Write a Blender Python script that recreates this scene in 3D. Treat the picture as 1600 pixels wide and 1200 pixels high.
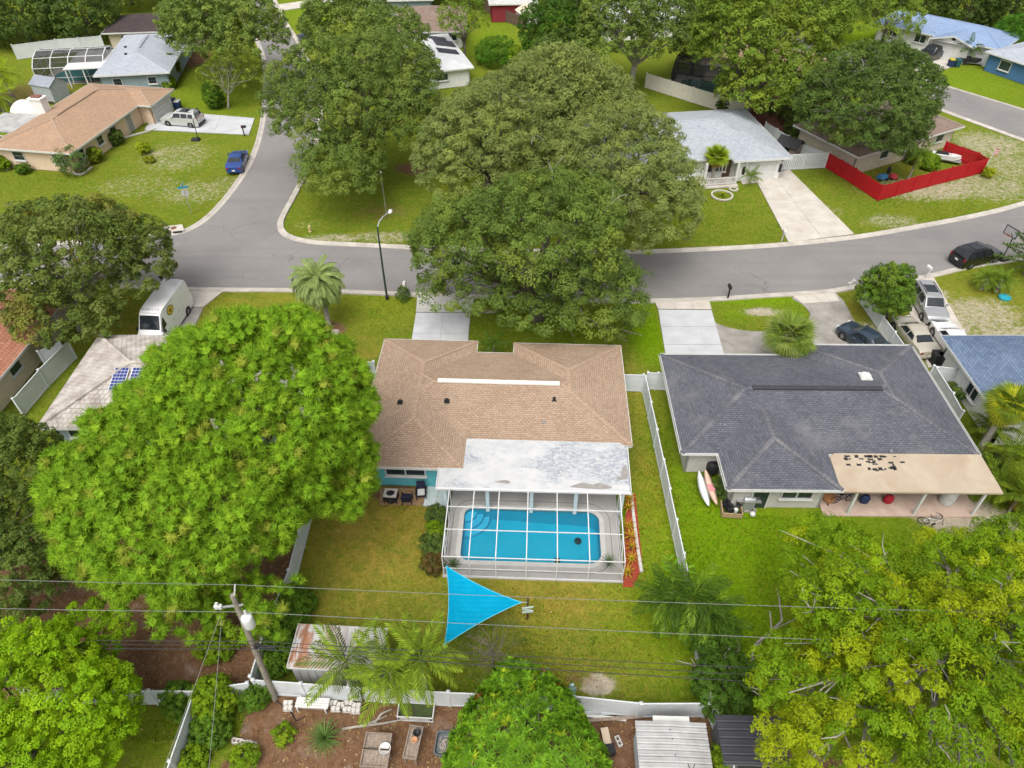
import bpy, bmesh, math, random
import numpy as np
from mathutils import Vector
R = math.radians
rng = np.random.default_rng(11)
random.seed(11)
for o in list(bpy.data.objects): bpy.data.objects.remove(o)
S = bpy.context.scene
COL = S.collection
# ------------------------------------------------------------------ camera
F, P, H = 1110.0, R(42.8), 36.0            # focal length in photo pixels, pitch below the horizon, drone height
cam = bpy.data.objects.new('camera', bpy.data.cameras.new('camera'))
COL.objects.link(cam)
cam.location = (0, 0, H); cam.rotation_euler = (R(90) - P, 0, 0)
cam.data.sensor_width = 36; cam.data.lens = 36 * F / 1600
cam.data.clip_start = .5; cam.data.clip_end = 4000
S.camera = cam
# ------------------------------------------------------------------ sky, sun, exposure
SUN_EL, SUN_AZ = 62.0, 197.0               # degrees; azimuth clockwise from +Y (behind the camera, to the left)
W = bpy.data.worlds.new('World'); S.world = W; W.use_nodes = True
wn = W.node_tree; bg = wn.nodes['Background']
sky = wn.nodes.new('ShaderNodeTexSky'); sky.sky_type = 'NISHITA'; sky.sun_disc = False
sky.sun_elevation = R(SUN_EL); sky.sun_rotation = R(SUN_AZ)
sky.air_density = 1.0; sky.dust_density = 6.0; sky.ozone_density = .6
hs = wn.nodes.new('ShaderNodeHueSaturation'); hs.inputs['Saturation'].default_value = .22   # overcast: nearly white cloud
wn.links.new(sky.outputs[0], hs.inputs['Color']); wn.links.new(hs.outputs[0], bg.inputs[0])
bg.inputs[1].default_value = .15
sl = bpy.data.lights.new('sun', 'SUN'); sun = bpy.data.objects.new('sun', sl); COL.objects.link(sun)
sl.energy = 1.2; sl.angle = R(45); sl.color = (1, .96, .88)
az, el = R(SUN_AZ), R(SUN_EL)
sd = Vector((math.sin(az) * math.cos(el), math.cos(az) * math.cos(el), math.sin(el)))
sun.rotation_euler = sd.to_track_quat('Z', 'Y').to_euler(); sun.location = (0, -20, 80)
S.view_settings.view_transform = 'Standard'; S.view_settings.look = 'None'
S.view_settings.exposure = .45; S.view_settings.gamma = 1; S.view_settings.use_curve_mapping = False
S.render.engine = 'CYCLES'
S.cycles.max_bounces = 6; S.cycles.diffuse_bounces = 3; S.cycles.glossy_bounces = 2; S.cycles.transmission_bounces = 3; S.cycles.transparent_max_bounces = 12

# ------------------------------------------------------------------ surveying: where a sight line meets height z
def G(px, py, z=0.):
    u = (px - 800) / F; v = (600 - py) / F
    d = (u, math.cos(P) + v * math.sin(P), -math.sin(P) + v * math.cos(P))
    t = (z - H) / d[2]
    return (d[0] * t, d[1] * t)
def G3(px, py, z=0.):
    return G(px, py, z) + (z,)
def yaw_of(a, b, z=0.):
    A, B = G(*a, z), G(*b, z)
    return math.atan2(B[1] - A[1], B[0] - A[0])

# ------------------------------------------------------------------ mesh builder
def rot2(x, y, a):
    c, s = math.cos(a), math.sin(a)
    return (x * c - y * s, x * s + y * c)
class MB:
    def __init__(s): s.v = []; s.f = []; s.uv = []
    def add(s, vs, fs, uvs=None):
        o = len(s.v); s.v += [tuple(p) for p in vs]
        for i, f in enumerate(fs):
            s.f.append([o + k for k in f]); s.uv.append(uvs[i] if uvs else None)
        return s
    def box(s, c, d, rz=0, top=1.0):
        vs = []
        for z, k in ((-.5, 1), (.5, top)):
            for x, y in ((-.5, -.5), (.5, -.5), (.5, .5), (-.5, .5)):
                a, b = rot2(x * d[0] * k, y * d[1] * k, rz); vs.append((c[0] + a, c[1] + b, c[2] + z * d[2]))
        return s.add(vs, [(3, 2, 1, 0), (4, 5, 6, 7), (0, 1, 5, 4), (1, 2, 6, 5), (2, 3, 7, 6), (3, 0, 4, 7)])
    def beam(s, p0, p1, w, h):
        p0, p1 = Vector(p0), Vector(p1); d = (p1 - p0).normalized()
        up = Vector((0, 0, 1)) if abs(d.z) < .95 else Vector((0, 1, 0))
        a = d.cross(up).normalized() * (w / 2); b = a.cross(d).normalized() * (h / 2)
        vs = [p + i * a + j * b for p in (p0, p1) for i, j in ((-1, -1), (1, -1), (1, 1), (-1, 1))]
        return s.add(vs, [(0, 1, 2, 3), (7, 6, 5, 4), (0, 4, 5, 1), (1, 5, 6, 2), (2, 6, 7, 3), (3, 7, 4, 0)])
    def tube(s, pts, rad, n=8, cap=True):
        pts = [Vector(p) for p in pts]
        if not hasattr(rad, '__len__'): rad = [rad] * len(pts)
        vs = []; fs = []
        for i, p in enumerate(pts):
            d = (pts[min(i + 1, len(pts) - 1)] - pts[max(i - 1, 0)])
            d = d.normalized() if d.length > 1e-6 else Vector((0, 0, 1))
            ref = Vector((0, 0, 1)) if abs(d.z) < .9 else Vector((1, 0, 0))
            a = d.cross(ref).normalized(); b = d.cross(a)
            for k in range(n):
                t = 2 * math.pi * k / n; vs.append(p + (a * math.cos(t) + b * math.sin(t)) * rad[i])
        for i in range(len(pts) - 1):
            for k in range(n):
                k2 = (k + 1) % n; fs.append((i * n + k, i * n + k2, (i + 1) * n + k2, (i + 1) * n + k))
        if cap:
            fs.append(list(range(n))[::-1]); fs.append([(len(pts) - 1) * n + k for k in range(n)])
        return s.add(vs, fs)
    def lathe(s, prof, c=(0, 0, 0), n=16, axis='z', sc=(1, 1, 1)):
        vs = []; fs = []
        for r, z in prof:
            for k in range(n):
                t = 2 * math.pi * k / n; x, y = r * math.cos(t), r * math.sin(t)
                p = (x, y, z) if axis == 'z' else ((x, z, y) if axis == 'y' else (z, x, y))
                vs.append((c[0] + p[0] * sc[0], c[1] + p[1] * sc[1], c[2] + p[2] * sc[2]))
        for i in range(len(prof) - 1):
            for k in range(n):
                k2 = (k + 1) % n; fs.append((i * n + k, i * n + k2, (i + 1) * n + k2, (i + 1) * n + k))
        fs.append(list(range(n))[::-1]); fs.append([(len(prof) - 1) * n + k for k in range(n)])
        return s.add(vs, fs)
    def prism(s, poly, z0, z1):
        n = len(poly); vs = [(x, y, z0) for x, y in poly] + [(x, y, z1) for x, y in poly]
        return s.add(vs, [list(range(n))[::-1], [n + i for i in range(n)]] + [(i, (i + 1) % n, n + (i + 1) % n, n + i) for i in range(n)])
    def quad(s, *p): return s.add(p, [list(range(len(p)))])
    def build(s, name, mat, parent=None, smooth=False, loc=None):
        me = bpy.data.meshes.new(name); me.from_pydata(s.v, [], s.f)
        if any(u is not None for u in s.uv):
            l = me.uv_layers.new(name='UVMap'); k = 0
            for u, f in zip(s.uv, s.f):
                for j in range(len(f)):
                    l.data[k].uv = u[j] if u is not None else (0, 0); k += 1
        me.materials.append(mat)
        if smooth:
            me.polygons.foreach_set('use_smooth', [True] * len(me.polygons))
        me.update()
        return link(name, me, parent, loc)
def link(name, me, parent=None, loc=None, rot=None):
    o = bpy.data.objects.new(name, me); COL.objects.link(o)
    if parent: o.parent = parent
    if loc is not None: o.location = loc
    if rot is not None: o.rotation_euler = rot
    return o
def tag(o, label=None, cat=None, group=None, kind=None):
    if label: o['label'] = label
    if cat: o['category'] = cat
    if group: o['group'] = group
    if kind: o['kind'] = kind
    return o
def thing(name, label, cat, loc=(0, 0, 0), rz=0, group=None):
    o = link(name, None, None, (loc[0], loc[1], loc[2] if len(loc) > 2 else 0), (0, 0, rz))
    return tag(o, label, cat, group)
def single(name, mb, mat, label, cat, group=None, loc=None, rz=0, smooth=False):
    o = mb.build(name, mat, None, smooth, loc); o.rotation_euler[2] = rz
    return tag(o, label, cat, group)
def part(parent, name, mb, mat, smooth=False): return mb.build(name, mat, parent, smooth)
def struct(name, mb, mat): return tag(mb.build(name, mat), kind='structure')
def spline(pts, n=8):
    out = []; m = len(pts)
    for i in range(m - 1):
        p0, p1, p2, p3 = pts[max(i - 1, 0)], pts[i], pts[i + 1], pts[min(i + 2, m - 1)]
        for k in range(n):
            t = k / n
            out.append(tuple(.5 * (2 * b + (c - a) * t + (2 * a - 5 * b + 4 * c - d) * t * t + (3 * b - a - 3 * c + d) * t ** 3) for a, b, c, d in zip(p0, p1, p2, p3)))
    out.append(tuple(pts[-1])); return out
def sheet(loops, z, thick=0, skirt=.0):
    """flat sheet from world xy loops (first = outline, others = holes), triangulated"""
    bm = bmesh.new(); es = []
    for lp in loops:
        vs = [bm.verts.new((x, y, z)) for x, y in lp]
        es += [bm.edges.new((vs[i], vs[(i + 1) % len(vs)])) for i in range(len(vs))]
    bmesh.ops.triangle_fill(bm, edges=es, use_beauty=True)
    for f in bm.faces:
        f.normal_update()
        if f.normal.z < 0: f.normal_flip()
    bm.verts.ensure_lookup_table(); bm.verts.index_update()
    mb = MB(); mb.add([v.co[:] for v in bm.verts], [[v.index for v in f.verts] for f in bm.faces]); bm.free()
    if skirt:
        for lp in loops:
            n = len(lp); mb.add([(x, y, z) for x, y in lp] + [(x, y, z - skirt) for x, y in lp], [(i, (i + 1) % n, n + (i + 1) % n, n + i) for i in range(n)])
    return mb

# ------------------------------------------------------------------ materials
def nodes(name):
    m = bpy.data.materials.new(name); m.use_nodes = True
    return m, m.node_tree.nodes, m.node_tree.links, m.node_tree.nodes['Principled BSDF']
def rgba(c): return (c[0], c[1], c[2], 1)
def mixc(N, L, fac, a, b, mode='MIX'):
    n = N.new('ShaderNodeMix'); n.data_type = 'RGBA'; n.blend_type = mode
    for sock, v in ((n.inputs[0], fac), (n.inputs[6], a), (n.inputs[7], b)):
        if hasattr(v, 'is_output'): L.new(v, sock)
        elif hasattr(v, '__len__'): sock.default_value = rgba(v)
        else: sock.default_value = v
    return n.outputs[2]
def noise(N, L, co, scale, detail=4, rough=.6, dist=0):
    n = N.new('ShaderNodeTexNoise'); n.inputs['Scale'].default_value = scale; n.inputs['Detail'].default_value = detail
    n.inputs['Roughness'].default_value = rough; n.inputs['Distortion'].default_value = dist
    if co is not None: L.new(co, n.inputs['Vector'])
    return n.outputs[0]
def ramp(N, L, f, a, b, va=0., vb=1.):
    n = N.new('ShaderNodeMapRange'); n.inputs[1].default_value = a; n.inputs[2].default_value = b
    n.inputs[3].default_value = va; n.inputs[4].default_value = vb; L.new(f, n.inputs[0]); return n.outputs[0]
def math_(N, L, op, a, b=0.):
    n = N.new('ShaderNodeMath'); n.operation = op
    for s_, v in ((n.inputs[0], a), (n.inputs[1], b)):
        if hasattr(v, 'is_output'): L.new(v, s_)
        else: s_.default_value = v
    return n.outputs[0]
def bump(N, L, h, bs, strength, dist=.02):
    n = N.new('ShaderNodeBump'); n.inputs['Strength'].default_value = strength; n.inputs['Distance'].default_value = dist
    L.new(h, n.inputs['Height']); L.new(n.outputs[0], bs.inputs['Normal'])
_mc = {}
def M(name, c, c2=None, sc=3., rough=.8, bmp=.0, bsc=30., metal=0., spec=.3, lo=.35, hi=.65, det=5):
    if name in _mc: return _mc[name]
    m, N, L, B = nodes(name)
    if c2 is None: c2 = tuple(x * .82 for x in c)
    tc = N.new('ShaderNodeTexCoord').outputs['Object']
    f = ramp(N, L, noise(N, L, tc, sc, det), lo, hi)
    L.new(mixc(N, L, f, c, c2), B.inputs['Base Color'])
    B.inputs['Roughness'].default_value = rough; B.inputs['Metallic'].default_value = metal
    B.inputs['Specular IOR Level'].default_value = spec
    if bmp: bump(N, L, noise(N, L, tc, bsc, 3), B, bmp)
    _mc[name] = m; return m
def shingle(name, c1, c2, mortar, bw=.32, rh=.17, wear=(.5, .45, .4), wamt=.25, worn=None):
    m, N, L, B = nodes(name)
    tc = N.new('ShaderNodeTexCoord')
    b = N.new('ShaderNodeTexBrick'); L.new(tc.outputs['UV'], b.inputs['Vector'])
    b.inputs['Color1'].default_value = rgba(c1); b.inputs['Color2'].default_value = rgba(c2); b.inputs['Mortar'].default_value = rgba(mortar)
    b.inputs['Scale'].default_value = 1; b.inputs['Mortar Size'].default_value = .018; b.inputs['Mortar Smooth'].default_value = .3
    b.inputs['Brick Width'].default_value = bw; b.inputs['Row Height'].default_value = rh; b.inputs['Bias'].default_value = 0
    o = tc.outputs['Object']
    f = ramp(N, L, noise(N, L, o, .55, 5, .65), .4, .75, 0, wamt)
    c = mixc(N, L, f, b.outputs['Color'], wear)
    g = ramp(N, L, noise(N, L, o, 9, 3), .3, .7, .82, 1.15)
    c = mixc(N, L, 1.0, c, g, 'MULTIPLY')
    if worn:
        f2 = ramp(N, L, noise(N, L, o, .22, 6, .7), .58, .7, 0, .6); c = mixc(N, L, f2, c, worn)
    L.new(c, B.inputs['Base Color']); B.inputs['Roughness'].default_value = .92; B.inputs['Specular IOR Level'].default_value = .2
    h = math_(N, L, 'SUBTRACT', 1., b.outputs['Fac']); bump(N, L, h, B, .7, .02)
    return m
def leafmat(name, trans=.32, rough=.55):
    m, N, L, B = nodes(name)
    a = N.new('ShaderNodeAttribute'); a.attribute_name = 'Col'
    L.new(a.outputs['Color'], B.inputs['Base Color']); B.inputs['Roughness'].default_value = rough; B.inputs['Specular IOR Level'].default_value = .12
    t = N.new('ShaderNodeBsdfTranslucent'); L.new(a.outputs['Color'], t.inputs['Color'])
    x = N.new('ShaderNodeMixShader'); x.inputs[0].default_value = trans
    L.new(B.outputs[0], x.inputs[1]); L.new(t.outputs[0], x.inputs[2]); L.new(x.outputs[0], N['Material Output'].inputs[0])
    return m
def screenmat(name, c, alpha):
    m, N, L, B = nodes(name); B.inputs['Base Color'].default_value = rgba(c); B.inputs['Alpha'].default_value = alpha
    B.inputs['Roughness'].default_value = .9; B.inputs['Specular IOR Level'].default_value = .1; return m
LEAF = leafmat('leaf'); NEEDLE = leafmat('needle', .12, .6); FROND = leafmat('frond', .3, .45)
WHITE = M('white_vinyl', (.62, .65, .66), (.55, .575, .585), 1.2, .5, spec=.4)
WPAINT = M('white_paint', (.62, .62, .60), (.55, .55, .53), 2, .6)
ALU = M('white_aluminium', (.66, .66, .66), (.6, .6, .6), 2, .45)
CONC = M('concrete', (.50, .49, .46), (.40, .39, .37), 1.1, .9, .2, 60)
OLDCONC = M('weathered_concrete', (.33, .31, .28), (.22, .205, .185), .9, .92, .25, 50, det=8)
PALECONC = M('pale_concrete', (.55, .515, .465), (.43, .385, .33), .6, .9, .2, 50, det=9)
GREYPAVE = M('grey_painted_concrete', (.49, .50, .515), (.41, .42, .435), .8, .85, .15, 50, det=8)
GLASS = M('dark_glass', (.02, .03, .035), (.035, .05, .055), 1, .08, spec=.6)
CARGLASS = M('car_glass', (.012, .016, .02), (.02, .025, .03), 1, .06, spec=.6)
RUBBER = M('rubber', (.015, .015, .015), (.025, .025, .025), 8, .8)
BLACK = M('black_plastic', (.016, .016, .018), (.03, .03, .033), 4, .55)
CHROME = M('bright_metal', (.6, .6, .62), (.45, .45, .47), 6, .3, metal=.9)
STEEL = M('galvanised_metal', (.5, .52, .53), (.4, .41, .42), 5, .45, metal=.6)
WOOD = M('grey_wood', (.32, .26, .21), (.21, .165, .13), 9, .85, .3, 40)
DARKWOOD = M('dark_wood', (.10, .065, .04), (.06, .04, .027), 6, .85, .3, 40)
BARK = M('bark', (.20, .17, .14), (.12, .10, .08), 5, .95, .6, 18)
PALEBARK = M('pale_bark', (.40, .37, .33), (.26, .235, .20), 4, .95, .5, 18)
RED = M('red_paint', (.45, .012, .018), (.34, .008, .014), 3, .6)
# ================================================================== SETTING
def groundmat():
    m, N, L, B = nodes('lawn')
    tc = N.new('ShaderNodeTexCoord').outputs['Object']
    at = N.new('ShaderNodeAttribute'); at.attribute_name = 'mask'
    sp = N.new('ShaderNodeSeparateColor'); L.new(at.outputs['Color'], sp.inputs[0])
    n1 = noise(N, L, tc, .35, 6, .65, .4); n2 = noise(N, L, tc, 2.2, 5, .7, .6); n3 = noise(N, L, tc, 11, 4, .7); n4 = noise(N, L, tc, 38, 2, .6)
    n5 = noise(N, L, tc, 1.0, 6, .7, .8)
    c = mixc(N, L, ramp(N, L, n1, .35, .65), (.088, .205, .006), (.160, .236, .010))
    c = mixc(N, L, ramp(N, L, n2, .46, .60, 0, .8), c, (.205, .24, .03))
    n6 = noise(N, L, tc, 5.5, 4, .75, .8); c = mixc(N, L, ramp(N, L, n6, .50, .62, 0, .55), c, (.34, .26, .07)); c = mixc(N, L, ramp(N, L, n3, .5, .68, 0, .6), c, (.075, .13, .006))
    # dry olive-brown lawn
    fa = math_(N, L, 'MULTIPLY', at.outputs['Alpha'], ramp(N, L, n5, .35, .62, .25, 1.0))
    c = mixc(N, L, fa, c, mixc(N, L, n2, (.48, .30, .08), (.29, .28, .03)))
    # lush
    fb = math_(N, L, 'MULTIPLY', sp.outputs[2], ramp(N, L, n2, .25, .6, .6, 1.0))
    c = mixc(N, L, fb, c, mixc(N, L, ramp(N, L, n3, .35, .65), (.145, .30, .003), (.215, .345, .005)))
    # sand showing through in flecks
    fg = ramp(N, L, math_(N, L, 'ADD', math_(N, L, 'MULTIPLY', sp.outputs[1], .55), math_(N, L, 'MULTIPLY', math_(N, L, 'ADD', n2, n3), .5)), .72, .86)
    fg = math_(N, L, 'MULTIPLY', fg, ramp(N, L, sp.outputs[1], .02, .2))
    c = mixc(N, L, fg, c, mixc(N, L, n3, (.44, .37, .27), (.55, .49, .38)))
    # brown soil and pine straw
    fr = ramp(N, L, math_(N, L, 'ADD', math_(N, L, 'MULTIPLY', sp.outputs[0], .9), math_(N, L, 'MULTIPLY', n5, .45)), .55, .78)
    fr = math_(N, L, 'MULTIPLY', fr, ramp(N, L, sp.outputs[0], .03, .2))
    soil = mixc(N, L, ramp(N, L, n2, .35, .7), (.19, .10, .055), (.29, .17, .10))
    soil = mixc(N, L, ramp(N, L, noise(N, L, tc, .8, 5, .6), .55, .72, 0, .7), soil, (.36, .28, .23))
    soil = mixc(N, L, ramp(N, L, n4, .55, .75, 0, .6), soil, (.085, .045, .026))
    c = mixc(N, L, fr, c, soil)
    c = mixc(N, L, 1.0, c, ramp(N, L, n4, .3, .7, .5, 1.22), 'MULTIPLY')
    c = mixc(N, L, 1.0, c, ramp(N, L, noise(N, L, tc, 3.2, 5, .75, 1.), .3, .7, .72, 1.22), 'MULTIPLY')
    L.new(c, B.inputs['Base Color']); B.inputs['Roughness'].default_value = 1; B.inputs['Specular IOR Level'].default_value = .05
    h = math_(N, L, 'ADD', math_(N, L, 'MULTIPLY', n3, .6), n4); bump(N, L, h, B, .75, .07)
    return m
DECK = [(-4.02, 22.48), (6.37, 22.10), (6.72, 31.37), (-3.68, 31.76)]     # pool deck and covered porch floor (world xy)
def inside(poly, x, y):
    r = np.zeros(np.shape(x), bool); n = len(poly)
    for i in range(n):
        x0, y0 = poly[i]; x1, y1 = poly[(i + 1) % n]
        if y0 == y1: continue
        r ^= ((y0 > y) != (y1 > y)) & (x < (x1 - x0) * (y - y0) / (y1 - y0) + x0)
    return r
BLOB = [  # px, py, radius x m, radius y m, channel, strength   (0 soil/straw, 1 sand, 2 lush, 3 dry)
 (515, 515, 1.6, 1.3, 0, .8), (600, 330, 5, 3, 0, .42), (760, 330, 6, 3, 0, .6), (650, 262, 3, 2, 0, .7), (520, 372, 4, 1.2, 1, .55), (600, 370, 5, 1.5, 1, .5), (480, 350, 2, 1, 1, .4),
 (1450, 295, 9, 3.2, 1, .58), (1540, 290, 7, 5, 1, .52), (1545, 225, 6, 5, 1, .55), (1395, 345, 4, 2, 1, .5), (1300, 300, 3, 2.5, 0, .35), (1590, 260, 6, 6, 1, .5), (1400, 245, 5, 3, 1, .4), (1300, 330, 2, 2, 1, .4),
 (275, 245, 6, 6, 1, .44), (300, 300, 6, 4, 1, .44), (220, 290, 8, 4, 1, .4), (240, 240, 2, 1, 1, .55), (350, 290, 3, 4, 1, .42),
 (1530, 490, 5, 3, 1, .58), (1480, 505, 2.5, 3, 1, .66), (1575, 520, 4, 2, 1, .58), (1440, 560, 2, 2, 1, .4), (1190, 487, 2, .7, 1, .75), (1360, 520, 1.5, 2, 1, .6), (1470, 460, 1.5, 1.5, 1, .5),
 (1500, 805, 3, 1.6, 1, .95), (1440, 790, 2, .6, 1, .6), (1560, 830, 3, 2, 1, .7), (935, 1070, 1.0, .7, 1, .95), (905, 1060, 1.2, .8, 0, .5), (520, 540, 2, 1.4, 1, .42), (480, 495, 5, 2.5, 3, .4),
 (1012, 520, 1.5, 4, 2, 1), (1150, 840, 8, 5, 2, .85), (1100, 930, 5, 5, 2, .9), (1280, 850, 7, 3, 2, .7), (1040, 700, 1.3, 6, 2, .35), (1060, 760, 1.0, 3, 2, .7), (1187, 468, 4.4, 1, 2, .8), (1150, 490, 1.5, 1, 2, .5),
 (1230, 490, 1.6, 1, 2, .5), (600, 470, 4, 3, 2, .35), (880, 510, 6, 2, 2, .3), (1520, 130, 10, 8, 2, .45), (1350, 70, 8, 8, 2, .7), (480, 20, 10, 10, 2, .4), (770, 45, 5, 7, 2, .55), (330, 150, 6, 9, 2, .35), (20, 190, 5, 5, 2, .4), (225, 1130, 3, 3, 2, .25),
 (600, 830, 6, 5, 3, 1), (560, 900, 4, 4, 3, .7), (850, 935, 8, 2.2, 3, .85), (900, 1010, 7, 3, 3, .45), (700, 950, 3, 3, 3, .4), (580, 480, 6, 3, 3, .45), (400, 480, 6, 3, 3, .5), (1000, 620, 1.5, 5, 3, .6), (1020, 780, 1.5, 5, 3, .8),
 (190, 500, 5, 4, 3, .55), (1330, 480, 2, 3, 3, .5), (560, 560, 2, 3, 3, .6), (1180, 790, 2, .6, 3, .9), (1240, 795, 2, .6, 3, .8), (1380, 260, 6, 4, 3, .4), (980, 620, 1, 3, 3, .6), (630, 800, 3, 1.2, 3, .6), (1010, 880, 2, 3, 3, .6), (1530, 470, 8, 5, 3, .4),
 (850, 40, 3, 5, 0, .7), (1250, 190, 5, 5, 0, .7), (1080, 130, 6, 3, 0, .4), (60, 140, 6, 6, 0, .6), (290, 95, 4, 4, 0, .8), (620, 770, 1.9, .7, 0, .9), (95, 120, 6, 6, 0, .5),
 (640, 1110, 1.2, .6, 2, .6)]
def mask_at(x, y):
    mask = np.zeros((len(x), 4))
    for px, py, rx, ry, ch, st in BLOB:
        a, b = G(px, py); d = np.sqrt(((x - a) / rx) ** 2 + ((y - b) / ry) ** 2)
        mask[:, ch] = np.maximum(mask[:, ch], st * np.clip(1.45 - d, 0, 1))
    def area(poly, ch, st):
        mask[:, ch] = np.where(inside(poly, x, y), np.maximum(mask[:, ch], st), mask[:, ch])
    area([(-15.3, 4), (9.6, 4), (9.6, 14.7), (-3, 15.1), (-12.9, 15.9)], 0, .95)
    area([(9.6, 4), (20, 4), (20, 12), (9.6, 14)], 0, .8)
    area([(-40, 6), (-15.5, 6), (-15.5, 15.1), (-40, 15.1)], 0, .34)
    area([(-40, 15.3), (-13.2, 15.5), (-12.6, 20), (-12.7, 25), (-40, 26)], 0, .92)
    mask[:, 3] = np.maximum(mask[:, 3], .12); mask = np.clip(mask, 0, 1)
    return mask
def build_ground():
    def axis(a, b, st, ends, far):
        c = list(np.arange(a, b + .01, st)); lo = []; hi = []; s_ = st; v = a
        while v > -far: s_ *= 1.35; v -= s_; lo.append(v)
        s_ = st; v = b
        while v < far: s_ *= 1.35; v += s_; hi.append(v)
        return np.array(lo[::-1] + c + hi)
    xs = axis(-48, 52, .5, 0, 1500); ys = axis(6, 82, .5, 0, 1500)
    X, Y = np.meshgrid(xs, ys); nx, ny = len(xs), len(ys)
    x = X.ravel(); y = Y.ravel()
    mask = mask_at(x, y)
    z = .035 * np.sin(x * .31 + 1.3) * np.sin(y * .27) - .036
    for lp in (DECK,): z = np.where(inside(lp, x, y), -.02, z)
    idx = np.arange(nx * ny).reshape(ny, nx)
    q = np.stack([idx[:-1, :-1], idx[:-1, 1:], idx[1:, 1:], idx[1:, :-1]], -1).reshape(-1, 4)
    inn = inside(DECK, x, y); q = q[~inn[q].all(1)]
    me = bpy.data.meshes.new('ground'); me.from_pydata(np.stack([x, y, z], 1).tolist(), [], q.tolist())
    at = me.attributes.new('mask', 'FLOAT_COLOR', 'POINT'); at.data.foreach_set('color', mask.ravel())
    me.materials.append(groundmat()); me.polygons.foreach_set('use_smooth', [True] * len(me.polygons))
    tag(link('ground', me), kind='structure')
build_ground()

def asphalt():
    m, N, L, B = nodes('asphalt'); tc = N.new('ShaderNodeTexCoord').outputs['Object']
    c = mixc(N, L, ramp(N, L, noise(N, L, tc, .16, 6, .6, .5), .35, .68), (.225, .213, .204), (.185, .176, .172))
    c = mixc(N, L, ramp(N, L, noise(N, L, tc, .9, 6, .7, .6), .56, .8, 0, .55), c, (.275, .26, .246))
    mp = N.new('ShaderNodeMapping'); mp.inputs['Scale'].default_value = (.05, 1.1, 1); L.new(tc, mp.inputs[0])
    c = mixc(N, L, ramp(N, L, noise(N, L, mp.outputs[0], 1, 4, .5), .5, .75, 0, .45), c, (.16, .153, .15))
    c = mixc(N, L, 1., c, ramp(N, L, noise(N, L, tc, 30, 3, .7), .25, .75, .82, 1.18), 'MULTIPLY')
    L.new(c, B.inputs['Base Color']); B.inputs['Roughness'].default_value = .9; B.inputs['Specular IOR Level'].default_value = .25
    wv = N.new('ShaderNodeTexVoronoi'); wv.feature = 'DISTANCE_TO_EDGE'; wv.inputs['Scale'].default_value = .22
    dm = N.new('ShaderNodeVectorMath'); dm.operation = 'ADD'; ns = N.new('ShaderNodeTexNoise'); ns.inputs['Scale'].default_value = .9; ns.inputs['Detail'].default_value = 6; L.new(tc, ns.inputs[0])
    sc_ = N.new('ShaderNodeVectorMath'); sc_.operation = 'SCALE'; sc_.inputs['Scale'].default_value = 1.6; L.new(ns.outputs['Color'], sc_.inputs[0]); L.new(tc, dm.inputs[0]); L.new(sc_.outputs[0], dm.inputs[1]); L.new(dm.outputs[0], wv.inputs['Vector'])
    cr = math_(N, L, 'MULTIPLY', ramp(N, L, wv.outputs[0], .0, .012, 1, 0), ramp(N, L, noise(N, L, tc, .12, 3), .5, .62, 0, .5)); c2_ = mixc(N, L, cr, c, (.07, .066, .064)); L.new(c2_, B.inputs['Base Color'])
    bump(N, L, noise(N, L, tc, 60, 2), B, .25, .01); return m
ASPH = asphalt()
SOUTH = [(-190, 436), (0, 441), (150, 447), (300, 453), (470, 455), (650, 461), (820, 467), (980, 471), (1100, 469), (1200, 463), (1290, 457), (1340, 449), (1440, 435), (1520, 417), (1600, 404), (1760, 372)]
EAST = [(1800, 258), (1600, 317), (1520, 337), (1420, 356), (1335, 370), (1220, 382), (1100, 389), (980, 393), (800, 391), (650, 386), (560, 382), (500, 379), (464, 373), (445, 364), (440, 350), (446, 333), (470, 288), (492, 235), (502, 190), (500, 150), (490, 115), (478, 86), (465, 62), (449, 38), (437, 14), (425, -10), (405, -45)]
WEST = [(330, -45), (372, 20), (395, 55), (408, 82), (413, 110), (413, 150), (409, 190), (400, 228), (385, 262), (357, 303), (325, 338), (292, 359), (255, 367), (200, 372), (100, 379), (0, 385), (-190, 395)]
FARN = [(1190, 25), (1240, 48), (1316, 80), (1434, 121), (1600, 172), (1800, 236)]
FARS = [(1800, 292), (1600, 219), (1451, 164), (1380, 133), (1290, 98), (1215, 70), (1170, 50)]
wp = lambda l: spline([G(*p) for p in l], 6)
so, ea, we, fn, fs_ = wp(SOUTH), wp(EAST), wp(WEST), wp(FARN), wp(FARS)
struct('road', sheet([so + ea + we], .006), ASPH)
struct('road', sheet([fn + fs_], .006), ASPH)
def kerb(pts, side, mat):
    prof = [(-.42, .012), (-.06, .035), (.02, .10), (.16, .115), (.2, .10), (.22, -.08)]
    mb = MB(); vs = []; n = len(pts)
    for i, p in enumerate(pts):
        a = Vector(pts[max(i - 1, 0)]); b = Vector(pts[min(i + 1, n - 1)]); d = (b - a).normalized(); nn = Vector((d.y, -d.x)) * side
        for o, z in prof: vs.append((p[0] + nn.x * o, p[1] + nn.y * o, z))
    k = len(prof); fs = []
    for i in range(n - 1):
        for j in range(k - 1): fs.append((i * k + j, i * k + j + 1, (i + 1) * k + j + 1, (i + 1) * k + j))
    mb.add(vs, fs); return struct('kerb', mb, mat)
KERB = M('kerb_concrete', (.50, .46, .41), (.36, .33, .29), .9, .9, .2, 40, det=8)
for p in (so, ea, we, fn, fs_): kerb(p, 1, KERB)

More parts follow.
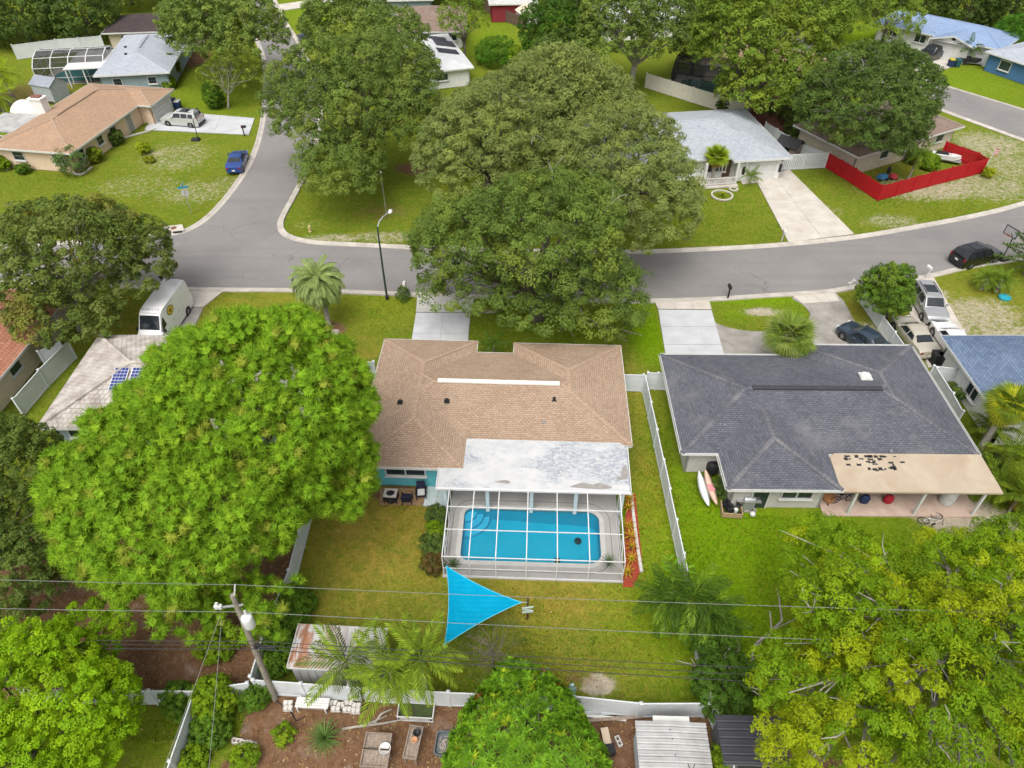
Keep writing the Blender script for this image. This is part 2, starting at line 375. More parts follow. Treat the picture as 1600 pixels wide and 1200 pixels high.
PAVED = [so + ea + we, fn + fs_, DECK]
def slabs(name, q, nu, nv, mat, z=.05, gap=.03, bed=OLDCONC, jitter=.006):
    """concrete laid in slabs: q = photo corners far-left, far-right, near-right, near-left"""
    A, B_, C, D = [Vector(G(*p)) for p in q]
    f = lambda u, v: (A * (1 - u) + B_ * u) * (1 - v) + (D * (1 - u) + C * u) * v
    PAVED.append([tuple(f(*t)) for t in ((0, 0), (1, 0), (1, 1), (0, 1))])
    root = struct(name, sheet([[tuple(f(*t)) for t in ((0, 0), (1, 0), (1, 1), (0, 1))]], z - .022, skirt=.1), bed)
    w = (B_ - A).length; h = (D - A).length; gu, gv = gap / w / 2, gap / h / 2
    for i in range(nu):
        for j in range(nv):
            u0, u1, v0, v1 = i / nu + gu, (i + 1) / nu - gu, j / nv + gv, (j + 1) / nv - gv
            zz = z + random.uniform(-jitter, jitter)
            MB().prism([tuple(f(*t)) for t in ((u0, v1), (u1, v1), (u1, v0), (u0, v0))], z - .06, zz).build('slab', mat, root)
    return root
slabs('driveway', [(652, 463), (741, 467), (735, 489), (650, 488)], 1, 1, CONC, .06)
slabs('driveway', [(650, 489), (735, 490), (731, 540), (642, 538)], 2, 3, GREYPAVE, .05)
slabs('driveway', [(1022, 471), (1108, 470), (1112, 484), (1028, 483)], 3, 1, PALECONC, .055)
slabs('driveway', [(1028, 484), (1112, 485), (1136, 568), (1042, 569)], 1, 3, GREYPAVE, .05, .06)
isl = [(1187 + 78 * math.cos(t) * (1 + .04 * math.sin(3 * t)), 489 + 29 * math.sin(t)) for t in np.linspace(R(-48), R(172), 40)]
PAVED.append([G(*p) for p in [(1114, 502), (1136, 565), (1360, 565), (1345, 520), (1318, 470), (1306, 458), (1240, 462)] + isl])
old = sheet([[G(*p) for p in [(1114, 502), (1136, 565), (1360, 565), (1345, 520), (1318, 470), (1306, 458), (1240, 462)] + isl]], .02, skirt=.1)
struct('driveway', old, OLDCONC)
slabs('driveway', [(1236, 461), (1304, 457), (1312, 471), (1254, 475)], 4, 1, PALECONC, .05)
slabs('driveway', [(1176, 272), (1234, 266), (1335, 366), (1232, 379)], 2, 4, PALECONC, .05, .025)
slabs('driveway', [(1156, 281), (1192, 277), (1196, 284), (1160, 288)], 1, 1, PALECONC, .045)
slabs('driveway', [(244, 172), (398, 185), (389, 211), (226, 203)], 3, 2, GREYPAVE, .05)
slabs('driveway', [(302, 451), (352, 453), (318, 480), (278, 480)], 1, 1, PALECONC, .05)
slabs('driveway', [(278, 481), (318, 481), (300, 520), (232, 520)], 1, 2, OLDCONC, .045)
slabs('driveway', [(1405, 443), (1458, 432), (1530, 560), (1450, 575)], 2, 4, PALECONC, .04)
slabs('driveway', [(1440, 72), (1520, 92), (1452, 118), (1406, 103)], 2, 2, PALECONC, .05)
slabs('driveway', [(430, 8), (520, -5), (524, 4), (434, 18)], 3, 1, PALECONC, .05)
slabs('path', [(1196, 150), (1222, 150), (1212, 175), (1185, 172)], 1, 2, M('red_path', (.34, .13, .10), (.25, .10, .08), 3), .04)
slabs('path', [(1182, 176), (1207, 176), (1226, 205), (1200, 205)], 1, 2, M('red_path', (.3, .1, .08)), .04)
slabs('patio', [(668, 760), (706, 762), (699, 793), (661, 791)], 2, 2, M('pale_blue_slab', (.55, .62, .62), (.47, .53, .53), 2, .85), .05)
slabs('patio', [(1160, 784), (1180, 784), (1182, 800), (1162, 800)], 1, 1, OLDCONC, .03)
slabs('patio', [(1268, 225), (1350, 240), (1310, 262), (1290, 242)], 3, 2, PALECONC, .03)
def inlet():
    t = thing('storm_drain', 'pale concrete storm drain inlet with round lid beside the kerb', 'drain', G(270, 362), R(14))
    part(t, 'slab', MB().prism([(-1.15, -.35), (1.15, -.35), (.85, .85), (-.85, .85)], .02, .22), PALECONC)
    part(t, 'opening', MB().box((-.52, -.4, .12), (.8, .12, .11)).box((.52, -.4, .12), (.8, .12, .11)), BLACK)
    part(t, 'lid', MB().lathe([(.3, .2), (.3, .24), (.26, .245)], (0.1, .3, 0), 20), M('rusty_iron', (.22, .11, .08), (.14, .07, .05), 6))
inlet()
# ================================================================== HOUSES
def hipfaces(r, ez, pt):
    x0, y0, x1, y1 = r[:4]; kind = r[4] if len(r) > 4 else 'h'
    w, d = x1 - x0, y1 - y0; k = math.sqrt(1 + pt * pt); out = []
    A, B_, C, D = (x0, y0, ez), (x1, y0, ez), (x1, y1, ez), (x0, y1, ez)
    if kind == 'h':
        h = min(w, d) / 2; z = ez + h * pt
        if w >= d: P1, P2 = (x0 + h, y0 + h, z), (x1 - h, y0 + h, z); fl = [((A, B_, P2, P1), 0), ((C, D, P1, P2), 1), ((B_, C, P2), 2), ((D, A, P1), 3)]
        else: P1, P2 = (x0 + h, y0 + h, z), (x0 + h, y1 - h, z); fl = [((A, B_, P1), 0), ((C, D, P2), 1), ((B_, C, P2, P1), 2), ((D, A, P1, P2), 3)]
        segs = [(P1, P2), (P1, A), (P2, C)] + ([(P2, B_), (P1, D)] if w >= d else [(P1, B_), (P2, D)])
    elif kind == 'gx':
        h = d / 2; z = ez + h * pt; P1, P2 = (x0, y0 + h, z), (x1, y0 + h, z); fl = [((A, B_, P2, P1), 0), ((C, D, P1, P2), 1)]; segs = [(P1, P2)]
    else:
        h = w / 2; z = ez + h * pt; P1, P2 = (x0 + h, y0, z), (x0 + h, y1, z); fl = [((B_, C, P2, P1), 2), ((D, A, P1, P2), 3)]; segs = [(P1, P2)]
    for f, s_ in fl:
        if s_ in (0, 1): uv = [(p[0], abs(p[1] - (y0 if s_ == 0 else y1)) * k) for p in f]
        else: uv = [(p[1], abs(p[0] - (x1 if s_ == 2 else x0)) * k) for p in f]
        out.append((f, uv))
    return out, segs
def roofh(r, x, y, pt):
    x0, y0, x1, y1 = r[:4]; kind = r[4] if len(r) > 4 else 'h'
    dx, dy = min(x - x0, x1 - x), min(y - y0, y1 - y)
    if dx < 0 or dy < 0: return -9
    return pt * (min(dx, dy) if kind == 'h' else dy if kind == 'gx' else dx)
def spans(a, b, ok, st=.06):
    n = max(2, int(math.dist(a, b) / st)); run = None; out = []
    for i in range(n + 1):
        t = i / n; p = tuple(a[k] + (b[k] - a[k]) * t for k in range(len(a)))
        if ok(p):
            if run is None: run = p
            last = p
        elif run is not None:
            if math.dist(run, last) > .12: out.append((run, last))
            run = None
    if run is not None and math.dist(run, last) > .12: out.append((run, last))
    return out
def eaves(rects):
    res = []
    for i, r in enumerate(rects):
        x0, y0, x1, y1 = r[:4]
        for a, b, nrm in (((x0, y0), (x1, y0), (0, -1)), ((x1, y0), (x1, y1), (1, 0)), ((x1, y1), (x0, y1), (0, 1)), ((x0, y1), (x0, y0), (-1, 0))):
            ok = lambda p: not any(q[0] + .01 < p[0] < q[2] - .01 and q[1] + .01 < p[1] < q[3] - .01 for j, q in enumerate(rects) if j != i)
            for s_ in spans(a, b, ok): res.append((s_, nrm, r))
    return res
FASC = WPAINT
def house(label, org, yaw, rects, ez, pt, roofm, wallm, ov=.6, capm=None, name='house', fascia=FASC, gutter=False):
    t = thing(name, label, 'house', org, yaw)
    mb = MB()
    for r in rects:
        for f, uv in hipfaces(r, ez, pt)[0]: mb.add(f, [list(range(len(f)))], [uv])
    roof = part(t, 'roof', mb, roofm)
    so_ = MB()
    for i, r in enumerate(rects): so_.quad((r[0] + .02, r[1] + .02, ez - .06 - i * .004), (r[0] + .02, r[3] - .02, ez - .06 - i * .004), (r[2] - .02, r[3] - .02, ez - .06 - i * .004), (r[2] - .02, r[1] + .02, ez - .06 - i * .004))
    part(t, 'soffit', so_, WPAINT)
    for s_, nrm, r in eaves(rects):
        (ax, ay), (bx, by) = s_; o = .015
        kind = r[4] if len(r) > 4 else 'h'
        gable = (kind == 'gx' and nrm[0]) or (kind == 'gy' and nrm[1])
        if gable:
            m_ = ((ax + bx) / 2, (ay + by) / 2); hh = (abs(bx - ax) + abs(by - ay)) / 2 * pt
            part(t, 'fascia', MB().beam((ax, ay, ez - .06), (m_[0], m_[1], ez + hh - .06), .04, .2).beam((bx, by, ez - .06), (m_[0], m_[1], ez + hh - .06), .04, .2), fascia)
            i_ = .5; nx, ny = -nrm[0] * i_, -nrm[1] * i_
            part(t, 'gable', MB().quad((ax + nx, ay + ny, ez - .05), (bx + nx, by + ny, ez - .05), (m_[0] + nx, m_[1] + ny, ez + hh - .05)), wallm)
        else:
            part(t, 'fascia', MB().beam((ax + nrm[0] * o, ay + nrm[1] * o, ez - .09), (bx + nrm[0] * o, by + nrm[1] * o, ez - .09), .035, .19), fascia)
            if gutter:
                g1 = (ax + nrm[0] * .13, ay + nrm[1] * .13); g2 = (bx + nrm[0] * .13, by + nrm[1] * .13)
                part(t, 'gutter', MB().beam(g1 + (ez - .04,), g2 + (ez - .04,), .025, .1), fascia)
    for r in rects: PAVED.append([(org[0] + rot2(a_, b_, yaw)[0], org[1] + rot2(a_, b_, yaw)[1]) for a_, b_ in ((r[0], r[1]), (r[2], r[1]), (r[2], r[3]), (r[0], r[3]))])
    sh = [(r[0] + ov, r[1] + ov, r[2] - ov, r[3] - ov) for r in rects]
    for s_, nrm, r in eaves(sh):
        (ax, ay), (bx, by) = s_; o = -.075
        part(t, 'wall', MB().beam((ax + nrm[0] * o, ay + nrm[1] * o, (ez - .1) / 2), (bx + nrm[0] * o, by + nrm[1] * o, (ez - .1) / 2), .15, ez - .1), wallm)
    if capm:
        for i, r in enumerate(rects):
            for a, b in hipfaces(r, ez, pt)[1]:
                ok = lambda p: not any(roofh(q, p[0], p[1], pt) > roofh(r, p[0], p[1], pt) + .002 for j, q in enumerate(rects) if j != i)
                for s_ in spans(a, b, ok):
                    A, B_ = Vector(s_[0]), Vector(s_[1]); d = (B_ - A).normalized(); sd_ = Vector((d.y, -d.x, 0)).normalized() * .15
                    dz = Vector((0, 0, .022)); dr = Vector((0, 0, -.028 if abs(d.z) < .05 else -.012))
                    m = MB(); L_ = (B_ - A).length
                    m.add([A + sd_ + dr + dz, A + dz * 1.6, A - sd_ + dr + dz, B_ + sd_ + dr + dz, B_ + dz * 1.6, B_ - sd_ + dr + dz], [(0, 3, 4, 1), (1, 4, 5, 2)], [[(0, 0), (L_, 0), (L_, .15), (0, .15)], [(0, .15), (L_, .15), (L_, .3), (0, .3)]])
                    part(roof, 'ridge_cap', m, capm)
    return t
def window(t, x, y, z, w, h, face, n=2, frame=WPAINT, rows=1, sill=True):
    """face = outward direction angle in the house frame; (x, y) on the wall plane; frame is the part, panes are its sub-parts"""
    tx, ty = -math.sin(face), math.cos(face); nx, ny = math.cos(face), math.sin(face)
    def pt_(u, v, o): return (x + tx * u + nx * o, y + ty * u + ny * o, z + v)
    mb = MB(); b = .09
    mb.beam(pt_(-w / 2, -h / 2, .04), pt_(w / 2, -h / 2, .04), .1, b); mb.beam(pt_(-w / 2, h / 2, .04), pt_(w / 2, h / 2, .04), .1, b)
    for i in range(n + 1):
        u = -w / 2 + w * i / n; mb.box(pt_(u, 0, .04), (.098, b * .9, h - b), face)
    fr = part(t, 'window', mb, frame)
    for i in range(n):
        for j in range(rows):
            u = -w / 2 + w * (i + .5) / n; v = -h / 2 + h * (j + .5) / rows
            part(fr, 'pane', MB().box(pt_(u, v, .025), (.02, w / n - b, h / rows - .05), face), GLASS)
    if sill: part(fr, 'sill', MB().box(pt_(0, -h / 2 - .07, .09), (.2, w + .2, .07), face), frame)
def door(t, x, y, w, h, face, mat, name='door', panels=0):
    tx, ty = -math.sin(face), math.cos(face); nx, ny = math.cos(face), math.sin(face)
    d = part(t, name, MB().box((x + nx * .03, y + ny * .03, h / 2 + .02), (.06, w, h), face), mat)
    part(d, 'frame', MB().box((x + nx * .04 + tx * (w / 2 + .05), y + ny * .04 + ty * (w / 2 + .05), h / 2 + .02), (.1, .1, h), face)
         .box((x + nx * .04 - tx * (w / 2 + .05), y + ny * .04 - ty * (w / 2 + .05), h / 2 + .02), (.1, .1, h), face).box((x + nx * .04, y + ny * .04, h + .06), (.1, w + .2, .1), face), WPAINT)
    for k in range(panels):
        part(d, 'panel', MB().box((x + nx * .07, y + ny * .07, .05 + h * (k + .5) / panels), (.03, w - .06, h / panels - .04), face), mat)
    return d
TAN = shingle('tan_shingle', (.40, .288, .203), (.315, .22, .153), (.215, .155, .112), .27, .145, (.42, .32, .235), .45)
TANCAP = shingle('tan_cap', (.385, .276, .195), (.335, .235, .164), (.25, .175, .125), .3, .4, (.4, .3, .215), .3)
BLK = shingle('charcoal_shingle', (.125, .130, .152), (.085, .089, .108), (.06, .063, .075), .30, .15, (.18, .185, .20), .3, (.175, .172, .18))
BLKCAP = shingle('charcoal_cap', (.115, .118, .138), (.09, .093, .11), (.06, .062, .075), .3, .4)
GREYS = shingle('pale_grey_shingle', (.42, .45, .50), (.33, .36, .41), (.25, .27, .31), .32, .17, (.48, .5, .53), .4)
GREYL = shingle('light_grey_shingle', (.42, .455, .49), (.33, .36, .40), (.24, .26, .29), .32, .17, (.46, .48, .5), .4)
BLUES = shingle('blue_shingle', (.145, .20, .30), (.095, .135, .215), (.065, .085, .13), .34, .2, (.2, .25, .34), .35)
BLUEP = shingle('sky_blue_shingle', (.245, .335, .50), (.20, .275, .43), (.165, .22, .34), .34, .2, (.3, .37, .48), .3)
PINKR = shingle('salmon_shingle', (.45, .30, .20), (.37, .24, .155), (.25, .16, .105), .34, .18, (.28, .205, .155), .55)
BROWNR = shingle('brown_shingle', (.27, .20, .16), (.20, .145, .115), (.13, .095, .08), .34, .18, (.3, .24, .2), .4)
DKBROWN = shingle('dark_brown_shingle', (.075, .055, .055), (.05, .038, .04), (.03, .025, .027), .34, .18, (.11, .08, .07), .4)
AQUA = M('aqua_stucco', (.13, .50, .56), (.115, .44, .50), 2, .85, .2, 60)
GREYW = M('pale_grey_stucco', (.55, .53, .50), (.48, .46, .43), 2, .9, .2, 60)
CREAM = M('cream_stucco', (.72, .55, .40), (.65, .49, .36), 2, .9, .2, 60)
BEIGE = M('beige_stucco', (.60, .52, .40), (.52, .45, .35), 2, .9, .2, 60)
BLUGREY = M('blue_grey_siding', (.28, .35, .39), (.24, .30, .34), 2, .85)
WSTUC = M('white_stucco', (.74, .74, .72), (.66, .66, .64), 2, .9, .2, 60)
NAVYW = M('blue_stucco', (.07, .17, .33), (.06, .145, .29), 2, .85)

# ---- the tan-roofed house with the pool
MAIN_O, MAIN_Y = G(548, 728, 2.5), R(-2.2)
EZ = 2.5
mh = house('house with tan shingle roof and aqua walls behind the screened pool', MAIN_O, MAIN_Y,
           [(0, 0, 6.95, 12.4), (9.65, 2.37, 17.5, 12.3), (.03, 2.35, 17.47, 11.13)], EZ, .25, TAN, AQUA, .6, TANCAP)
part(mh, 'ridge_vent', MB().beam((4.7, 6.74, EZ + 1.15), (12.9, 6.74, EZ + 1.15), .32, .12), M('ridge_vent_metal', (.82, .78, .72), (.7, .66, .6), 4, .5))
def pipe_vent(t, px, py, pt_z, w=.22, h=.22, mat=BLACK, name='roof_vent'):
    a = t.rotation_euler[2]; x, y = G(px, py, pt_z); lx, ly = rot2(x - t.location[0], y - t.location[1], -a)
    part(t, name, MB().box((lx, ly, pt_z + h / 2 - .05), (w, w, h), 0, .75).box((lx, ly, pt_z - .03), (w * 1.6, w * 1.6, .03)), mat)
for q in ((625, 628, 3.2), (698, 626, 3.35), (866, 624, 3.3)): pipe_vent(mh, *q)
pipe_vent(mh, 850, 659, 2.95, .1, .25, STEEL, 'vent_pipe')
ax, ay = rot2(G(580, 618, 2.9)[0] - MAIN_O[0], G(580, 618, 2.9)[1] - MAIN_O[1], -MAIN_Y)
part(mh, 'antenna', MB().tube([(ax, ay, 2.6), (ax, ay, 3.2)], .02).tube([(ax - .3, ay, 3.15), (ax + .3, ay + .1, 3.15)], .015).tube([(ax - .2, ay - .2, 3.0), (ax + .1, ay + .3, 3.0)], .015), CHROME)
window(mh, 3.2, .6, 1.55, 2.5, .95, R(-90), 2)
def coatmat():
    m, N, L, B = nodes('worn_white_roof_coating'); tc = N.new('ShaderNodeTexCoord').outputs['Object']
    mp = N.new('ShaderNodeMapping'); mp.inputs['Scale'].default_value = (.55, 1.0, 1); L.new(tc, mp.inputs[0])
    a = noise(N, L, mp.outputs[0], .5, 4, .6, .5); b = noise(N, L, mp.outputs[0], 6.5, 7, .8, .4)
    c = mixc(N, L, ramp(N, L, noise(N, L, tc, 1.3, 5), .3, .7), (.53, .53, .53), (.45, .455, .46))
    f = math_(N, L, 'MULTIPLY', ramp(N, L, a, .42, .58), ramp(N, L, b, .43, .55, .05, 1.0))
    c = mixc(N, L, f, c, (.26, .285, .325))
    L.new(c, B.inputs['Base Color']); B.inputs['Roughness'].default_value = .7; return m
COAT = coatmat()
pr = MB(); prf = [(5.5, -1.5), (17.05, -1.44), (17.1, 2.0), (16.7, 2.36), (6.98, 2.36), (6.96, -.02), (5.5, -.04)]
zz = lambda y: 2.50 + .045 * (y + 1.5)
n_ = len(prf); pr.add([(x, y, zz(y) + .05) for x, y in prf] + [(x, y, zz(y) - .12) for x, y in prf], [list(range(n_)), list(range(n_, 2 * n_))[::-1]] + [(i, (i + 1) % n_, n_ + (i + 1) % n_, n_ + i) for i in range(n_)])
po = part(mh, 'porch_roof', pr, COAT)
part(po, 'gutter', MB().beam((5.45, -1.56, 2.50), (17.1, -1.5, 2.50), .12, .13), ALU)
part(po, 'edge_trim', MB().beam((17.11, -1.44, 2.55), (17.15, 2.0, 2.70), .05, .16), ALU); part(po, 'edge_trim', MB().beam((5.46, -1.5, 2.55), (5.46, -.06, 2.61), .05, .16), ALU)
GREYMEM = M('bare_roof_membrane', (.30, .28, .26), (.23, .215, .2), 5, .9)
def bare_patch(pts):
    l = spline(pts + [pts[0]], 5)[:-1]; mb = sheet([l], 0); mb.v = [(x, y, zz(y) + .056) for x, y, z in mb.v]; part(po, 'bare_patch', mb, GREYMEM)
bare_patch([(16.2, -.4), (16.6, -.25), (16.7, .3), (16.95, .55), (17.0, -.35), (16.6, -.55)])
bare_patch([(13.4, -1.2), (14.2, -.85), (14.8, -.95), (15.3, -.85), (16.0, -1.15), (15.2, -1.3)])
bare_patch([(8.9, -.95), (9.6, -.82), (9.9, -.95), (9.7, -1.1)])
for x in (5.9, 8.5, 11.2, 13.9, 16.7): part(mh, 'porch_post', MB().box((x, -1.15, 1.2), (.22, .22, 2.4)), M('aqua_white_paint', (.60, .72, .74), (.55, .66, .68), 2))
door(mh, 12.9, 2.95, 2.6, 2.05, R(-90), GLASS, 'sliding_door')
door(mh, 8.0, 2.95, .95, 2.05, R(-90), WPAINT)
window(mh, 15.6, 2.95, 1.4, 1.2, 1.0, R(-90), 2); window(mh, 10.2, 2.95, 1.4, 1.4, 1.0, R(-90), 2)
window(mh, 3.4, 11.8, 1.4, 2.0, 1.1, R(90), 2); door(mh, 8.2, 10.53, 1.0, 2.05, R(90), DARKWOOD)
for y in (4, 8): window(mh, 16.9, y, 1.4, 1.2, 1.0, 0, 2); window(mh, .6, y, 1.4, 1.2, 1.0, R(180), 2)

# ---- charcoal-roofed neighbour
BO, BY = G(1065, 708, 2.5), R(-.66)
bh = house('house with charcoal shingle roof and pale walls right of the pool house', BO, BY,
           [(.03, 0, 18.6, 9.55), (10.35, .03, 18.63, 10.75), (2.28, -2.85, 9.18, 6.5)], EZ, .25, BLK, GREYW, .6, BLKCAP, gutter=True)
part(bh, 'ridge_vent', MB().beam((5.3, 4.78, EZ + 1.22), (13.9, 4.78, EZ + 1.22), .34, .14), M('charcoal_vent', (.05, .05, .06)))
part(bh, 'skylight', MB().box((13.4, 6.3, 3.42), (.75, .75, .12)).lathe([(.38, 3.46), (.36, 3.56), (.25, 3.64), (.08, 3.68)], (13.4, 6.3, 0), 16), WPAINT)
for q in ((1125, 665, 2.9), (1132, 666, 2.9), (1358, 674, 2.9), (1392, 705, 2.7)): pipe_vent(bh, *q, .09, .22, STEEL, 'vent_pipe')
pipe_vent(bh, 1207, 675, 3.3, .25, .1, BLACK)
def tanroof():
    m, N, L, B = nodes('peeling_tan_roof'); tc = N.new('ShaderNodeTexCoord').outputs['Object']
    c = mixc(N, L, ramp(N, L, noise(N, L, tc, .5, 6, .65, .6), .35, .7), (.43, .36, .27), (.355, .275, .195))
    w = noise(N, L, tc, .8, 6, .7, 1.5); c = mixc(N, L, ramp(N, L, w, .58, .7, 0, .5), c, (.38, .22, .11))
    L.new(c, B.inputs['Base Color']); B.inputs['Roughness'].default_value = .75; return m
bp = MB(); bpf = [(9.05, -2.95), (18.65, -2.97), (18.6, -.02), (9.5, -.02), (9.15, -.3)]
n_ = 5; zb = lambda y: 2.44 + .05 * (y + 3)
bp.add([(x, y, zb(y) + .05) for x, y in bpf] + [(x, y, zb(y) - .08) for x, y in bpf], [list(range(n_)), list(range(n_, 2 * n_))[::-1]] + [(i, (i + 1) % n_, n_ + (i + 1) % n_, n_ + i) for i in range(n_)])
bpo = part(bh, 'porch_roof', bp, tanroof())
for k in range(46):      # black membrane showing where the tan coat has flaked off in square scraps
    x = 10.0 + abs(random.gauss(1.7, 1.05)); y = -.25 - random.choice((0, .22, .44, .66, .9, 1.15)) * random.uniform(.9, 1.1)
    if x > 14.2 or (y < -1. and not 11 < x < 13): continue
    w, d = random.uniform(.1, .32), random.uniform(.07, .2)
    l = [(x + sx_ * w * .6 * random.uniform(.7, 1.1), y + sy_ * d * .75 * random.uniform(.6, 1.1)) for sx_, sy_ in ((-1, -1), (.2, -.9), (1, -1), (.9, .1), (1, 1), (-.1, .8), (-1, 1))]
    mb = sheet([l], 0); mb.v = [(a, b, zb(b) + .056) for a, b, _ in mb.v]; part(bpo, 'bare_patch', mb, BLACK)
for x in (10.2, 14.3, 17.9): part(bh, 'porch_post', MB().beam((x, -2.75, .05), (x, -2.7, 2.38), .14, .14), WPAINT)
part(bh, 'porch_floor', MB().prism([(8.7, -2.9), (18.3, -2.9), (18.3, .6), (8.7, .6)], -.05, .1), M('pink_patio', (.52, .40, .33), (.42, .31, .25), 1.5, .9, det=8))
window(bh, 6.9, -2.25, 1.45, 1.9, .95, R(-90), 2); door(bh, 4.7, -2.25, .95, 2.05, R(-90), GLASS); window(bh, 12, .6, 1.4, 1.8, 1.1, R(-90), 2); door(bh, 15.6, .6, 2.4, 2.05, R(-90), GLASS, 'sliding_door')
window(bh, .6, 5, 1.4, 1.2, 1, R(180), 2); window(bh, 5, 8.95, 1.4, 2, 1.1, R(90), 2); door(bh, 14, 10.15, 4.6, 2.1, R(90), WPAINT, 'garage_door', 4)

# ---- house of white cement tiles, behind the pine
def clip(poly, a, b, c):          # keep a*u + b*v <= c
    out = []
    for i in range(len(poly)):
        p, q = poly[i], poly[(i + 1) % len(poly)]; dp, dq = a * p[0] + b * p[1] - c, a * q[0] + b * q[1] - c
        if dp <= 0: out.append(p)
        if (dp < 0) != (dq < 0) and dp != dq: t = dp / (dp - dq); out.append((p[0] + (q[0] - p[0]) * t, p[1] + (q[1] - p[1]) * t))
    return out
TILE = M('weathered_white_tile', (.50, .46, .42), (.30, .26, .23), 1.1, .9, .2, 30, det=9)
TO, TY = G(62, 669, 2.5), R(0)
trects = [(-.2, 0, 17.6, 9.55), (12.5, 5.2, 17.62, 10.2)]
th = house('low house roofed in weathered white cement tiles behind the big pine', TO, TY, trects, EZ, .3, M('tile_bed', (.16, .14, .125), (.11, .1, .09), 3), BLUGREY, .6)
troof = [c for c in th.children if c.name.startswith('roof')][0]
tiles = []
for ri, r in enumerate(trects):
    for f, uv in hipfaces(r, EZ, .3)[0]:
        f3 = [Vector(p) for p in f]; e = (f3[1] - f3[0]).normalized(); nrm = e.cross(f3[2] - f3[0]).normalized(); up = nrm.cross(e)
        q2 = [((p - f3[0]).dot(e), (p - f3[0]).dot(up)) for p in f3]
        umax = max(p[0] for p in q2); vmax = max(p[1] for p in q2); TW, TH = .34, .36
        for j in range(int(vmax / TH) + 1):
            for i in range(-1, int(umax / TW) + 1):
                u0 = i * TW + (TW / 2 if j % 2 else 0); v0 = j * TH
                pc = clip(clip(clip(clip(q2, -1, 0, -(u0 + .012)), 1, 0, u0 + TW - .012), 0, -1, -v0), 0, 1, v0 + TH)
                if len(pc) < 3: continue
                ar = abs(sum(pc[k][0] * pc[(k + 1) % len(pc)][1] - pc[(k + 1) % len(pc)][0] * pc[k][1] for k in range(len(pc)))) / 2
                if ar < .01: continue
                jz = random.uniform(0, .012)
                def lift(p): return f3[0] + e * p[0] + up * p[1] + nrm * (.015 + jz + .05 * (1 - (p[1] - v0) / TH))
                top_ = [lift(p) for p in pc]; bot_ = [f3[0] + e * p[0] + up * p[1] + nrm * .002 for p in pc]; n_ = len(pc)
                cx = sum((p for p in top_), Vector()) / n_
                if ri == 0 and roofh(trects[1], cx.x, cx.y, .3) > roofh(r, cx.x, cx.y, .3) + .05: continue
                if ri == 1 and roofh(trects[0], cx.x, cx.y, .3) > roofh(r, cx.x, cx.y, .3) + .05: continue
                vis = (cx.x < 6.5 and cx.y < 9.5) * 10 - (cx - Vector((3, 2, 2.5))).length
                tiles.append((vis, top_ + bot_, [list(range(n_))] + [(k, (k + 1) % n_, n_ + (k + 1) % n_, n_ + k) for k in range(n_)]))
tiles.sort(key=lambda a: -a[0])
for _, v, f in tiles[:300]: MB().add(v, f).build('tile', TILE, troof)
rest = MB()
for _, v, f in tiles[300:]: rest.add(v, f)
tag(rest.build('tile', TILE, troof), kind='stuff')
for a, b in hipfaces(trects[0], EZ, .3)[1]:
    n = int(math.dist(a, b) / .4); mb = MB()
    for k in range(n):
        p, q = Vector(a).lerp(Vector(b), k / n), Vector(a).lerp(Vector(b), (k + 1.1) / n); o = Vector((0, 0, .07)); mb.tube([p + o, q + o + Vector((0, 0, .02))], [.13, .15], 8)
    part(troof, 'ridge_tile', mb, TILE)
sx, sy = rot2(G(185, 595, 3.3)[0] - TO[0], G(185, 595, 3.3)[1] - TO[1], 0)
SOLAR = M('solar_cell', (.02, .03, .16), (.03, .05, .22), 9, .15, spec=.6)
for dx in (-.55, .65):
    y0_, y1_ = 2.6, 4.3; z0_, z1_ = EZ + .3 * y0_ + .17, EZ + .3 * y1_ + .17; x = 4.75 + dx
    p = part(th, 'solar_panel', MB().add([(x - .5, y0_, z0_), (x + .5, y0_, z0_), (x + .5, y1_, z1_), (x - .5, y1_, z1_), (x - .5, y0_, z0_ - .04), (x + .5, y0_, z0_ - .04), (x + .5, y1_, z1_ - .04), (x - .5, y1_, z1_ - .04)], [(0, 1, 2, 3), (4, 7, 6, 5), (0, 4, 5, 1), (1, 5, 6, 2), (2, 6, 7, 3), (3, 7, 4, 0)]), ALU)
    for i in range(4):
        for j in range(7):
            u0, u1 = x - .46 + .23 * i + .008, x - .46 + .23 * (i + 1) - .008; t0, t1 = (j + .06) / 7, (j + .94) / 7; lz = lambda t: z0_ + (z1_ - z0_) * t + .006; ly = lambda t: y0_ + (y1_ - y0_) * t
            part(p, 'solar_cell', MB().quad((u0, ly(t0), lz(t0)), (u1, ly(t0), lz(t0)), (u1, ly(t1), lz(t1)), (u0, ly(t1), lz(t1))), SOLAR)
window(th, 2.0, .6, 1.5, 1.6, .9, R(-90), 2); window(th, .4, 5, 1.5, 1.2, .9, R(180), 2)

# ---- orange-tiled house at the left edge
oh = house('house with orange tile roof and cream wall at the left edge', G(42, 540, 2.5), R(-92), [(-7, -9, 8, 0)], EZ, .3, shingle('orange_tile', (.40, .185, .12), (.31, .13, .08), (.19, .075, .05), .3, .34, (.4, .22, .15), .4), M('pale_cream_stucco', (.66, .56, .42), (.58, .49, .37), 2), .6)
window(oh, 1.4, -.6, 1.6, 1.3, .9, R(90), 1); window(oh, -3, -.6, 1.6, 1.3, .9, R(90), 1)

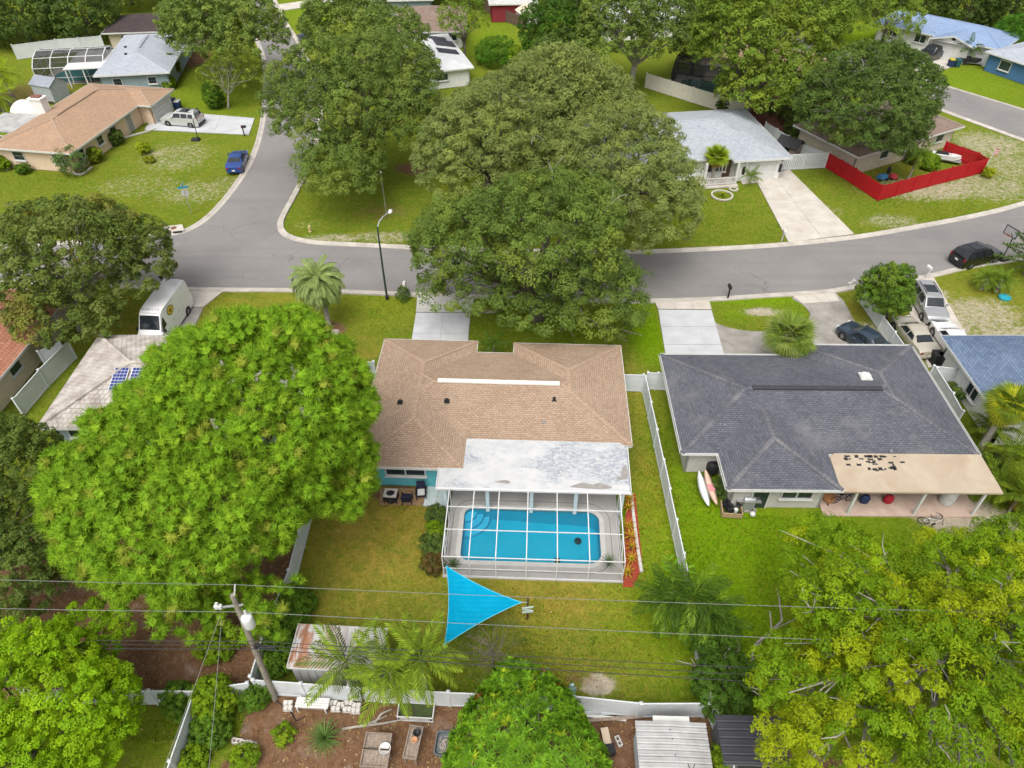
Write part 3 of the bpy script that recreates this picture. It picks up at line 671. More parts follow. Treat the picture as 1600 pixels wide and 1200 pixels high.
# ---- peach house with tan roof, upper left
pO, pY = G(110, 240, 2.5), R(80.9)
ph = house('long peach house with salmon shingle roof and white garage door, upper left', pO, pY, [(0, 0, 19.0, 10.0), (13.4, -1.6, 19.03, 6)], EZ, .28, PINKR, CREAM, .55, TANCAP)
part(ph, 'ridge_vent', MB().beam((6, 5, EZ + 1.42), (13.5, 5, EZ + 1.42), .3, .1), TANCAP)
for x in (2.0, 5.6, 8.2): window(ph, x, .55, 1.5, 1.1, 1.0, R(-90), 1, WPAINT, 2)
for y in (2.2, 7.0): window(ph, .55, y, 1.5, 1.3, 1.0, R(180), 1, WPAINT, 2)
door(ph, 16.3, -1.05, 4.0, 2.05, R(-90), WPAINT, 'garage_door', 4); door(ph, 11.5, .55, 1.0, 2.0, R(-90), M('grey_door', (.35, .33, .31)))
part(ph, 'chimney', MB().box((9.3, 9.6, 2.2), (1.1, 1.5, 4.4)).box((9.3, 9.6, 4.35), (1.3, 1.7, .16)), WSTUC)
part(ph, 'chimney_pot', MB().box((9.3, 9.6, 4.5), (.7, 1.0, .18)), M('brick_cap', (.22, .1, .08)))
part(ph, 'porch_roof', MB().prism([(3.8, 9.6), (8.6, 9.6), (8.6, 14.2), (3.8, 14.2)], 2.45, 2.6), M('grey_flat_roof', (.42, .42, .41), (.27, .27, .26), .8, .9, det=8))
for x in (4.1, 8.3): part(ph, 'porch_post', MB().box((x, 14, 1.2), (.2, .2, 2.4)), WPAINT)
part(ph, 'porch_wall', MB().box((4.0, 12, 1.0), (.15, 4, 2.0)), CREAM)
window(ph, 3.9, 12.2, 1.6, 2.2, .8, R(180), 3)
vl = MB(); nn_ = 12      # white vaulted porch roof behind
for i in range(nn_):
    a0, a1 = math.pi * i / nn_, math.pi * (i + 1) / nn_; rr = 1.7
    vl.quad((10.9 - rr * math.cos(a0), 10.4, 2.2 + .9 * math.sin(a0)), (10.9 - rr * math.cos(a1), 10.4, 2.2 + .9 * math.sin(a1)), (10.9 - rr * math.cos(a1), 14, 2.2 + .9 * math.sin(a1)), (10.9 - rr * math.cos(a0), 14, 2.2 + .9 * math.sin(a0)))
part(ph, 'vaulted_roof', vl, M('stained_white_panel', (.72, .70, .67), (.6, .5, .42), 1.4, .6), True)

# ---- blue-grey house with white porch
gO, gY = G(145, 119, 2.5), R(8.6)
gh = house('blue grey house with pale grey shingle roof beside the white domed pool cage', gO, gY, [(0, 0, 9.6, 17)], EZ, .28, GREYS, BLUGREY, .5)
for x in (2.6, 7.0): window(gh, x, .5, 1.45, 1.1, .9, R(-90), 1, WPAINT, 2)
part(gh, 'ridge_vent', MB().beam((4.8, 6.2, EZ + 1.36), (4.8, 11.5, EZ + 1.36), .35, .1), GREYS)
for p in ((2.2, 9, 3.2), (3.3, 5, 3.5)): part(gh, 'roof_vent', MB().box(p, (.3, .3, .25)), BLACK)
part(gh, 'porch_roof', MB().prism([(-4.6, 3.0), (.2, 3.0), (.2, 10.5), (-4.6, 10.5)], 2.44, 2.56), WPAINT)
for p in ((-4.4, 3.2), (-2.2, 3.2), (-.2, 3.2)): part(gh, 'porch_post', MB().box((p[0], p[1], 1.2), (.15, .15, 2.4)), WPAINT)
part(gh, 'flat_roof', MB().box((9.9, 9.0, 2.6), (1.6, 2.4, .15)), WPAINT)

# ---- others further off
h7 = house('dark brown roofed house half hidden behind the upper left oak', G(158, 52, 2.5), R(6), [(0, 0, 15, 9)], EZ, .3, DKBROWN, BEIGE, .6)
window(h7, 3, .6, 1.5, 1.2, .9, R(-90), 2); window(h7, 9, .6, 1.5, 1.2, .9, R(-90), 2)
h8 = house('house with brown shingle roof beyond the white metal roofed house', G(642, 50, 2.5), R(2), [(-3, 0, 8.2, 13)], EZ, .3, BROWNR, WSTUC, .6)
window(h8, 6, .6, 1.5, 1.6, .9, R(-90), 2)
mr = M('white_metal_roof', (.58, .59, .6), (.5, .51, .52), 1, .5)
h9 = house('white metal roofed house with black solar panels behind the oaks', (-13.3, 96.0), R(17.5), [(0, 0, 8.6, 15)], EZ, .2, mr, WSTUC, .5)
for k in range(8): part(h9, 'roof_seam', MB().beam((.4 + k * .5, 4.3, 2.55 + .2 * (.4 + k * .5) + .03), (.4 + k * .5, 10.7, 2.55 + .2 * (.4 + k * .5) + .03), .05, .05), mr)
for (x0_, y0_, w_, d_) in ((5.4, 8.2, 2.9, 2.6), (5.0, 4.9, 2.9, 2.0), (5.2, 11, 2.4, 1.4)):
    zs = lambda x: 2.5 + .2 * (8.6 - x) + .08
    p = part(h9, 'solar_panel', MB().quad((x0_, y0_, zs(x0_)), (x0_ + w_, y0_, zs(x0_ + w_)), (x0_ + w_, y0_ + d_, zs(x0_ + w_)), (x0_, y0_ + d_, zs(x0_))), M('black_solar', (.02, .02, .035), (.03, .03, .05), 5, .3))
window(h9, 4.3, .5, 1.5, 1.6, .9, R(-90), 2)
# grey-roofed white house with garage
h10 = house('white house with light grey shingle roof, railed porch and garage door', G(1100, 249, 2.6), R(8), [(-12, 0, 9.4, 12.4), (3.0, -.9, 9.43, 8)], 2.6, .26, GREYL, WSTUC, .6, GREYL)
door(h10, 6.6, -.3, 2.9, 2.1, R(-90), WPAINT, 'garage_door', 4)
part(h10, 'porch_floor', MB().prism([(-.2, -1.6), (3.7, -1.6), (3.7, .6), (-.2, .6)], 0, .15), PALECONC)
for x in (.1, 3.6): part(h10, 'porch_post', MB().box((x, -.8, 1.25), (.25, .25, 2.5)), WPAINT)
rl = MB().beam((.2, -1.2, .95), (3.5, -1.2, .95), .08, .08).beam((.2, -1.2, .3), (3.5, -1.2, .3), .06, .06)
rail = part(h10, 'railing', rl, WPAINT)
for k in range(15): part(rail, 'baluster', MB().box((.3 + k * .225, -1.2, .62), (.05, .05, .62)), WPAINT)
for x in (4.55, 8.65): part(h10, 'shutter', MB().box((x, -.33, 1.2), (.3, .05, .9)), BLACK)
window(h10, 1.8, .6, 1.4, 2.2, 1.2, R(-90), 3); door(h10, 3.0, .6, .9, 2.1, R(-90), DARKWOOD)
part(h10, 'house_light', MB().box((4.5, -.36, 2.15), (.12, .1, .22)).box((8.7, -.36, 2.15), (.12, .1, .22)), BLACK)
h11 = house('beige corner house with brown roof inside the red fence', G(1508, 197, 2.5), R(118), [(0, 0, 9.5, 17)], EZ, .26, BROWNR, BEIGE, .6)
window(h11, .6, 3.0, 1.5, 1.3, .9, R(180), 1); window(h11, .6, 12, 1.5, 1.3, .9, R(180), 1); window(h11, 5, .6, 1.5, 1.3, .9, R(-90), 2)
h12 = house('white house with sky blue shingle roof and gabled garage, upper right', G(1427, 48, 2.5), R(-44.6), [(-6, 0, 12.5, 9), (3.2, -1.8, 9.3, 5, 'gy')], EZ, .3, BLUEP, WSTUC, .6, BLUEP)
door(h12, 6.25, -1.2, 4.2, 2.1, R(-90), WPAINT, 'garage_door', 4); part(h12, 'gable_vent', MB().box((6.25, -1.36, 2.95), (.5, .06, .4)), BLACK)
for x in (-3, 1.2): window(h12, x, .6, 1.5, 1.6, 1.1, R(-90), 2)
for x in (2.6, -1.0): part(h12, 'porch_post', MB().box((x, .2, 1.2), (.25, .25, 2.4)), WPAINT)
h13 = house('blue walled house with white window at the right edge beyond the far road', G(1540, 80, 2.5), R(-62), [(0, 0, 12, 9)], EZ, .3, GREYS, NAVYW, .5)
window(h13, 3.2, .5, 1.4, 1.6, 1.2, R(-90), 1); window(h13, 8.0, .5, 1.4, 1.6, 1.2, R(-90), 1)
h14 = house('house with deep blue shingle roof and white walls at the right edge', G(1470, 524, 2.5), R(0), [(0, -9.3, 15, 0)], EZ, .27, BLUES, WSTUC, .5)
window(h14, .5, -5, 1.4, 1.3, 1, R(180), 2); door(h14, 3, -.5, 4, 2.1, R(90), WPAINT, 'garage_door', 4)
h15 = house('salmon roofed house with black pool cage behind the light green oak', G(1095, 98, 2.5), R(-22), [(0, 0, 17, 10)], EZ, .28, PINKR, BEIGE, .6)
h16 = house('red and white building behind the brown board fence at the top edge', G(764, 10, 2.5), R(4), [(0, 0, 8, 6)], 2.8, .2, M('white_flat_roof', (.5, .5, .48)), M('dark_red_wall', (.25, .03, .04), (.2, .025, .03), 2), .4)
h17 = house('white roofed house glimpsed between the tree tops at the top edge', G(975, 38, 2.5), R(10), [(-3, 0, 12, 12)], EZ, .2, mr, WSTUC, .5)
h18 = house('grey roofed house at the top edge above the side street trees', G(545, 2, 2.5), R(4), [(0, 0, 14, 9)], EZ, .28, GREYS, BLUGREY, .5)
# ================================================================== POOL, CAGES
def watermat(name, tint):
    m, N, L, B = nodes(name)
    tr = N.new('ShaderNodeBsdfTransparent'); tr.inputs[0].default_value = rgba(tint)
    gl = N.new('ShaderNodeBsdfGlossy'); gl.inputs['Roughness'].default_value = .05
    fr = N.new('ShaderNodeFresnel'); fr.inputs[0].default_value = 1.33
    tc = N.new('ShaderNodeTexCoord').outputs['Object']
    bp_ = N.new('ShaderNodeBump'); bp_.inputs['Strength'].default_value = .25; bp_.inputs['Distance'].default_value = .03; L.new(noise(N, L, tc, 2.5, 3), bp_.inputs['Height'])
    L.new(bp_.outputs[0], gl.inputs['Normal']); L.new(bp_.outputs[0], fr.inputs['Normal'])
    x = N.new('ShaderNodeMixShader'); L.new(fr.outputs[0], x.inputs[0]); L.new(tr.outputs[0], x.inputs[1]); L.new(gl.outputs[0], x.inputs[2])
    L.new(x.outputs[0], N['Material Output'].inputs[0]); return m
CO, CY = G(694, 900), R(-2.13)
def cw(x, y): a, b = rot2(x, y, CY); return (CO[0] + a, CO[1] + b)
pool = []
x0, x1, y0, y1 = .78, 9.15, 1.05, 4.85
for cx, cy, a0 in ((x1 - .85, y1 - .7, 0), (x0 + .5, y1 - .5, 90), (x0 + .5, y0 + .5, 180), (x1 - .85, y0 + .7, 270)):
    rr = .85 if cx > 5 else .5; ry = .7 if cx > 5 else .5
    for k in range(9): t = R(a0 + k * 11.25); pool.append((cx + rr * math.cos(t), cy + ry * math.sin(t)))
pw = [cw(*p) for p in pool]
def deckmat():
    m, N, L, B = nodes('pool_deck'); tc = N.new('ShaderNodeTexCoord').outputs['Object']
    c = mixc(N, L, ramp(N, L, noise(N, L, tc, .9, 6), .35, .7), (.43, .41, .385), (.36, .345, .325))
    c = mixc(N, L, 1., c, ramp(N, L, noise(N, L, tc, 25, 3), .3, .7, .88, 1.1), 'MULTIPLY')
    L.new(c, B.inputs['Base Color']); B.inputs['Roughness'].default_value = .85; return m
DK = deckmat()
dk = struct('pool_deck', sheet([DECK, pw], .07, skirt=.2), DK)
def ring(loop, d0, d1, z, n=1):
    c = Vector((sum(p[0] for p in loop) / len(loop), sum(p[1] for p in loop) / len(loop))); m = len(loop); A = []; B_ = []
    for i in range(m):
        t = (Vector(loop[(i + 1) % m]) - Vector(loop[i - 1])); nn = Vector((t.y, -t.x)).normalized(); p = Vector(loop[i]); A.append(p + nn * d0); B_.append(p + nn * d1)
    return MB().add([(p.x, p.y, z) for p in A] + [(p.x, p.y, z) for p in B_], [(i, (i + 1) % m, m + (i + 1) % m, m + i) for i in range(m)])
ring(pw, -.02, .27, .078).build('coping', M('pool_coping', (.56, .55, .52), (.5, .49, .46), 3), dk)
ring(pw, .62, .66, .0745).build('deck_joint', M('deck_joint', (.2, .19, .18)), dk)
PB = M('pool_paint', (.004, .43, .57), (.004, .395, .53), .6, .7)
ps = MB(); m_ = len(pw); dep = lambda i: -.95 - .55 * min(1, max(0, (pool[i][0] - 2.5) / 5))
ps.add([(x, y, .07) for x, y in pw] + [(pw[i][0], pw[i][1], dep(i)) for i in range(m_)], [(i, m_ + i, m_ + (i + 1) % m_, (i + 1) % m_) for i in range(m_)])
fl = sheet([pw], 0); k_ = {(round(x, 3), round(y, 3)): dep(i) for i, (x, y) in enumerate(pw)}
fl.v = [(x, y, k_.get((round(x, 3), round(y, 3)), -1.2)) for x, y, z in fl.v]; ps.add(fl.v, fl.f)
basin = tag(ps.build('pool', PB), 'rectangular turquoise swimming pool inside the white screened cage', 'swimming pool')
for k, (r_, z_) in enumerate(((1.55, -.75), (1.15, -.5), (.75, -.25))):
    q = [cw(x0 + .02, y1 - .02)] + [cw(x0 + .02 + r_ * math.cos(t), y1 - .02 - r_ * math.sin(t)) for t in np.linspace(0, math.pi / 2, 12)]
    MB().prism(q[::-1], -1.0, z_).build('step', M('pool_step', (.12, .5, .68), (.1, .46, .64), 1), basin)
MB().lathe([(.22, -1.35), (.22, -1.25), (.1, -1.22)], cw(7.9, 3.6) + (0,), 16).build('drain_cover', BLACK, basin)
MB().box(cw(6.6, 2.1) + (-1.3,), (.32, .36, .12), CY).build('pool_cleaner', BLACK, basin)
wt = sheet([pw], -.06).build('water', watermat('pool_water', (.5, .93, .98)), basin)
for a, b in (((2.3, 2.6), (2.75, 1.7)), ((3.45, 2.6), (3.05, 1.8))):
    pass
SCREEN = screenmat('pool_screen', (.10, .10, .105), .11)
SCREENW = screenmat('pool_screen_wall', (.08, .08, .085), .22)
SCREEND = screenmat('dark_screen', (.03, .03, .035), .55)
def cage_main():
    t = thing('pool_cage', 'white framed screened cage over the turquoise pool', 'pool cage', CO + (0,), CY)
    w, d = 10.2, 4.55; zf, zr = 1.98, 2.44; b = .05
    zt = lambda y: zf + (zr - zf) * y / d
    xs = [0, 1.5, 3.0, 4.72, 6.45, 8.25, w]; ys = [0, 1.72, 3.22, d]
    for x in xs: part(t, 'roof_beam', MB().beam((x, 0, zt(0)), (x, d, zt(d)), b, b), ALU)
    for y in ys: part(t, 'purlin', MB().beam((0, y, zt(y) + .012), (w, y, zt(y) + .012), b * .85, b * .85), ALU)
    for x in xs: part(t, 'post', MB().box((x, 0, .07 + (zf - .07) / 2), (b, b, zf - .1)), ALU)
    for x in (0, w):
        for y in ys[1:]: part(t, 'post', MB().box((x, y, .07 + (zt(y) - .07) / 2), (b, b, zt(y) - .1)), ALU)
        for z in (.1, .85): part(t, 'rail', MB().beam((x, 0, z), (x, d, z), b * .7, b * .7), ALU)
        part(t, 'brace', MB().beam((x, ys[0], .1), (x, ys[1], zt(ys[1]) - .1), .04, .04).beam((x, ys[2], zt(ys[2]) - .1), (x, ys[3], .1), .04, .04), ALU)
    for z in (.1, .85): part(t, 'rail', MB().beam((0, 0, z), (w, 0, z), b * .7, b * .7), ALU)
    for i in range(len(xs) - 1):
        for j in range(len(ys) - 1):
            a0, a1, c0, c1 = xs[i] + .03, xs[i + 1] - .03, ys[j] + .03, ys[j + 1] - .03
            part(t, 'screen', MB().quad((a0, c0, zt(c0)), (a1, c0, zt(c0)), (a1, c1, zt(c1)), (a0, c1, zt(c1))), SCREEN)
        part(t, 'screen', MB().quad((xs[i] + .03, 0, .12), (xs[i + 1] - .03, 0, .12), (xs[i + 1] - .03, 0, zf - .04), (xs[i] + .03, 0, zf - .04)), SCREENW)
    for x in (0, w):
        for j in range(len(ys) - 1):
            part(t, 'screen', MB().quad((x, ys[j] + .03, .12), (x, ys[j + 1] - .03, .12), (x, ys[j + 1] - .03, zt(ys[j + 1]) - .04), (x, ys[j] + .03, zt(ys[j]) - .04)), SCREENW)
cage_main()
def cage(label, org, yaw, w, d, hw, hr, nx, ny, fm, sm):
    t = thing('pool_cage', label, 'pool cage', org, yaw); b = .09; ins = hr
    prof = [(0, 0, hw), (ins, hr * .8, hw + hr * .8), (d - ins, hr * .8, hw + hr * .8), (d, 0, hw)]
    ypr = [(0, hw), (ins, hw + hr * .7), (d / 2, hw + hr), (d - ins, hw + hr * .7), (d, hw)]
    xs = [w * i / nx for i in range(nx + 1)]
    for x in xs:
        for k in range(len(ypr) - 1): part(t, 'roof_beam', MB().beam((x, ypr[k][0], ypr[k][1]), (x, ypr[k + 1][0], ypr[k + 1][1]), b, b), fm)
        for y in (0, d): part(t, 'post', MB().box((x, y, hw / 2), (b, b, hw)), fm)
    for y, z in ypr: part(t, 'purlin', MB().beam((0, y, z + .01), (w, y, z + .01), b * .85, b * .85), fm)
    for y in (0, d): part(t, 'rail', MB().beam((0, y, .9), (w, y, .9), b * .7, b * .7), fm)
    for x in (0, w):
        for y, z in ypr[1:-1]: part(t, 'post', MB().box((x, y, z / 2), (b, b, z)), fm)
        part(t, 'rail', MB().beam((x, 0, .9), (x, d, .9), b * .7, b * .7).beam((x, 0, hw), (x, d, hw), b * .7, b * .7), fm)
    for i in range(nx):
        for k in range(len(ypr) - 1):
            (ya, za), (yb, zb_) = ypr[k], ypr[k + 1]
            part(t, 'screen', MB().quad((xs[i], ya, za), (xs[i + 1], ya, za), (xs[i + 1], yb, zb_), (xs[i], yb, zb_)), sm)
        for y in (0, d): part(t, 'screen', MB().quad((xs[i], y, .05), (xs[i + 1], y, .05), (xs[i + 1], y, hw), (xs[i], y, hw)), sm)
    for x in (0, w):
        for k in range(len(ypr) - 1):
            (ya, za), (yb, zb_) = ypr[k], ypr[k + 1]; part(t, 'screen', MB().quad((x, ya, .05), (x, yb, .05), (x, yb, zb_), (x, ya, za)), sm)
def farpool(label, org, yaw, w, d, water):
    c = (org[0] + rot2(w / 2, d / 2, yaw)[0], org[1] + rot2(w / 2, d / 2, yaw)[1])
    t = thing('swimming_pool', label, 'swimming pool', org + (0,), yaw)
    part(t, 'surround', MB().prism([(0, 0), (w, 0), (w, d), (0, d)], -.04, .06), PALECONC)
    lp = [(w / 2 + (w / 2 - 1) * math.cos(a) * abs(math.cos(a)) ** -.4, d / 2 + (d / 2 - .9) * math.sin(a) * (abs(math.sin(a)) + 1e-6) ** -.4) for a in np.linspace(.01, 6.29, 32, endpoint=False)]
    mb = sheet([lp], .066); part(t, 'water', mb, water)
tw = M('teal_water', (.10, .36, .38), (.085, .31, .33), 1, .08, spec=.5)
o2 = G(62, 134); farpool('small teal pool under the white domed cage, upper left', o2, R(9), 9, 6.4, tw)
cage('white framed domed pool cage beside the blue grey house', o2 + (0,), R(9), 9, 6.4, 2.2, 1.3, 4, 4, ALU, SCREEND)
o3 = G(1046, 140); DBR = M('bronze_frame', (.035, .032, .03))
farpool('dark green pool under the black cage behind the pale wall', o3, R(-20), 10, 6, M('green_water', (.02, .14, .10), (.015, .11, .08), 1, .08, spec=.5))
cage('black framed pool cage behind the pale wall near the salmon roof', o3 + (0,), R(-20), 10, 6, 2.3, 1.2, 5, 4, DBR, SCREEND)

# ================================================================== FENCES
_fm = {}
def fence(label, pts, h=1.75, span=2.4, mat=WHITE, boards=0, post=.13, rails=True, cap=True, name='fence', tilt=0, slats=False, t_=.05, group=None):
    pts = [Vector(p) for p in pts]
    t = thing(name, label, 'fence', (pts[0].x, pts[0].y, 0), 0, group); o = pts[0]
    pm = MB().box((0, 0, (h + .06) / 2), (post, post, h + .06))
    if cap: pm.box((0, 0, h + .075), (post * 1.3, post * 1.3, .03)).box((0, 0, h + .12), (post * 1.2, post * 1.2, .06), 0, .15)
    pme = None
    for i in range(len(pts) - 1):
        a, b = pts[i], pts[i + 1]; L_ = (b - a).length; n = max(1, round(L_ / span)); w = L_ / n; ang = math.atan2(b.y - a.y, b.x - a.x); d = (b - a).normalized()
        mb = MB(); pw_ = w - post
        if not slats:
            if boards:
                nb = max(2, int(pw_ / boards)); bw = pw_ / nb
                for k in range(nb): mb.box((-pw_ / 2 + bw * (k + .5), random.uniform(-.008, .008), h / 2 + random.uniform(-.015, .015)), (bw * .93, t_ * .5, h - .06))
                mb.box((0, t_ * .6, h * .25), (pw_, t_ * .6, .09)).box((0, t_ * .6, h * .75), (pw_, t_ * .6, .09))
            else:
                mb.box((0, 0, h / 2), (pw_, t_ * .55, h - .12)); nb = max(2, int(pw_ / .17))
                for k in range(1, nb): mb.box((-pw_ / 2 + pw_ * k / nb, 0, h / 2), (.012, t_ * .55 + .012, h - .14))
        if rails: mb.box((0, 0, h - .05), (pw_, t_ * 1.3, .12)).box((0, 0, .1), (pw_, t_ * 1.3, .13))
        if slats: mb.box((0, 0, h - .15), (pw_, .04, .08)).box((0, 0, .25), (pw_, .04, .08))
        me = None
        for k in range(n):
            c = a + d * (w * (k + .5)) - o
            if me is None: p = mb.build('panel', mat, t); me = p.data
            else: p = link('panel', me, t)
            p.location = (c.x, c.y, 0); p.rotation_euler = (random.gauss(0, .008) + tilt, 0, ang + random.gauss(0, .004))
            if slats:
                ns = int(pw_ / .2)
                for q in range(ns):
                    s_ = link('slat', None if q < 0 else _fm.setdefault('slat%.2f' % h, MB().box((0, 0, h / 2), (.155, .03, h)).build_mesh(mat)), p); s_.location = (-pw_ / 2 + (q + .5) * pw_ / ns, -.03, 0)
        for k in range(n if i < len(pts) - 2 else n + 1):
            c = a + d * (w * k) - o
            if pme is None: p = pm.build('post', mat, t); pme = p.data
            else: p = link('post', pme, t)
            p.location = (c.x, c.y, 0); p.rotation_euler = (0, 0, ang)
    return t
def build_mesh(s, mat):
    me = bpy.data.meshes.new('piece'); me.from_pydata(s.v, [], s.f); me.materials.append(mat); return me
MB.build_mesh = build_mesh
g = lambda *l: [G(*p) for p in l]
fence('white vinyl fence dividing the pool yard from the charcoal roofed house', [(9.62, 37.9), (9.7, 30), (9.75, 23), (9.7, 17.6), (9.62, 14.9)], 1.6)
fence('white vinyl gate and panel between the tan roof and the dividing fence', [(8.0, 38.1), (9.5, 38.05)], 1.65, 1.5)
fence('white vinyl gate joining the charcoal roofed house to the dividing fence', [(9.85, 38.3), (11.35, 38.2)], 1.65, .8)
fence('white vinyl fence beside the tan roofed house on the pine side', [(-10.2, 39.5), (-11.4, 39.4), (-11.9, 33), (-12.4, 27.1), (-12.4, 21.9), (-12.85, 17.9), (-12.9, 15.9)], 1.65)
fence('white vinyl fence along the back of the pool yard', [(-12.75, 15.75), (-8, 15.4), (-3.1, 15.15), (2.9, 14.95), (6.2, 14.6), (9.45, 14.6)], 1.55)
fence('white vinyl fence at the back of the pine yard', [(-24, 15.3), (-19.9, 15.25), (-15.5, 15.2), (-13.0, 15.6)], 1.55)
fence('white vinyl fence running to the bottom edge left of the dirt yard', [(-15.45, 15.05), (-15.5, 12), (-15.5, 7)], 1.6)
fence('white vinyl fence right of the white ribbed shed', [(9.75, 14.45), (10.0, 12.5), (10.0, 7.5)], 1.6)
fence('white vinyl fence between the orange and white tile roofs', [G(120, 560), G(76, 605), G(38, 650)], 1.7)
fence('short white vinyl gate section beside the cream wall, left edge', [G(75, 577), G(108, 562)], 1.75, 1.2)
fence('white vinyl fence between the cracked driveway and the parked sedans', [G(1341, 470), G(1372, 515), G(1408, 565)], 1.3)
fence('white vinyl gates between the charcoal and blue roofs', [G(1446, 597), G(1480, 601), G(1520, 604)], 1.6, 1.4)
fence('white vinyl fence beside the palms at the right edge', [G(1450, 600), G(1475, 640), G(1490, 668)], 1.6)
fence('white vinyl return by the garage of the white tile house', [G(530, 575), G(524, 600)], 1.5)
fence('long pale wall fence in front of the black pool cage', [G(1008, 137), G(1080, 160), G(1160, 185)], 1.9, 3, M('cream_vinyl', (.66, .62, .54), (.58, .54, .47), 2))
fence('white fence behind the black roofed playhouse', [G(1192, 212), G(1245, 245), G(1288, 262)], 1.6, 2.4)
fence('brown red board fence behind the grey roofed house', [G(1160, 186), G(1192, 205)], 1.7, 2, M('maroon_board', (.14, .045, .04), (.1, .03, .03), 3), .15, cap=False)
fence('white slatted gate fence beside the garage of the white house', [G(1216, 266), G(1289, 262)], 1.75, 2.3, WHITE, slats=True)
fence('bright red board fence around the corner yard', [G(1289, 262), G(1330, 287), G(1371, 314), G(1450, 292), G(1533, 271), G(1520, 262), G(1470, 244)], 1.75, 2.4, RED, .15, cap=False, rails=False)
fence('brown board fence in front of the red and white building', [G(757, 18), G(790, 34), G(822, 46)], 1.8, 2.4, M('brown_board', (.17, .11, .08), (.1, .065, .05), 2), .2, cap=False, rails=False)
fence('long white wall behind the domed pool cage, upper left', [G(28, 93), G(95, 84), G(165, 78)], 2.0, 4, WHITE)
fence('short white fence beside the garage of the peach house', [G(252, 170), G(270, 163)], 1.7, 1.6)
fence('low weathered fence behind the yellow green palms, upper left', [G(0, 175), G(28, 160)], 1.3, 2, WOOD, .2, cap=False)
fence('white fence between the blue walled house and the gabled garage', [G(1533, 102), G(1548, 112)], 1.8, 2)

# ================================================================== STREET FURNITURE
def streetlight():
    x, y = G(605, 467); t = thing('street_light', 'tall dark street light with curved arm at the kerb', 'street light', (x, y, 0))
    part(t, 'pole', MB().tube([(0, 0, 0), (0, 0, 3), (.05, 0, 7.0)], [.1, .085, .06], 10), M('dark_green_metal', (.035, .05, .05), (.05, .065, .065), 3, .5))
    part(t, 'base_collar', MB().lathe([(.16, 0), (.16, .3), (.1, .35)], n=12), BLACK)
    part(t, 'arm', MB().tube([(.05, 0, 6.9), (.2, .25, 7.3), (.5, .7, 7.5), (.85, 1.3, 7.55)], .04, 8), STEEL)
    part(t, 'lamp_head', MB().lathe([(.02, -.4), (.12, -.33), (.17, -.1), (.16, .15), (.05, .28)], (.95, 1.5, 7.53), 12, 'y', (1, 1, .5)), M('pale_grey_metal', (.62, .62, .6)), True)
streetlight()
def thinpole():
    x, y = G(604, 336); t = thing('flag_pole', 'slim grey pole with white ball top on the corner lawn', 'pole', (x, y, 0))
    part(t, 'pole', MB().tube([(0, 0, 0), (-.02, 0, 4.5)], [.05, .035], 8), STEEL); part(t, 'ball', MB().lathe([(.02, -.12), (.11, -.06), (.12, 0), (.1, .07), (.02, .12)], (-.02, 0, 4.6), 12), WPAINT, True)
thinpole()
def sign():
    x, y = G(300, 335); t = thing('street_sign', 'street name sign with crossed blue blades on the corner lawn', 'sign', (x, y, 0), R(15))
    part(t, 'post', MB().box((0, 0, 1.45), (.05, .05, 2.9)), STEEL)
    bl = M('sign_blue', (.02, .28, .42), (.02, .25, .38), 2, .5)
    part(t, 'name_blade', MB().box((0, 0, 2.95), (.95, .03, .2)), bl); part(t, 'name_blade', MB().box((0, 0, 3.17), (.03, .95, .2)), bl)
    part(t, 'sign_plate', MB().lathe([(.38, -.01), (.38, .01)], (.02, .05, 2.3), 8, 'y'), M('sign_back', (.5, .5, .48), (.44, .44, .42), 3, .5))
sign()
def mailbox(label, px, py, col, rz=0, post=WPAINT, arm=False):
    x, y = G(px, py); t = thing('mailbox', label, 'mailbox', (x, y, 0), rz, 'kerbside mailboxes')
    part(t, 'post', MB().box((0, 0, .5), (.11, .11, 1.0)).box((0, .1, .98), (.1, .5, .05)), post)
    n = 8; mb = MB(); prof = [(-.12, 0), (.12, 0), (.12, .16)] + [(.12 * math.cos(a), .16 + .1 * math.sin(a)) for a in np.linspace(.3, 2.84, n)] + [(-.12, .16)]
    m = len(prof); mb.add([(p, -.12, 1.0 + q) for p, q in prof] + [(p, .42, 1.0 + q) for p, q in prof], [list(range(m)), list(range(m, 2 * m))[::-1]] + [(i, m + i, m + (i + 1) % m, (i + 1) % m) for i in range(m)])
    b = part(t, 'box', mb, col); part(b, 'door', MB().box((0, .435, 1.11), (.2, .02, .2)), col); part(b, 'flag', MB().box((.14, .1, 1.2), (.015, .05, .2)), RED)
mailbox('white mailbox beside the flowering shrub near the street light', 633, 462, WPAINT)
mailbox('black mailbox on the grass island by the cracked driveway', 1137, 466, BLACK, 0, BLACK)
mailbox('white mailbox on a pale post at the driveway of the white garage house', 1221, 377, WPAINT, R(180), PALECONC)
mailbox('pale mailbox at the kerb behind the silver grey wagon', 1447, 436, WPAINT, R(15))
mailbox('black mailbox at the end of the peach house driveway', 382, 212, BLACK, R(-90), BLACK)
mailbox('black mailbox behind the white van at the kerb', 258, 449, BLACK, 0, DARKWOOD)
t = thing('marker_post', 'white angled board post at the kerb by the cracked driveway', 'post', G(1325, 451)); part(t, 'post', MB().beam((0, 0, 0), (.25, .1, 1.0), .1, .1), WPAINT); part(t, 'crosspiece', MB().beam((-.15, 0, .55), (.45, .1, .8), .1, .06), WPAINT)
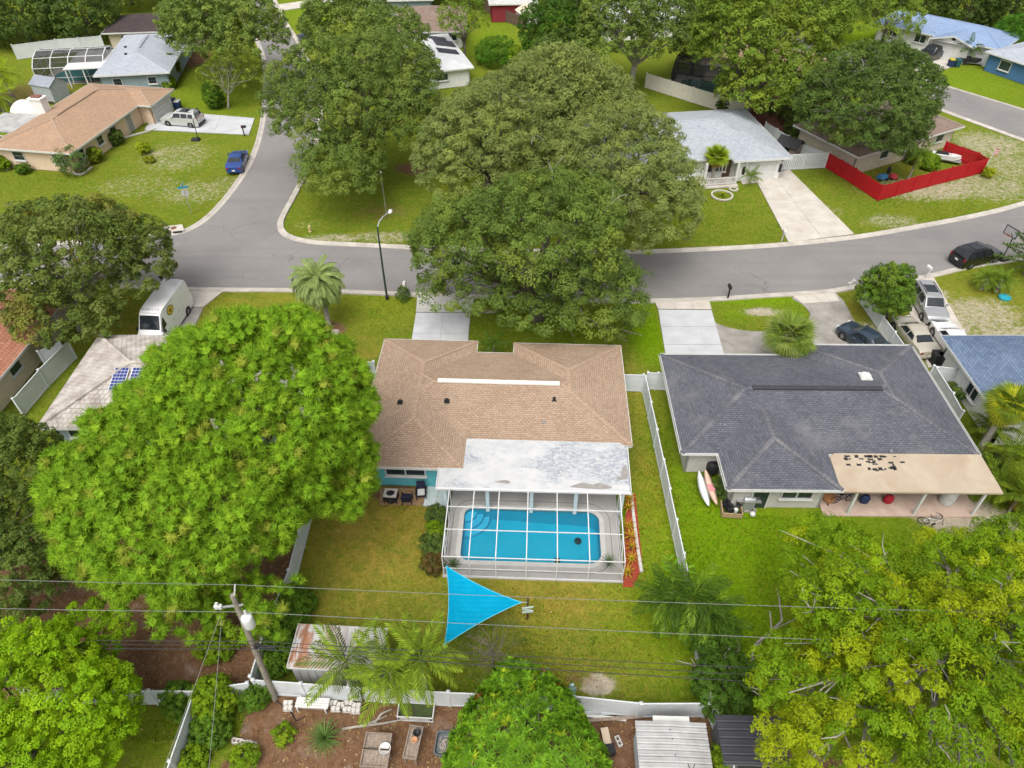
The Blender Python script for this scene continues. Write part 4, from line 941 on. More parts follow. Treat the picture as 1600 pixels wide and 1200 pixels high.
def hydrant():
    t = thing('fire_hydrant', 'small pale yellow fire hydrant on the corner lawn', 'hydrant', G(485, 362)); ym = M('hydrant_paint', (.55, .45, .2), (.45, .37, .17), 6, .6)
    part(t, 'barrel', MB().lathe([(.17, 0), (.17, .06), (.11, .08), (.11, .5), (.14, .52), (.13, .6), (.07, .7), (.03, .74)], n=14), ym, True); part(t, 'outlet', MB().tube([(-.2, 0, .42), (.2, 0, .42)], .06, 10).tube([(0, -.2, .38), (0, 0, .38)], .07, 10), ym)
hydrant()
def hoop(label, px, py, rz, mat, board):
    t = thing('basketball_hoop', label, 'basketball hoop', G(px, py), rz)
    part(t, 'base', MB().box((0, .3, .12), (.7, 1.0, .24), 0, .8), WPAINT if board is CARGLASS else BLACK); part(t, 'pole', MB().tube([(0, 0, .1), (0, -.1, 2.4), (0, -.6, 3.0)], .05, 8), mat)
    b = part(t, 'backboard', MB().box((0, -.75, 3.2), (1.2, .04, .8)), board); part(b, 'backboard_frame', MB().beam((-.62, -.75, 2.8), (.62, -.75, 2.8), .06, .06).beam((-.62, -.75, 3.6), (.62, -.75, 3.6), .06, .06).beam((-.62, -.75, 2.8), (-.62, -.75, 3.6), .06, .06).beam((.62, -.75, 2.8), (.62, -.75, 3.6), .06, .06), BLACK)
    part(t, 'rim', MB().tube([(.23 * math.cos(a), -1.03 + .23 * math.sin(a), 2.95) for a in np.linspace(0, 6.283, 16)], .015, 6), M('orange_rim', (.5, .12, .03)))
hoop('portable basketball hoop with clear backboard beside the silver car', 310, 219, R(90), BLACK, screenmat('clear_board', (.5, .55, .6), .35))
hoop('black basketball hoop at the kerb beside the black car', 1564, 408, R(-70), BLACK, screenmat('clear_board_dark', (.3, .32, .34), .25))
def bin_(label, px, py, col, rz=0, lid=None):
    t = thing('wheelie_bin', label, 'bin', G(px, py), rz, 'wheeled rubbish bins')
    part(t, 'body', MB().box((0, 0, .52), (.6, .7, .9), 0, 1.12), col); part(t, 'lid', MB().box((0, .02, 1.02), (.7, .84, .09), 0, .94), lid or col); part(t, 'handle', MB().tube([(-.25, .45, .98), (.25, .45, .98)], .025, 6), BLACK)
    for s_ in (-.27, .27): part(t, 'wheel', MB().lathe([(.12, -.04), (.12, .04)], (s_, .33, .12), 12, 'x'), RUBBER)
NAVY = M('navy_plastic', (.015, .03, .09), (.02, .04, .11), 4, .5)
bin_('navy wheelie bin with white lid beside the peach house fence', 280, 170, NAVY, 0, WPAINT); bin_('second navy wheelie bin beside the peach house fence', 272, 167, NAVY)
bin_('navy wheelie bin with yellow lid by the blue roofed garage', 1484, 104, NAVY, 0, M('yellow_lid', (.5, .4, .03))); bin_('green wheelie bin by the blue roofed garage', 1494, 104, M('teal_plastic', (.02, .09, .1)))
bin_('black wheelie bin behind the white car at the vinyl gates', 1468, 572, BLACK)
bin_('second black wheelie bin at the vinyl gates, further left', 1459, 568, BLACK)

# ================================================================== POWER LINE
def utility_pole():
    x, y = G(430, 1092); t = thing('utility_pole', 'leaning grey wooden utility pole with white transformer', 'utility pole', (x, y, 0))
    tx, ty = G(363, 930, 8.8); top = Vector((tx - x, ty - y, 8.8)); at_ = lambda k: top * k
    part(t, 'pole', MB().tube([(0, 0, -.1), at_(.5), top], [.155, .135, .11], 12), M('pole_wood', (.30, .27, .22), (.2, .175, .145), 4, .95, .5, 25))
    p = at_(.80) + Vector((.30, -.12, 0))
    tr = part(t, 'transformer', MB().lathe([(.04, -.42), (.23, -.4), (.25, -.34), (.25, .32), (.23, .38), (.1, .44), (.03, .45)], p, 18), M('transformer_grey', (.66, .67, .67), (.58, .59, .6), 3, .5), True)
    part(tr, 'bushing', MB().lathe([(.05, .5), (.07, .55), (.05, .6), (.07, .65), (.04, .75)], p + Vector((0, .1, 0)), 10), WPAINT)
    part(tr, 'bracket', MB().box(at_(.80) + Vector((.08, -.04, 0)), (.3, .12, .5)), STEEL)
    part(t, 'pin', MB().beam(top - Vector((0, 0, .3)), top + Vector((.3, .05, .75)), .06, .06), WPAINT)
    c = at_(.92); part(t, 'crossarm', MB().beam(c + Vector((-.7, -.1, -.05)), c + Vector((.3, 0, 0)), .08, .08), STEEL)
    part(t, 'fuse_cutout', MB().box(c + Vector((-.75, -.1, .02)), (.32, .16, .2)).box(c + Vector((-.75, -.1, .2)), (.1, .08, .25)), WPAINT)
    for k in (.55, .57): part(t, 'cable_bracket', MB().box(at_(k) + Vector((.22, -.05, 0)), (.35, .12, .12)), BLACK)
    part(t, 'splice_case', MB().tube([at_(.56) + Vector((.3, -.1, 0)), at_(.56) + Vector((1.05, -.1, -.02))], .075, 10), BLACK)
    part(t, 'ground_cable', MB().tube([(.12, -.16, .2), (.2, -.2, .05), (.9, -.6, .03), (1.3, -1.1, .03), (1.7, -.9, .03)], .03, 6), BLACK)
    return Vector((x, y, 0)), top
upb, upt = utility_pole()
WIRE = M('wire', (.22, .22, .22), (.18, .18, .18), 3, .6); CABLE = M('black_cable', (.05, .05, .05))
def wire(label, pts, sag, r=.011, m=WIRE):
    mb = MB()
    for a, b in zip(pts[:-1], pts[1:]):
        a, b = Vector(a), Vector(b); n = 20
        mb.tube([a.lerp(b, k / n) - Vector((0, 0, sag * 4 * (k / n) * (1 - k / n) * (b - a).length / 40)) for k in range(n + 1)], r, 5, False)
    return single('power_line', mb, m, label, 'power line')
wire('topmost power line crossing above the yards from the pole pin', [G3(-260, 897, 9.4), tuple(upb + upt + Vector((.3, .05, .75))), G3(1900, 965, 9.4)], .25)
wire('second power line passing the transformer', [G3(-260, 944, 8.3), G3(384, 956, 8.3), G3(1900, 1022, 8.3)], .25, .012)
wire('upper of the three low dark cables crossing the yards', [G3(-260, 992, 5.6), G3(402, 1002, 5.6), G3(1900, 1072, 5.6)], .3, .016, CABLE)
wire('middle of the three low dark cables crossing the yards', [G3(-260, 998, 5.4), G3(404, 1008, 5.4), G3(1900, 1086, 5.4)], .35, .016, CABLE)
wire('lowest of the three low dark cables crossing the yards', [G3(-260, 1003, 5.2), G3(406, 1014, 5.2), G3(1900, 1098, 5.2)], .45, .02, CABLE)
wire('service drop cable falling from the pole toward the lower left', [G3(344, 962, 8.2), G3(250, 1215, 4.0)], .3, .011)
wire('service drop cable falling from the pole, right one of the pair', [G3(346, 968, 8.1), G3(325, 1215, 4.0)], .3, .011)
# ================================================================== VEHICLES
def paint(name, c, rough=.25, metal=.0):
    m = M(name, c, tuple(x * .92 for x in c), 1.5, rough, spec=.5, metal=metal); B = m.node_tree.nodes['Principled BSDF']
    B.inputs['Coat Weight'].default_value = .6; B.inputs['Coat Roughness'].default_value = .08; return m
PROF = {  # x fraction (rear to front), belt z, top z (fractions of height), half width factor, top width factor
 'sedan': [(-.50, .40, .42, .80, .74), (-.488, .58, .60, .90, .80), (-.44, .665, .69, .96, .82), (-.33, .68, .71, 1, .80), (-.30, .68, .72, 1, .79), (-.17, .68, .955, 1, .66), (-.08, .67, .995, 1, .66), (.02, .66, 1.0, 1, .66), (.10, .655, .97, 1, .66), (.25, .63, .665, 1, .80), (.36, .60, .63, .99, .82), (.45, .555, .58, .94, .78), (.488, .48, .50, .86, .72), (.50, .36, .38, .80, .70)],
 'suv': [(-.50, .42, .44, .84, .76), (-.492, .60, .64, .93, .78), (-.475, .63, .72, .96, .76), (-.42, .635, .955, .98, .70), (-.36, .635, .985, 1, .70), (-.15, .63, 1.0, 1, .71), (.03, .625, .995, 1, .71), (.10, .62, .965, 1, .70), (.235, .60, .63, 1, .80), (.36, .565, .595, .98, .82), (.455, .52, .55, .93, .78), (.49, .44, .46, .86, .74), (.50, .30, .32, .80, .70)],
 'pickup': [(-.50, .34, .36, .90, .86), (-.497, .57, .58, .97, .93), (-.30, .57, .585, 1, .93), (-.145, .57, .59, 1, .93), (-.125, .58, .95, 1, .74), (-.10, .58, .985, 1, .74), (.02, .58, 1.0, 1, .75), (.09, .58, .97, 1, .74), (.19, .57, .61, 1, .84), (.36, .56, .595, 1, .86), (.46, .53, .56, .97, .84), (.49, .46, .48, .92, .80), (.50, .30, .32, .86, .76)],
 'van': [(-.50, .36, .38, .93, .90), (-.497, .50, .90, .97, .86), (-.48, .50, .985, .985, .82), (-.2, .50, 1.0, 1, .82), (.10, .50, 1.0, 1, .82), (.21, .50, .985, 1, .80), (.27, .50, .93, 1, .79), (.39, .48, .545, .99, .84), (.45, .44, .475, .95, .80), (.485, .36, .39, .88, .76), (.50, .22, .24, .82, .72)],
}
def vehicle(kind, label, cat, px, py, rz, L_, W_, Hh, pm, rear=(.35, .01, .01), group='parked vehicles', wheel_r=.34, rails=False, z0=0.0, clad=None):
    x, y = G(px, py); t = thing({'sedan': 'parked_car', 'suv': 'parked_car', 'pickup': 'pickup_truck', 'van': 'delivery_van'}[kind], label, cat, (x, y, z0), rz, group)
    st = PROF[kind]; zb_ = .17 if kind != 'pickup' else .28
    def sec(s_):
        xf, be, to, wf, tf = s_; hw = W_ / 2 * wf; tw_ = W_ / 2 * tf * (1 if to - be > .1 else 1.0); zb2 = be * Hh; zt = to * Hh
        lo = zb_ + (.12 if abs(xf) > .48 else 0)
        pl = [(hw * .9, lo), (hw * .985, lo + .12), (hw, (zb2 + lo) / 2 + .1), (hw * .985, zb2), (tw_ + (hw * .985 - tw_) * .12, zt - .045 if to - be > .1 else zt - .01), (tw_ * .86, zt), (0, zt + .018)]
        return [(xf * L_, p, q) for p, q in pl]
    secs = [sec(s_) for s_ in st]; mb = MB(); vs = []; k = 13
    for sc in secs: vs += sc + [(a, -b, c) for a, b, c in sc[-2::-1]]
    fs = []
    for i in range(len(secs) - 1):
        for j in range(k - 1): fs.append((i * k + j, i * k + j + 1, (i + 1) * k + j + 1, (i + 1) * k + j))
        fs.append((i * k + k - 1, i * k, (i + 1) * k, (i + 1) * k + k - 1))
    fs.append(list(range(k))); fs.append([(len(secs) - 1) * k + j for j in range(k)][::-1])
    mb.add(vs, fs); body = part(t, 'body', mb, pm, True)
    body.data.set_sharp_from_angle(angle=R(32)) if hasattr(body.data, 'set_sharp_from_angle') else None
    def lerp3(a, b, u): return tuple(a[q] + (b[q] - a[q]) * u for q in range(3))
    def at(xf, row):
        xx = xf * L_
        for i in range(len(secs) - 1):
            a, b = secs[i][row], secs[i + 1][row]
            if a[0] <= xx <= b[0] + 1e-6: return lerp3(a, b, (xx - a[0]) / max(1e-6, b[0] - a[0]))
        return secs[-1][row]
    def side(xa, xb, v0, v1, name, mat, o=.012, n=4, cutf=0, cutr=0):
        for sgn in (1, -1):
            m = MB(); vv = []
            for r_, v in ((0, v0), (1, v1)):
                for i in range(n + 1):
                    lo_, hi_ = (xa + cutr * r_, xb - cutf * r_); xf = lo_ + (hi_ - lo_) * i / n
                    p = lerp3(at(xf, 3), at(xf, 4), v); vv.append((p[0], sgn * (p[1] + o), p[2] + .004))
            m.add(vv, [(i, i + 1, n + 2 + i, n + 1 + i) for i in range(n)]); part(t, name, m, mat)
    def cross(i0, i1, u0, u1, name, mat, o=.014, rows=(4, 5, 6)):
        a, b = secs[i0], secs[i1]; m = MB(); vv = []
        rr = [rows[0], 5, 6]; d = Vector((b[6][0] - a[6][0], 0, b[6][2] - a[6][2])).normalized(); nn = Vector((-d.z, 0, d.x)); nn = nn if nn.z > 0 else -nn
        for u in (u0, u1):
            row = [lerp3(a[q], b[q], u) for q in rr]; row = [(p[0], p[1] * (.93 if q == 0 else 1), p[2]) for q, p in enumerate(row)]
            full = row + [(p[0], -p[1], p[2]) for p in row[-2::-1]]; vv += [tuple(Vector(p) + nn * o) for p in full]
        m.add(vv, [(i, i + 1, 6 + i, 5 + i) for i in range(4)]); return part(t, name, m, mat)
    if kind == 'sedan':
        cross(4, 5, .06, .92, 'rear_window', CARGLASS); cross(8, 9, .08, .94, 'windscreen', CARGLASS)
        side(-.225, -.055, .12, .86, 'side_window', CARGLASS, cutr=.05); side(-.035, .165, .12, .86, 'side_window', CARGLASS, cutf=.075); wx = (-.305, .31)
    elif kind == 'suv':
        cross(2, 3, .12, .92, 'rear_window', CARGLASS); cross(7, 8, .08, .94, 'windscreen', CARGLASS)
        side(-.41, -.27, .12, .86, 'side_window', CARGLASS, cutr=.02); side(-.25, -.09, .1, .88, 'side_window', CARGLASS); side(-.07, .155, .1, .88, 'side_window', CARGLASS, cutf=.065); wx = (-.30, .305)
    elif kind == 'pickup':
        cross(3, 4, .12, .9, 'rear_window', CARGLASS); cross(7, 8, .08, .94, 'windscreen', CARGLASS)
        side(-.115, -.01, .12, .86, 'side_window', CARGLASS); side(.005, .13, .12, .86, 'side_window', CARGLASS, cutf=.05); wx = (-.31, .33)
        part(t, 'bed_cover', MB().box((-.31 * L_, 0, .592 * Hh + .012), (.33 * L_, W_ * .8, .03)), BLACK)
    else:
        cross(6, 7, .10, .97, 'windscreen', CARGLASS); side(.25, .375, .12, .72, 'side_window', CARGLASS, cutf=.055); wx = (-.29, .34)
    for xf in wx:
        for sgn in (1, -1):
            w = link('wheel', None, t); w.location = (xf * L_, sgn * (W_ / 2 - .115), wheel_r)
            part(w, 'tyre', MB().lathe([(wheel_r * .62, -.11), (wheel_r * .94, -.115), (wheel_r, -.08), (wheel_r, .08), (wheel_r * .94, .115), (wheel_r * .62, .11)], n=20, axis='y'), RUBBER, True)
            rim = MB().lathe([(wheel_r * .64, .0), (wheel_r * .64, .10), (wheel_r * .56, .118), (wheel_r * .5, .095)], n=20, axis='y', sc=(1, sgn, 1))
            for q in range(5): a = q * 1.2566; rim.beam((0, sgn * .105, 0), (wheel_r * .55 * math.cos(a), sgn * .105, wheel_r * .55 * math.sin(a)), .06, .025)
            part(w, 'rim', rim, CHROME)
            part(t, 'wheel_arch', MB().lathe([(wheel_r * 1.2, 0), (wheel_r * 1.2, .006)], (xf * L_, sgn * (W_ / 2 * .992), wheel_r * 1.02), 20, 'y'), clad or BLACK)
    LAMP = M('headlamp', (.7, .72, .72), (.55, .57, .58), 8, .1, spec=.6); TAIL = M('tail_lamp' + str(rear[0]), rear, tuple(q * .7 for q in rear), 6, .2, spec=.5)
    zf_, zr_ = at(.485, 4)[2] * .93, at(-.488, 4)[2] * .92
    for sgn in (1, -1):
        p = at(.478, 3); part(t, 'headlight', MB().box((p[0] + .02, sgn * (p[1] - .17), p[2] - .03), (.10, .34, .13), sgn * R(-14)), LAMP)
        p = at(-.49, 3); zt_ = p[2] - (.02 if kind != 'van' else -.3); part(t, 'tail_light', MB().box((p[0] + .0, sgn * (p[1] - .13), zt_ - .03), (.08, .24 if kind == 'sedan' else .14, .14 if kind == 'sedan' else .26)), TAIL)
        p = at(.17 if kind != 'van' else .36, 3); part(t, 'mirror', MB().box((p[0], sgn * (p[1] + .11), p[2] + .10), (.12, .2, .15 if kind != 'van' else .3), 0, .85), pm if kind != 'van' else BLACK)
    part(t, 'rear_bumper', MB().box((-.5 * L_ - .01, 0, .42), (.1, W_ * .82, .2)), pm if kind == 'sedan' else BLACK)
    part(t, 'front_bumper', MB().box((.5 * L_ - .03, 0, .36), (.1, W_ * .74, .2)), pm if kind == 'sedan' else BLACK)
    part(t, 'grille', MB().box((.497 * L_, 0, .56 if kind != 'pickup' else .8), (.06, W_ * .5, .14 if kind == 'sedan' else .22)), BLACK)
    part(t, 'number_plate', MB().box((-.5 * L_ - .065, 0, .55 if kind == 'sedan' else .78), (.02, .34, .16)), WPAINT)
    for xf in (-.06, .12):
        for sgn in (1, -1): p = at(xf - .03, 3); part(t, 'door_handle', MB().box((p[0], sgn * (p[1] + .012), p[2] - .08), (.16, .03, .03)), CHROME)
    if rails:
        for sgn in (1, -1): a, b = at(-.36, 5), at(.03, 5); part(t, 'roof_rail', MB().tube([(a[0], sgn * a[1], a[2] - .01), (a[0] + .1, sgn * a[1], a[2] + .06), (b[0] - .1, sgn * b[1], b[2] + .06), (b[0], sgn * b[1], b[2] - .01)], .022, 6), BLACK if rails is True else rails)
        a, b = at(-.05, 6), at(-.22, 6); part(t, 'sunroof', MB().box(((a[0] + b[0]) / 2, 0, a[2] + .006), (L_ * .22, W_ * .48, .02)), CARGLASS)
    return t, at
yw = lambda a, b: yaw_of(a, b)
vehicle('suv', 'black car parked at the kerb beside the basketball hoop', 'car', 1521, 408, yw((1490, 412), (1552, 397)), 4.7, 1.92, 1.7, paint('black_car_paint', (.010, .010, .011), .15), rails=True)
vehicle('suv', 'silver grey car with dark cladding nosing down the right hand driveway', 'car', 1446, 484, yw((1432, 462), (1456, 505)), 4.75, 1.9, 1.72, paint('silver_grey_paint', (.38, .38, .39), .3, .4), rails=True, clad=BLACK)
vehicle('sedan', 'old champagne sedan parked against the white vinyl fence', 'car', 1424, 533, yw((1440, 556), (1403, 508)), 4.85, 1.82, 1.42, paint('champagne_paint', (.47, .43, .35), .3, .2), rear=(.25, .02, .01))
vehicle('sedan', 'white car between the champagne sedan and the blue roof', 'car', 1484, 542, yw((1500, 568), (1466, 518)), 4.7, 1.82, 1.45, paint('white_car_paint', (.78, .78, .78), .25))
vehicle('sedan', 'dark blue car on the cracked driveway behind the charcoal roof', 'car', 1348, 540, yw((1378, 562), (1326, 527)), 4.5, 1.78, 1.45, paint('dark_blue_paint', (.035, .055, .085), .25, .3))
vehicle('suv', 'silver car in the driveway of the peach house', 'car', 288, 194, yw((312, 196), (262, 192)), 4.95, 1.98, 1.76, paint('silver_paint', (.58, .58, .57), .3, .3), rails=BLACK)
vehicle('sedan', 'blue sedan parked half on the lawn of the side street', 'car', 373, 259, yw((371, 263), (379, 243)), 4.6, 1.8, 1.45, paint('blue_paint', (.02, .06, .24), .25, .2))
vehicle('sedan', 'dark car far up the side street at the kerb', 'car', 477, 68, yw((480, 74), (473, 58)), 4.5, 1.8, 1.45, paint('slate_paint', (.03, .04, .055), .25, .3))
vehicle('pickup', 'black pickup truck in front of the sky blue roofed garage', 'pickup truck', 1453, 92, yw((1478, 82), (1432, 98)), 5.9, 2.05, 1.95, paint('black_truck_paint', (.012, .012, .013), .3), wheel_r=.42)
vehicle('sedan', 'light silver car beside the black pickup truck', 'car', 1419, 101, yw((1408, 97), (1430, 104)), 4.6, 1.8, 1.45, paint('light_silver_paint', (.52, .53, .55), .3, .3))
van, vat = vehicle('van', 'white high roofed delivery van with yellow oval emblem on its side', 'van', 264, 511, yw((284, 480), (251, 528)), 6.0, 2.05, 2.75, paint('white_van_paint', (.80, .80, .80), .3), wheel_r=.36)
def disc(par, name, c, rx, rz_, y, mat, n=24): return part(par, name, MB().add([(c[0] + rx * math.cos(2 * math.pi * k / n), y, c[1] + rz_ * math.sin(2 * math.pi * k / n)) for k in range(n)], [list(range(n))]), mat)
vx = -.02 * 6; vp = vat(-.02, 3); vq = vat(-.02, 4)
def vside(xf, v, o):      # point on the van's left side
    a, b = vat(xf, 3), vat(xf, 4); return (a[0], (a[1] + (b[1] - a[1]) * v) + o, a[2] + (b[2] - a[2]) * v)
def vellipse(name, cx, cv, rx, rv, o, mat, n=24):
    part(van, name, MB().add([vside(cx + rx * math.cos(2 * math.pi * k / n), cv + rv * math.sin(2 * math.pi * k / n), o) for k in range(n)], [list(range(n))]), mat)
YEL = M('emblem_yellow', (.62, .47, .05), (.55, .4, .04), 4, .5)
vellipse('emblem', .06, .52, .085, .27, .012, BLACK); vellipse('emblem_field', .06, .52, .073, .23, .016, YEL); vellipse('emblem_mark', .06, .50, .03, .10, .02, M('emblem_dark', (.2, .15, .02)))
for k, xf in enumerate(np.linspace(-.06, .16, 9)): vellipse('side_lettering', xf + .01, .91, .009, .035, .012, M('pale_lettering', (.45, .5, .5)), 8)
GREYL_ = M('grey_lettering', (.16, .16, .17))
def text(par, s_, loc, size, rot, mat, name):
    cu = bpy.data.curves.new(name, 'FONT'); cu.body = s_; cu.size = size; cu.align_x = 'CENTER'; cu.materials.append(mat); cu.extrude = .002
    tmp = bpy.data.objects.new(name, cu); me = bpy.data.meshes.new_from_object(tmp); bpy.data.objects.remove(tmp); o = link(name, me, par, loc, rot); return o
a_, b_ = Vector(vat(.21, 6)), Vector(vat(.27, 6)); sl_ = math.atan2(a_.z - b_.z, b_.x - a_.x)
mid = a_.lerp(b_, .3); text(van, 'D I M A S T A', (mid.x, 0, mid.z + .035), .24, (sl_, 0, R(90)), GREYL_, 'lettering')
for k in range(11):
    mid = a_.lerp(b_, .9); part(van, 'small_lettering', MB().box((mid.x, -.5 + k * .1, mid.z + .028), (.045, .07, .006)), GREYL_)

# ================================================================== YARD THINGS
CORR = M('white_corrugated_metal', (.45, .45, .445), (.32, .315, .31), 1.2, .6, det=9)
def rustmat():
    m, N, L, B = nodes('rusty_white_metal'); tc = N.new('ShaderNodeTexCoord').outputs['Object']
    mp = N.new('ShaderNodeMapping'); mp.inputs['Scale'].default_value = (.9, .35, 1); L.new(tc, mp.inputs[0])
    n_1 = noise(N, L, mp.outputs[0], 1.5, 6, .7, .3); sx_ = N.new('ShaderNodeSeparateXYZ'); L.new(tc, sx_.inputs[0])
    f = math_(N, L, 'MULTIPLY', ramp(N, L, n_1, .46, .54), ramp(N, L, sx_.outputs[0], .6, 2.8, 1, .15))
    c = mixc(N, L, f, mixc(N, L, noise(N, L, tc, 3, 5), (.58, .58, .58), (.46, .46, .46)), mixc(N, L, noise(N, L, tc, 9, 4), (.30, .13, .065), (.42, .21, .12)))
    L.new(c, B.inputs['Base Color']); B.inputs['Roughness'].default_value = .65; return m
def ribbed_shed(label, org, yaw, w, d, h, slope, roofm, wallm, along, rib, name='garden_shed', wd=.0):
    t = thing(name, label, 'shed', org, yaw)
    part(t, 'wall', MB().box((w / 2, .1, h / 2), (w - .2, .06, h)).box((w / 2, d - .1, h / 2), (w - .2, .06, h)).box((.1, d / 2, h / 2), (.06, d - .26, h)).box((w - .1, d / 2, h / 2), (.06, d - .26, h)), wallm)
    zf = lambda y: h + .03 + slope * y
    if along == 'y':          # panels run front to back
        n = max(1, round(w / rib))
        for k in range(n):
            a, b = w * k / n + .004, w * (k + 1) / n - .004; mb = MB()
            xs = [a, a + .03, a + .045, a + .075, a + .09, b]; zs = [0, 0, .05, .05, 0, 0]
            for i in range(5): mb.add([(xs[i], -.08, zf(-.08) + zs[i]), (xs[i + 1], -.08, zf(-.08) + zs[i + 1]), (xs[i + 1], d + .08, zf(d + .08) + zs[i + 1]), (xs[i], d + .08, zf(d + .08) + zs[i])], [(0, 1, 2, 3)])
            part(t, 'roof_panel', mb, roofm)
        part(t, 'roof_trim', MB().beam((0, -.1, zf(-.1) - .02), (w, -.1, zf(-.1) - .02), .04, .1).beam((-.01, -.08, zf(-.08)), (-.01, d + .08, zf(d + .08)), .04, .1).beam((w + .01, -.08, zf(-.08)), (w + .01, d + .08, zf(d + .08)), .04, .1), WPAINT)
    else:
        n = max(1, round(d / rib))
        for k in range(n):
            a, b = d * k / n + .004, d * (k + 1) / n - .004; mb = MB(); ys = [a, a + .015, a + .03, a + .09, a + .105, b]; zs = [-.05, -.05, .02, .05, 0, 0]
            for i in range(5): mb.add([(-.06, ys[i], zf(ys[i]) + zs[i]), (w / 2, ys[i], zf(ys[i]) + zs[i] + .07), (w / 2, ys[i + 1], zf(ys[i + 1]) + zs[i + 1] + .07), (-.06, ys[i + 1], zf(ys[i + 1]) + zs[i + 1])], [(0, 1, 2, 3)]).add([(w / 2, ys[i], zf(ys[i]) + zs[i] + .07), (w + .06, ys[i], zf(ys[i]) + zs[i]), (w + .06, ys[i + 1], zf(ys[i + 1]) + zs[i + 1]), (w / 2, ys[i + 1], zf(ys[i + 1]) + zs[i + 1] + .07)], [(0, 1, 2, 3)])
            part(t, 'roof_panel', mb, roofm)
    return t
o_ = G(449, 1040, 1.9)
s1 = ribbed_shed('rust streaked white metal shed inside the back fence under the palms', (o_[0], o_[1], 0), R(-3), 4.6, 2.1, 1.85, .06, rustmat(), CORR, 'y', .42)
for k in range(10): part(s1, 'wall_rib', MB().box((.4 + k * .42, .05, .9), (.05, .04, 1.75)), CORR)
o_ = G(1000, 1205, 2.0)
s2 = ribbed_shed('white ribbed metal shed at the bottom edge beside the fence corner', (o_[0], o_[1] - 1.2, 0), R(-2), 3.15, 3.4, 1.95, .0, CORR, M('pale_blue_panel', (.55, .62, .66), (.48, .54, .58), 2), 'x', .26)
part(s2, 'gutter', MB().beam((.8, 3.55, 1.85), (2.5, 3.55, 1.85), .3, .08), WPAINT)
for p in ((1.6, 1.9), (1.55, 2.6), (1.5, 3.0), (.9, .5)): part(s2, 'roof_screw', MB().lathe([(.03, 2.06), (.03, 2.1)], (p[0], p[1], 0), 8), BLACK)
for pts in ([(1.9, .9), (2.05, 1.2), (2.3, 1.3), (2.4, 1.55)], [(1.2, 1.0), (1.5, 1.15), (1.7, 1.1)], [(2.2, 1.25), (2.1, 1.55)]): part(s2, 'fallen_twig', MB().tube([(x, y, 2.1) for x, y in pts], .018, 5), DARKWOOD)
o_ = G(1132, 1190, 1.9)
s3 = ribbed_shed('charcoal ribbed shed beneath the yellow green tree', (o_[0], o_[1] - .1, 0), R(-2), 2.9, 2.15, 1.9, .0, M('charcoal_metal', (.055, .055, .065), (.045, .045, .055), 3, .5), M('grey_panel', (.16, .16, .17)), 'x', .38)
part(s3, 'window', MB().box((1.5, .06, 1.3), (1.6, .04, .5)), GLASS)
# cinder blocks
bm_ = MB()
for z_ in (0, .39):
    pass
def blockmesh():
    mb = MB(); L_, D_, h = .42, .2, .2
    for x in (-.19, 0, .19): mb.box((x, 0, h / 2), (.04, D_, h))
    for y in (-.08, .08): mb.box((0, y, h / 2), (L_ - .001, .04, h - .002))
    return mb.build_mesh(M('cinder_block', (.60, .57, .53), (.5, .47, .43), 6, .95, .3, 50))
BLK_ = blockmesh()
def block(px, py, z, label, rz=0, upright=False, group='concrete cinder blocks'):
    o = link('cinder_block', BLK_, None, G(px, py) + (z,), (R(90) if upright else 0, 0, rz)); o.scale = (1.15, 1.15, 1.15); tag(o, label, 'cinder block', group); return o
lb = ['left of the white bench', 'right of the white bench']
block(452, 1097, .13, 'upper concrete block of the pair at the left end of the white bench', 0, True); block(452, 1105, .13, 'lower concrete block of the pair at the left end of the white bench', 0, True)
for i, (px, py) in enumerate(((522, 1097), (534, 1100), (546, 1097), (558, 1101), (526, 1106), (544, 1107), (557, 1109))):
    block(px, py, .13, ('upper row, first', 'upper row, second', 'upper row, third', 'upper row, last', 'lower row, first', 'lower row, second', 'lower row, last')[i] + ' concrete block right of the white bench', 0, True, 'blocks stacked right of the white bench')
for i, (px, py) in enumerate(((372, 1160), (383, 1163), (394, 1165))): block(px, py, .0, ('leftmost', 'middle', 'rightmost')[i] + ' of the three concrete blocks lying in the dirt yard', R(-8))
block(966, 1160, .0, 'lone concrete block lying on brown soil left of the white shed', R(-70))
for i, (px, py) in enumerate(((368, 1156), (380, 1158), (388, 1159))): o = single('brick', MB().box((0, 0, .05), (.36, .16, .09)), M('pale_brick', (.5, .36, .28), (.42, .3, .24), 5), ('leftmost', 'middle', 'rightmost')[i] + ' of the pale bricks behind the three concrete blocks', 'brick', 'pale bricks', G(px, py) + (0,), R(-10))
def bench():
    t = thing('garden_bench', 'white slatted bench standing against the back fence', 'bench', G(491, 1104), R(-3))
    for k in range(4): part(t, 'slat', MB().box((0, .18 - k * .13, .46), (1.65, .115, .04)), WPAINT)
    for x in (-.7, .7): part(t, 'leg', MB().box((x, -.3, .22), (.07, .07, .44)).box((x, .25, .22), (.07, .07, .44)).box((x, -.03, .42), (.06, .6, .05)), WPAINT)
    part(t, 'stretcher', MB().beam((-.7, -.2, .2), (.7, -.2, .2), .05, .05), WOOD)
bench()
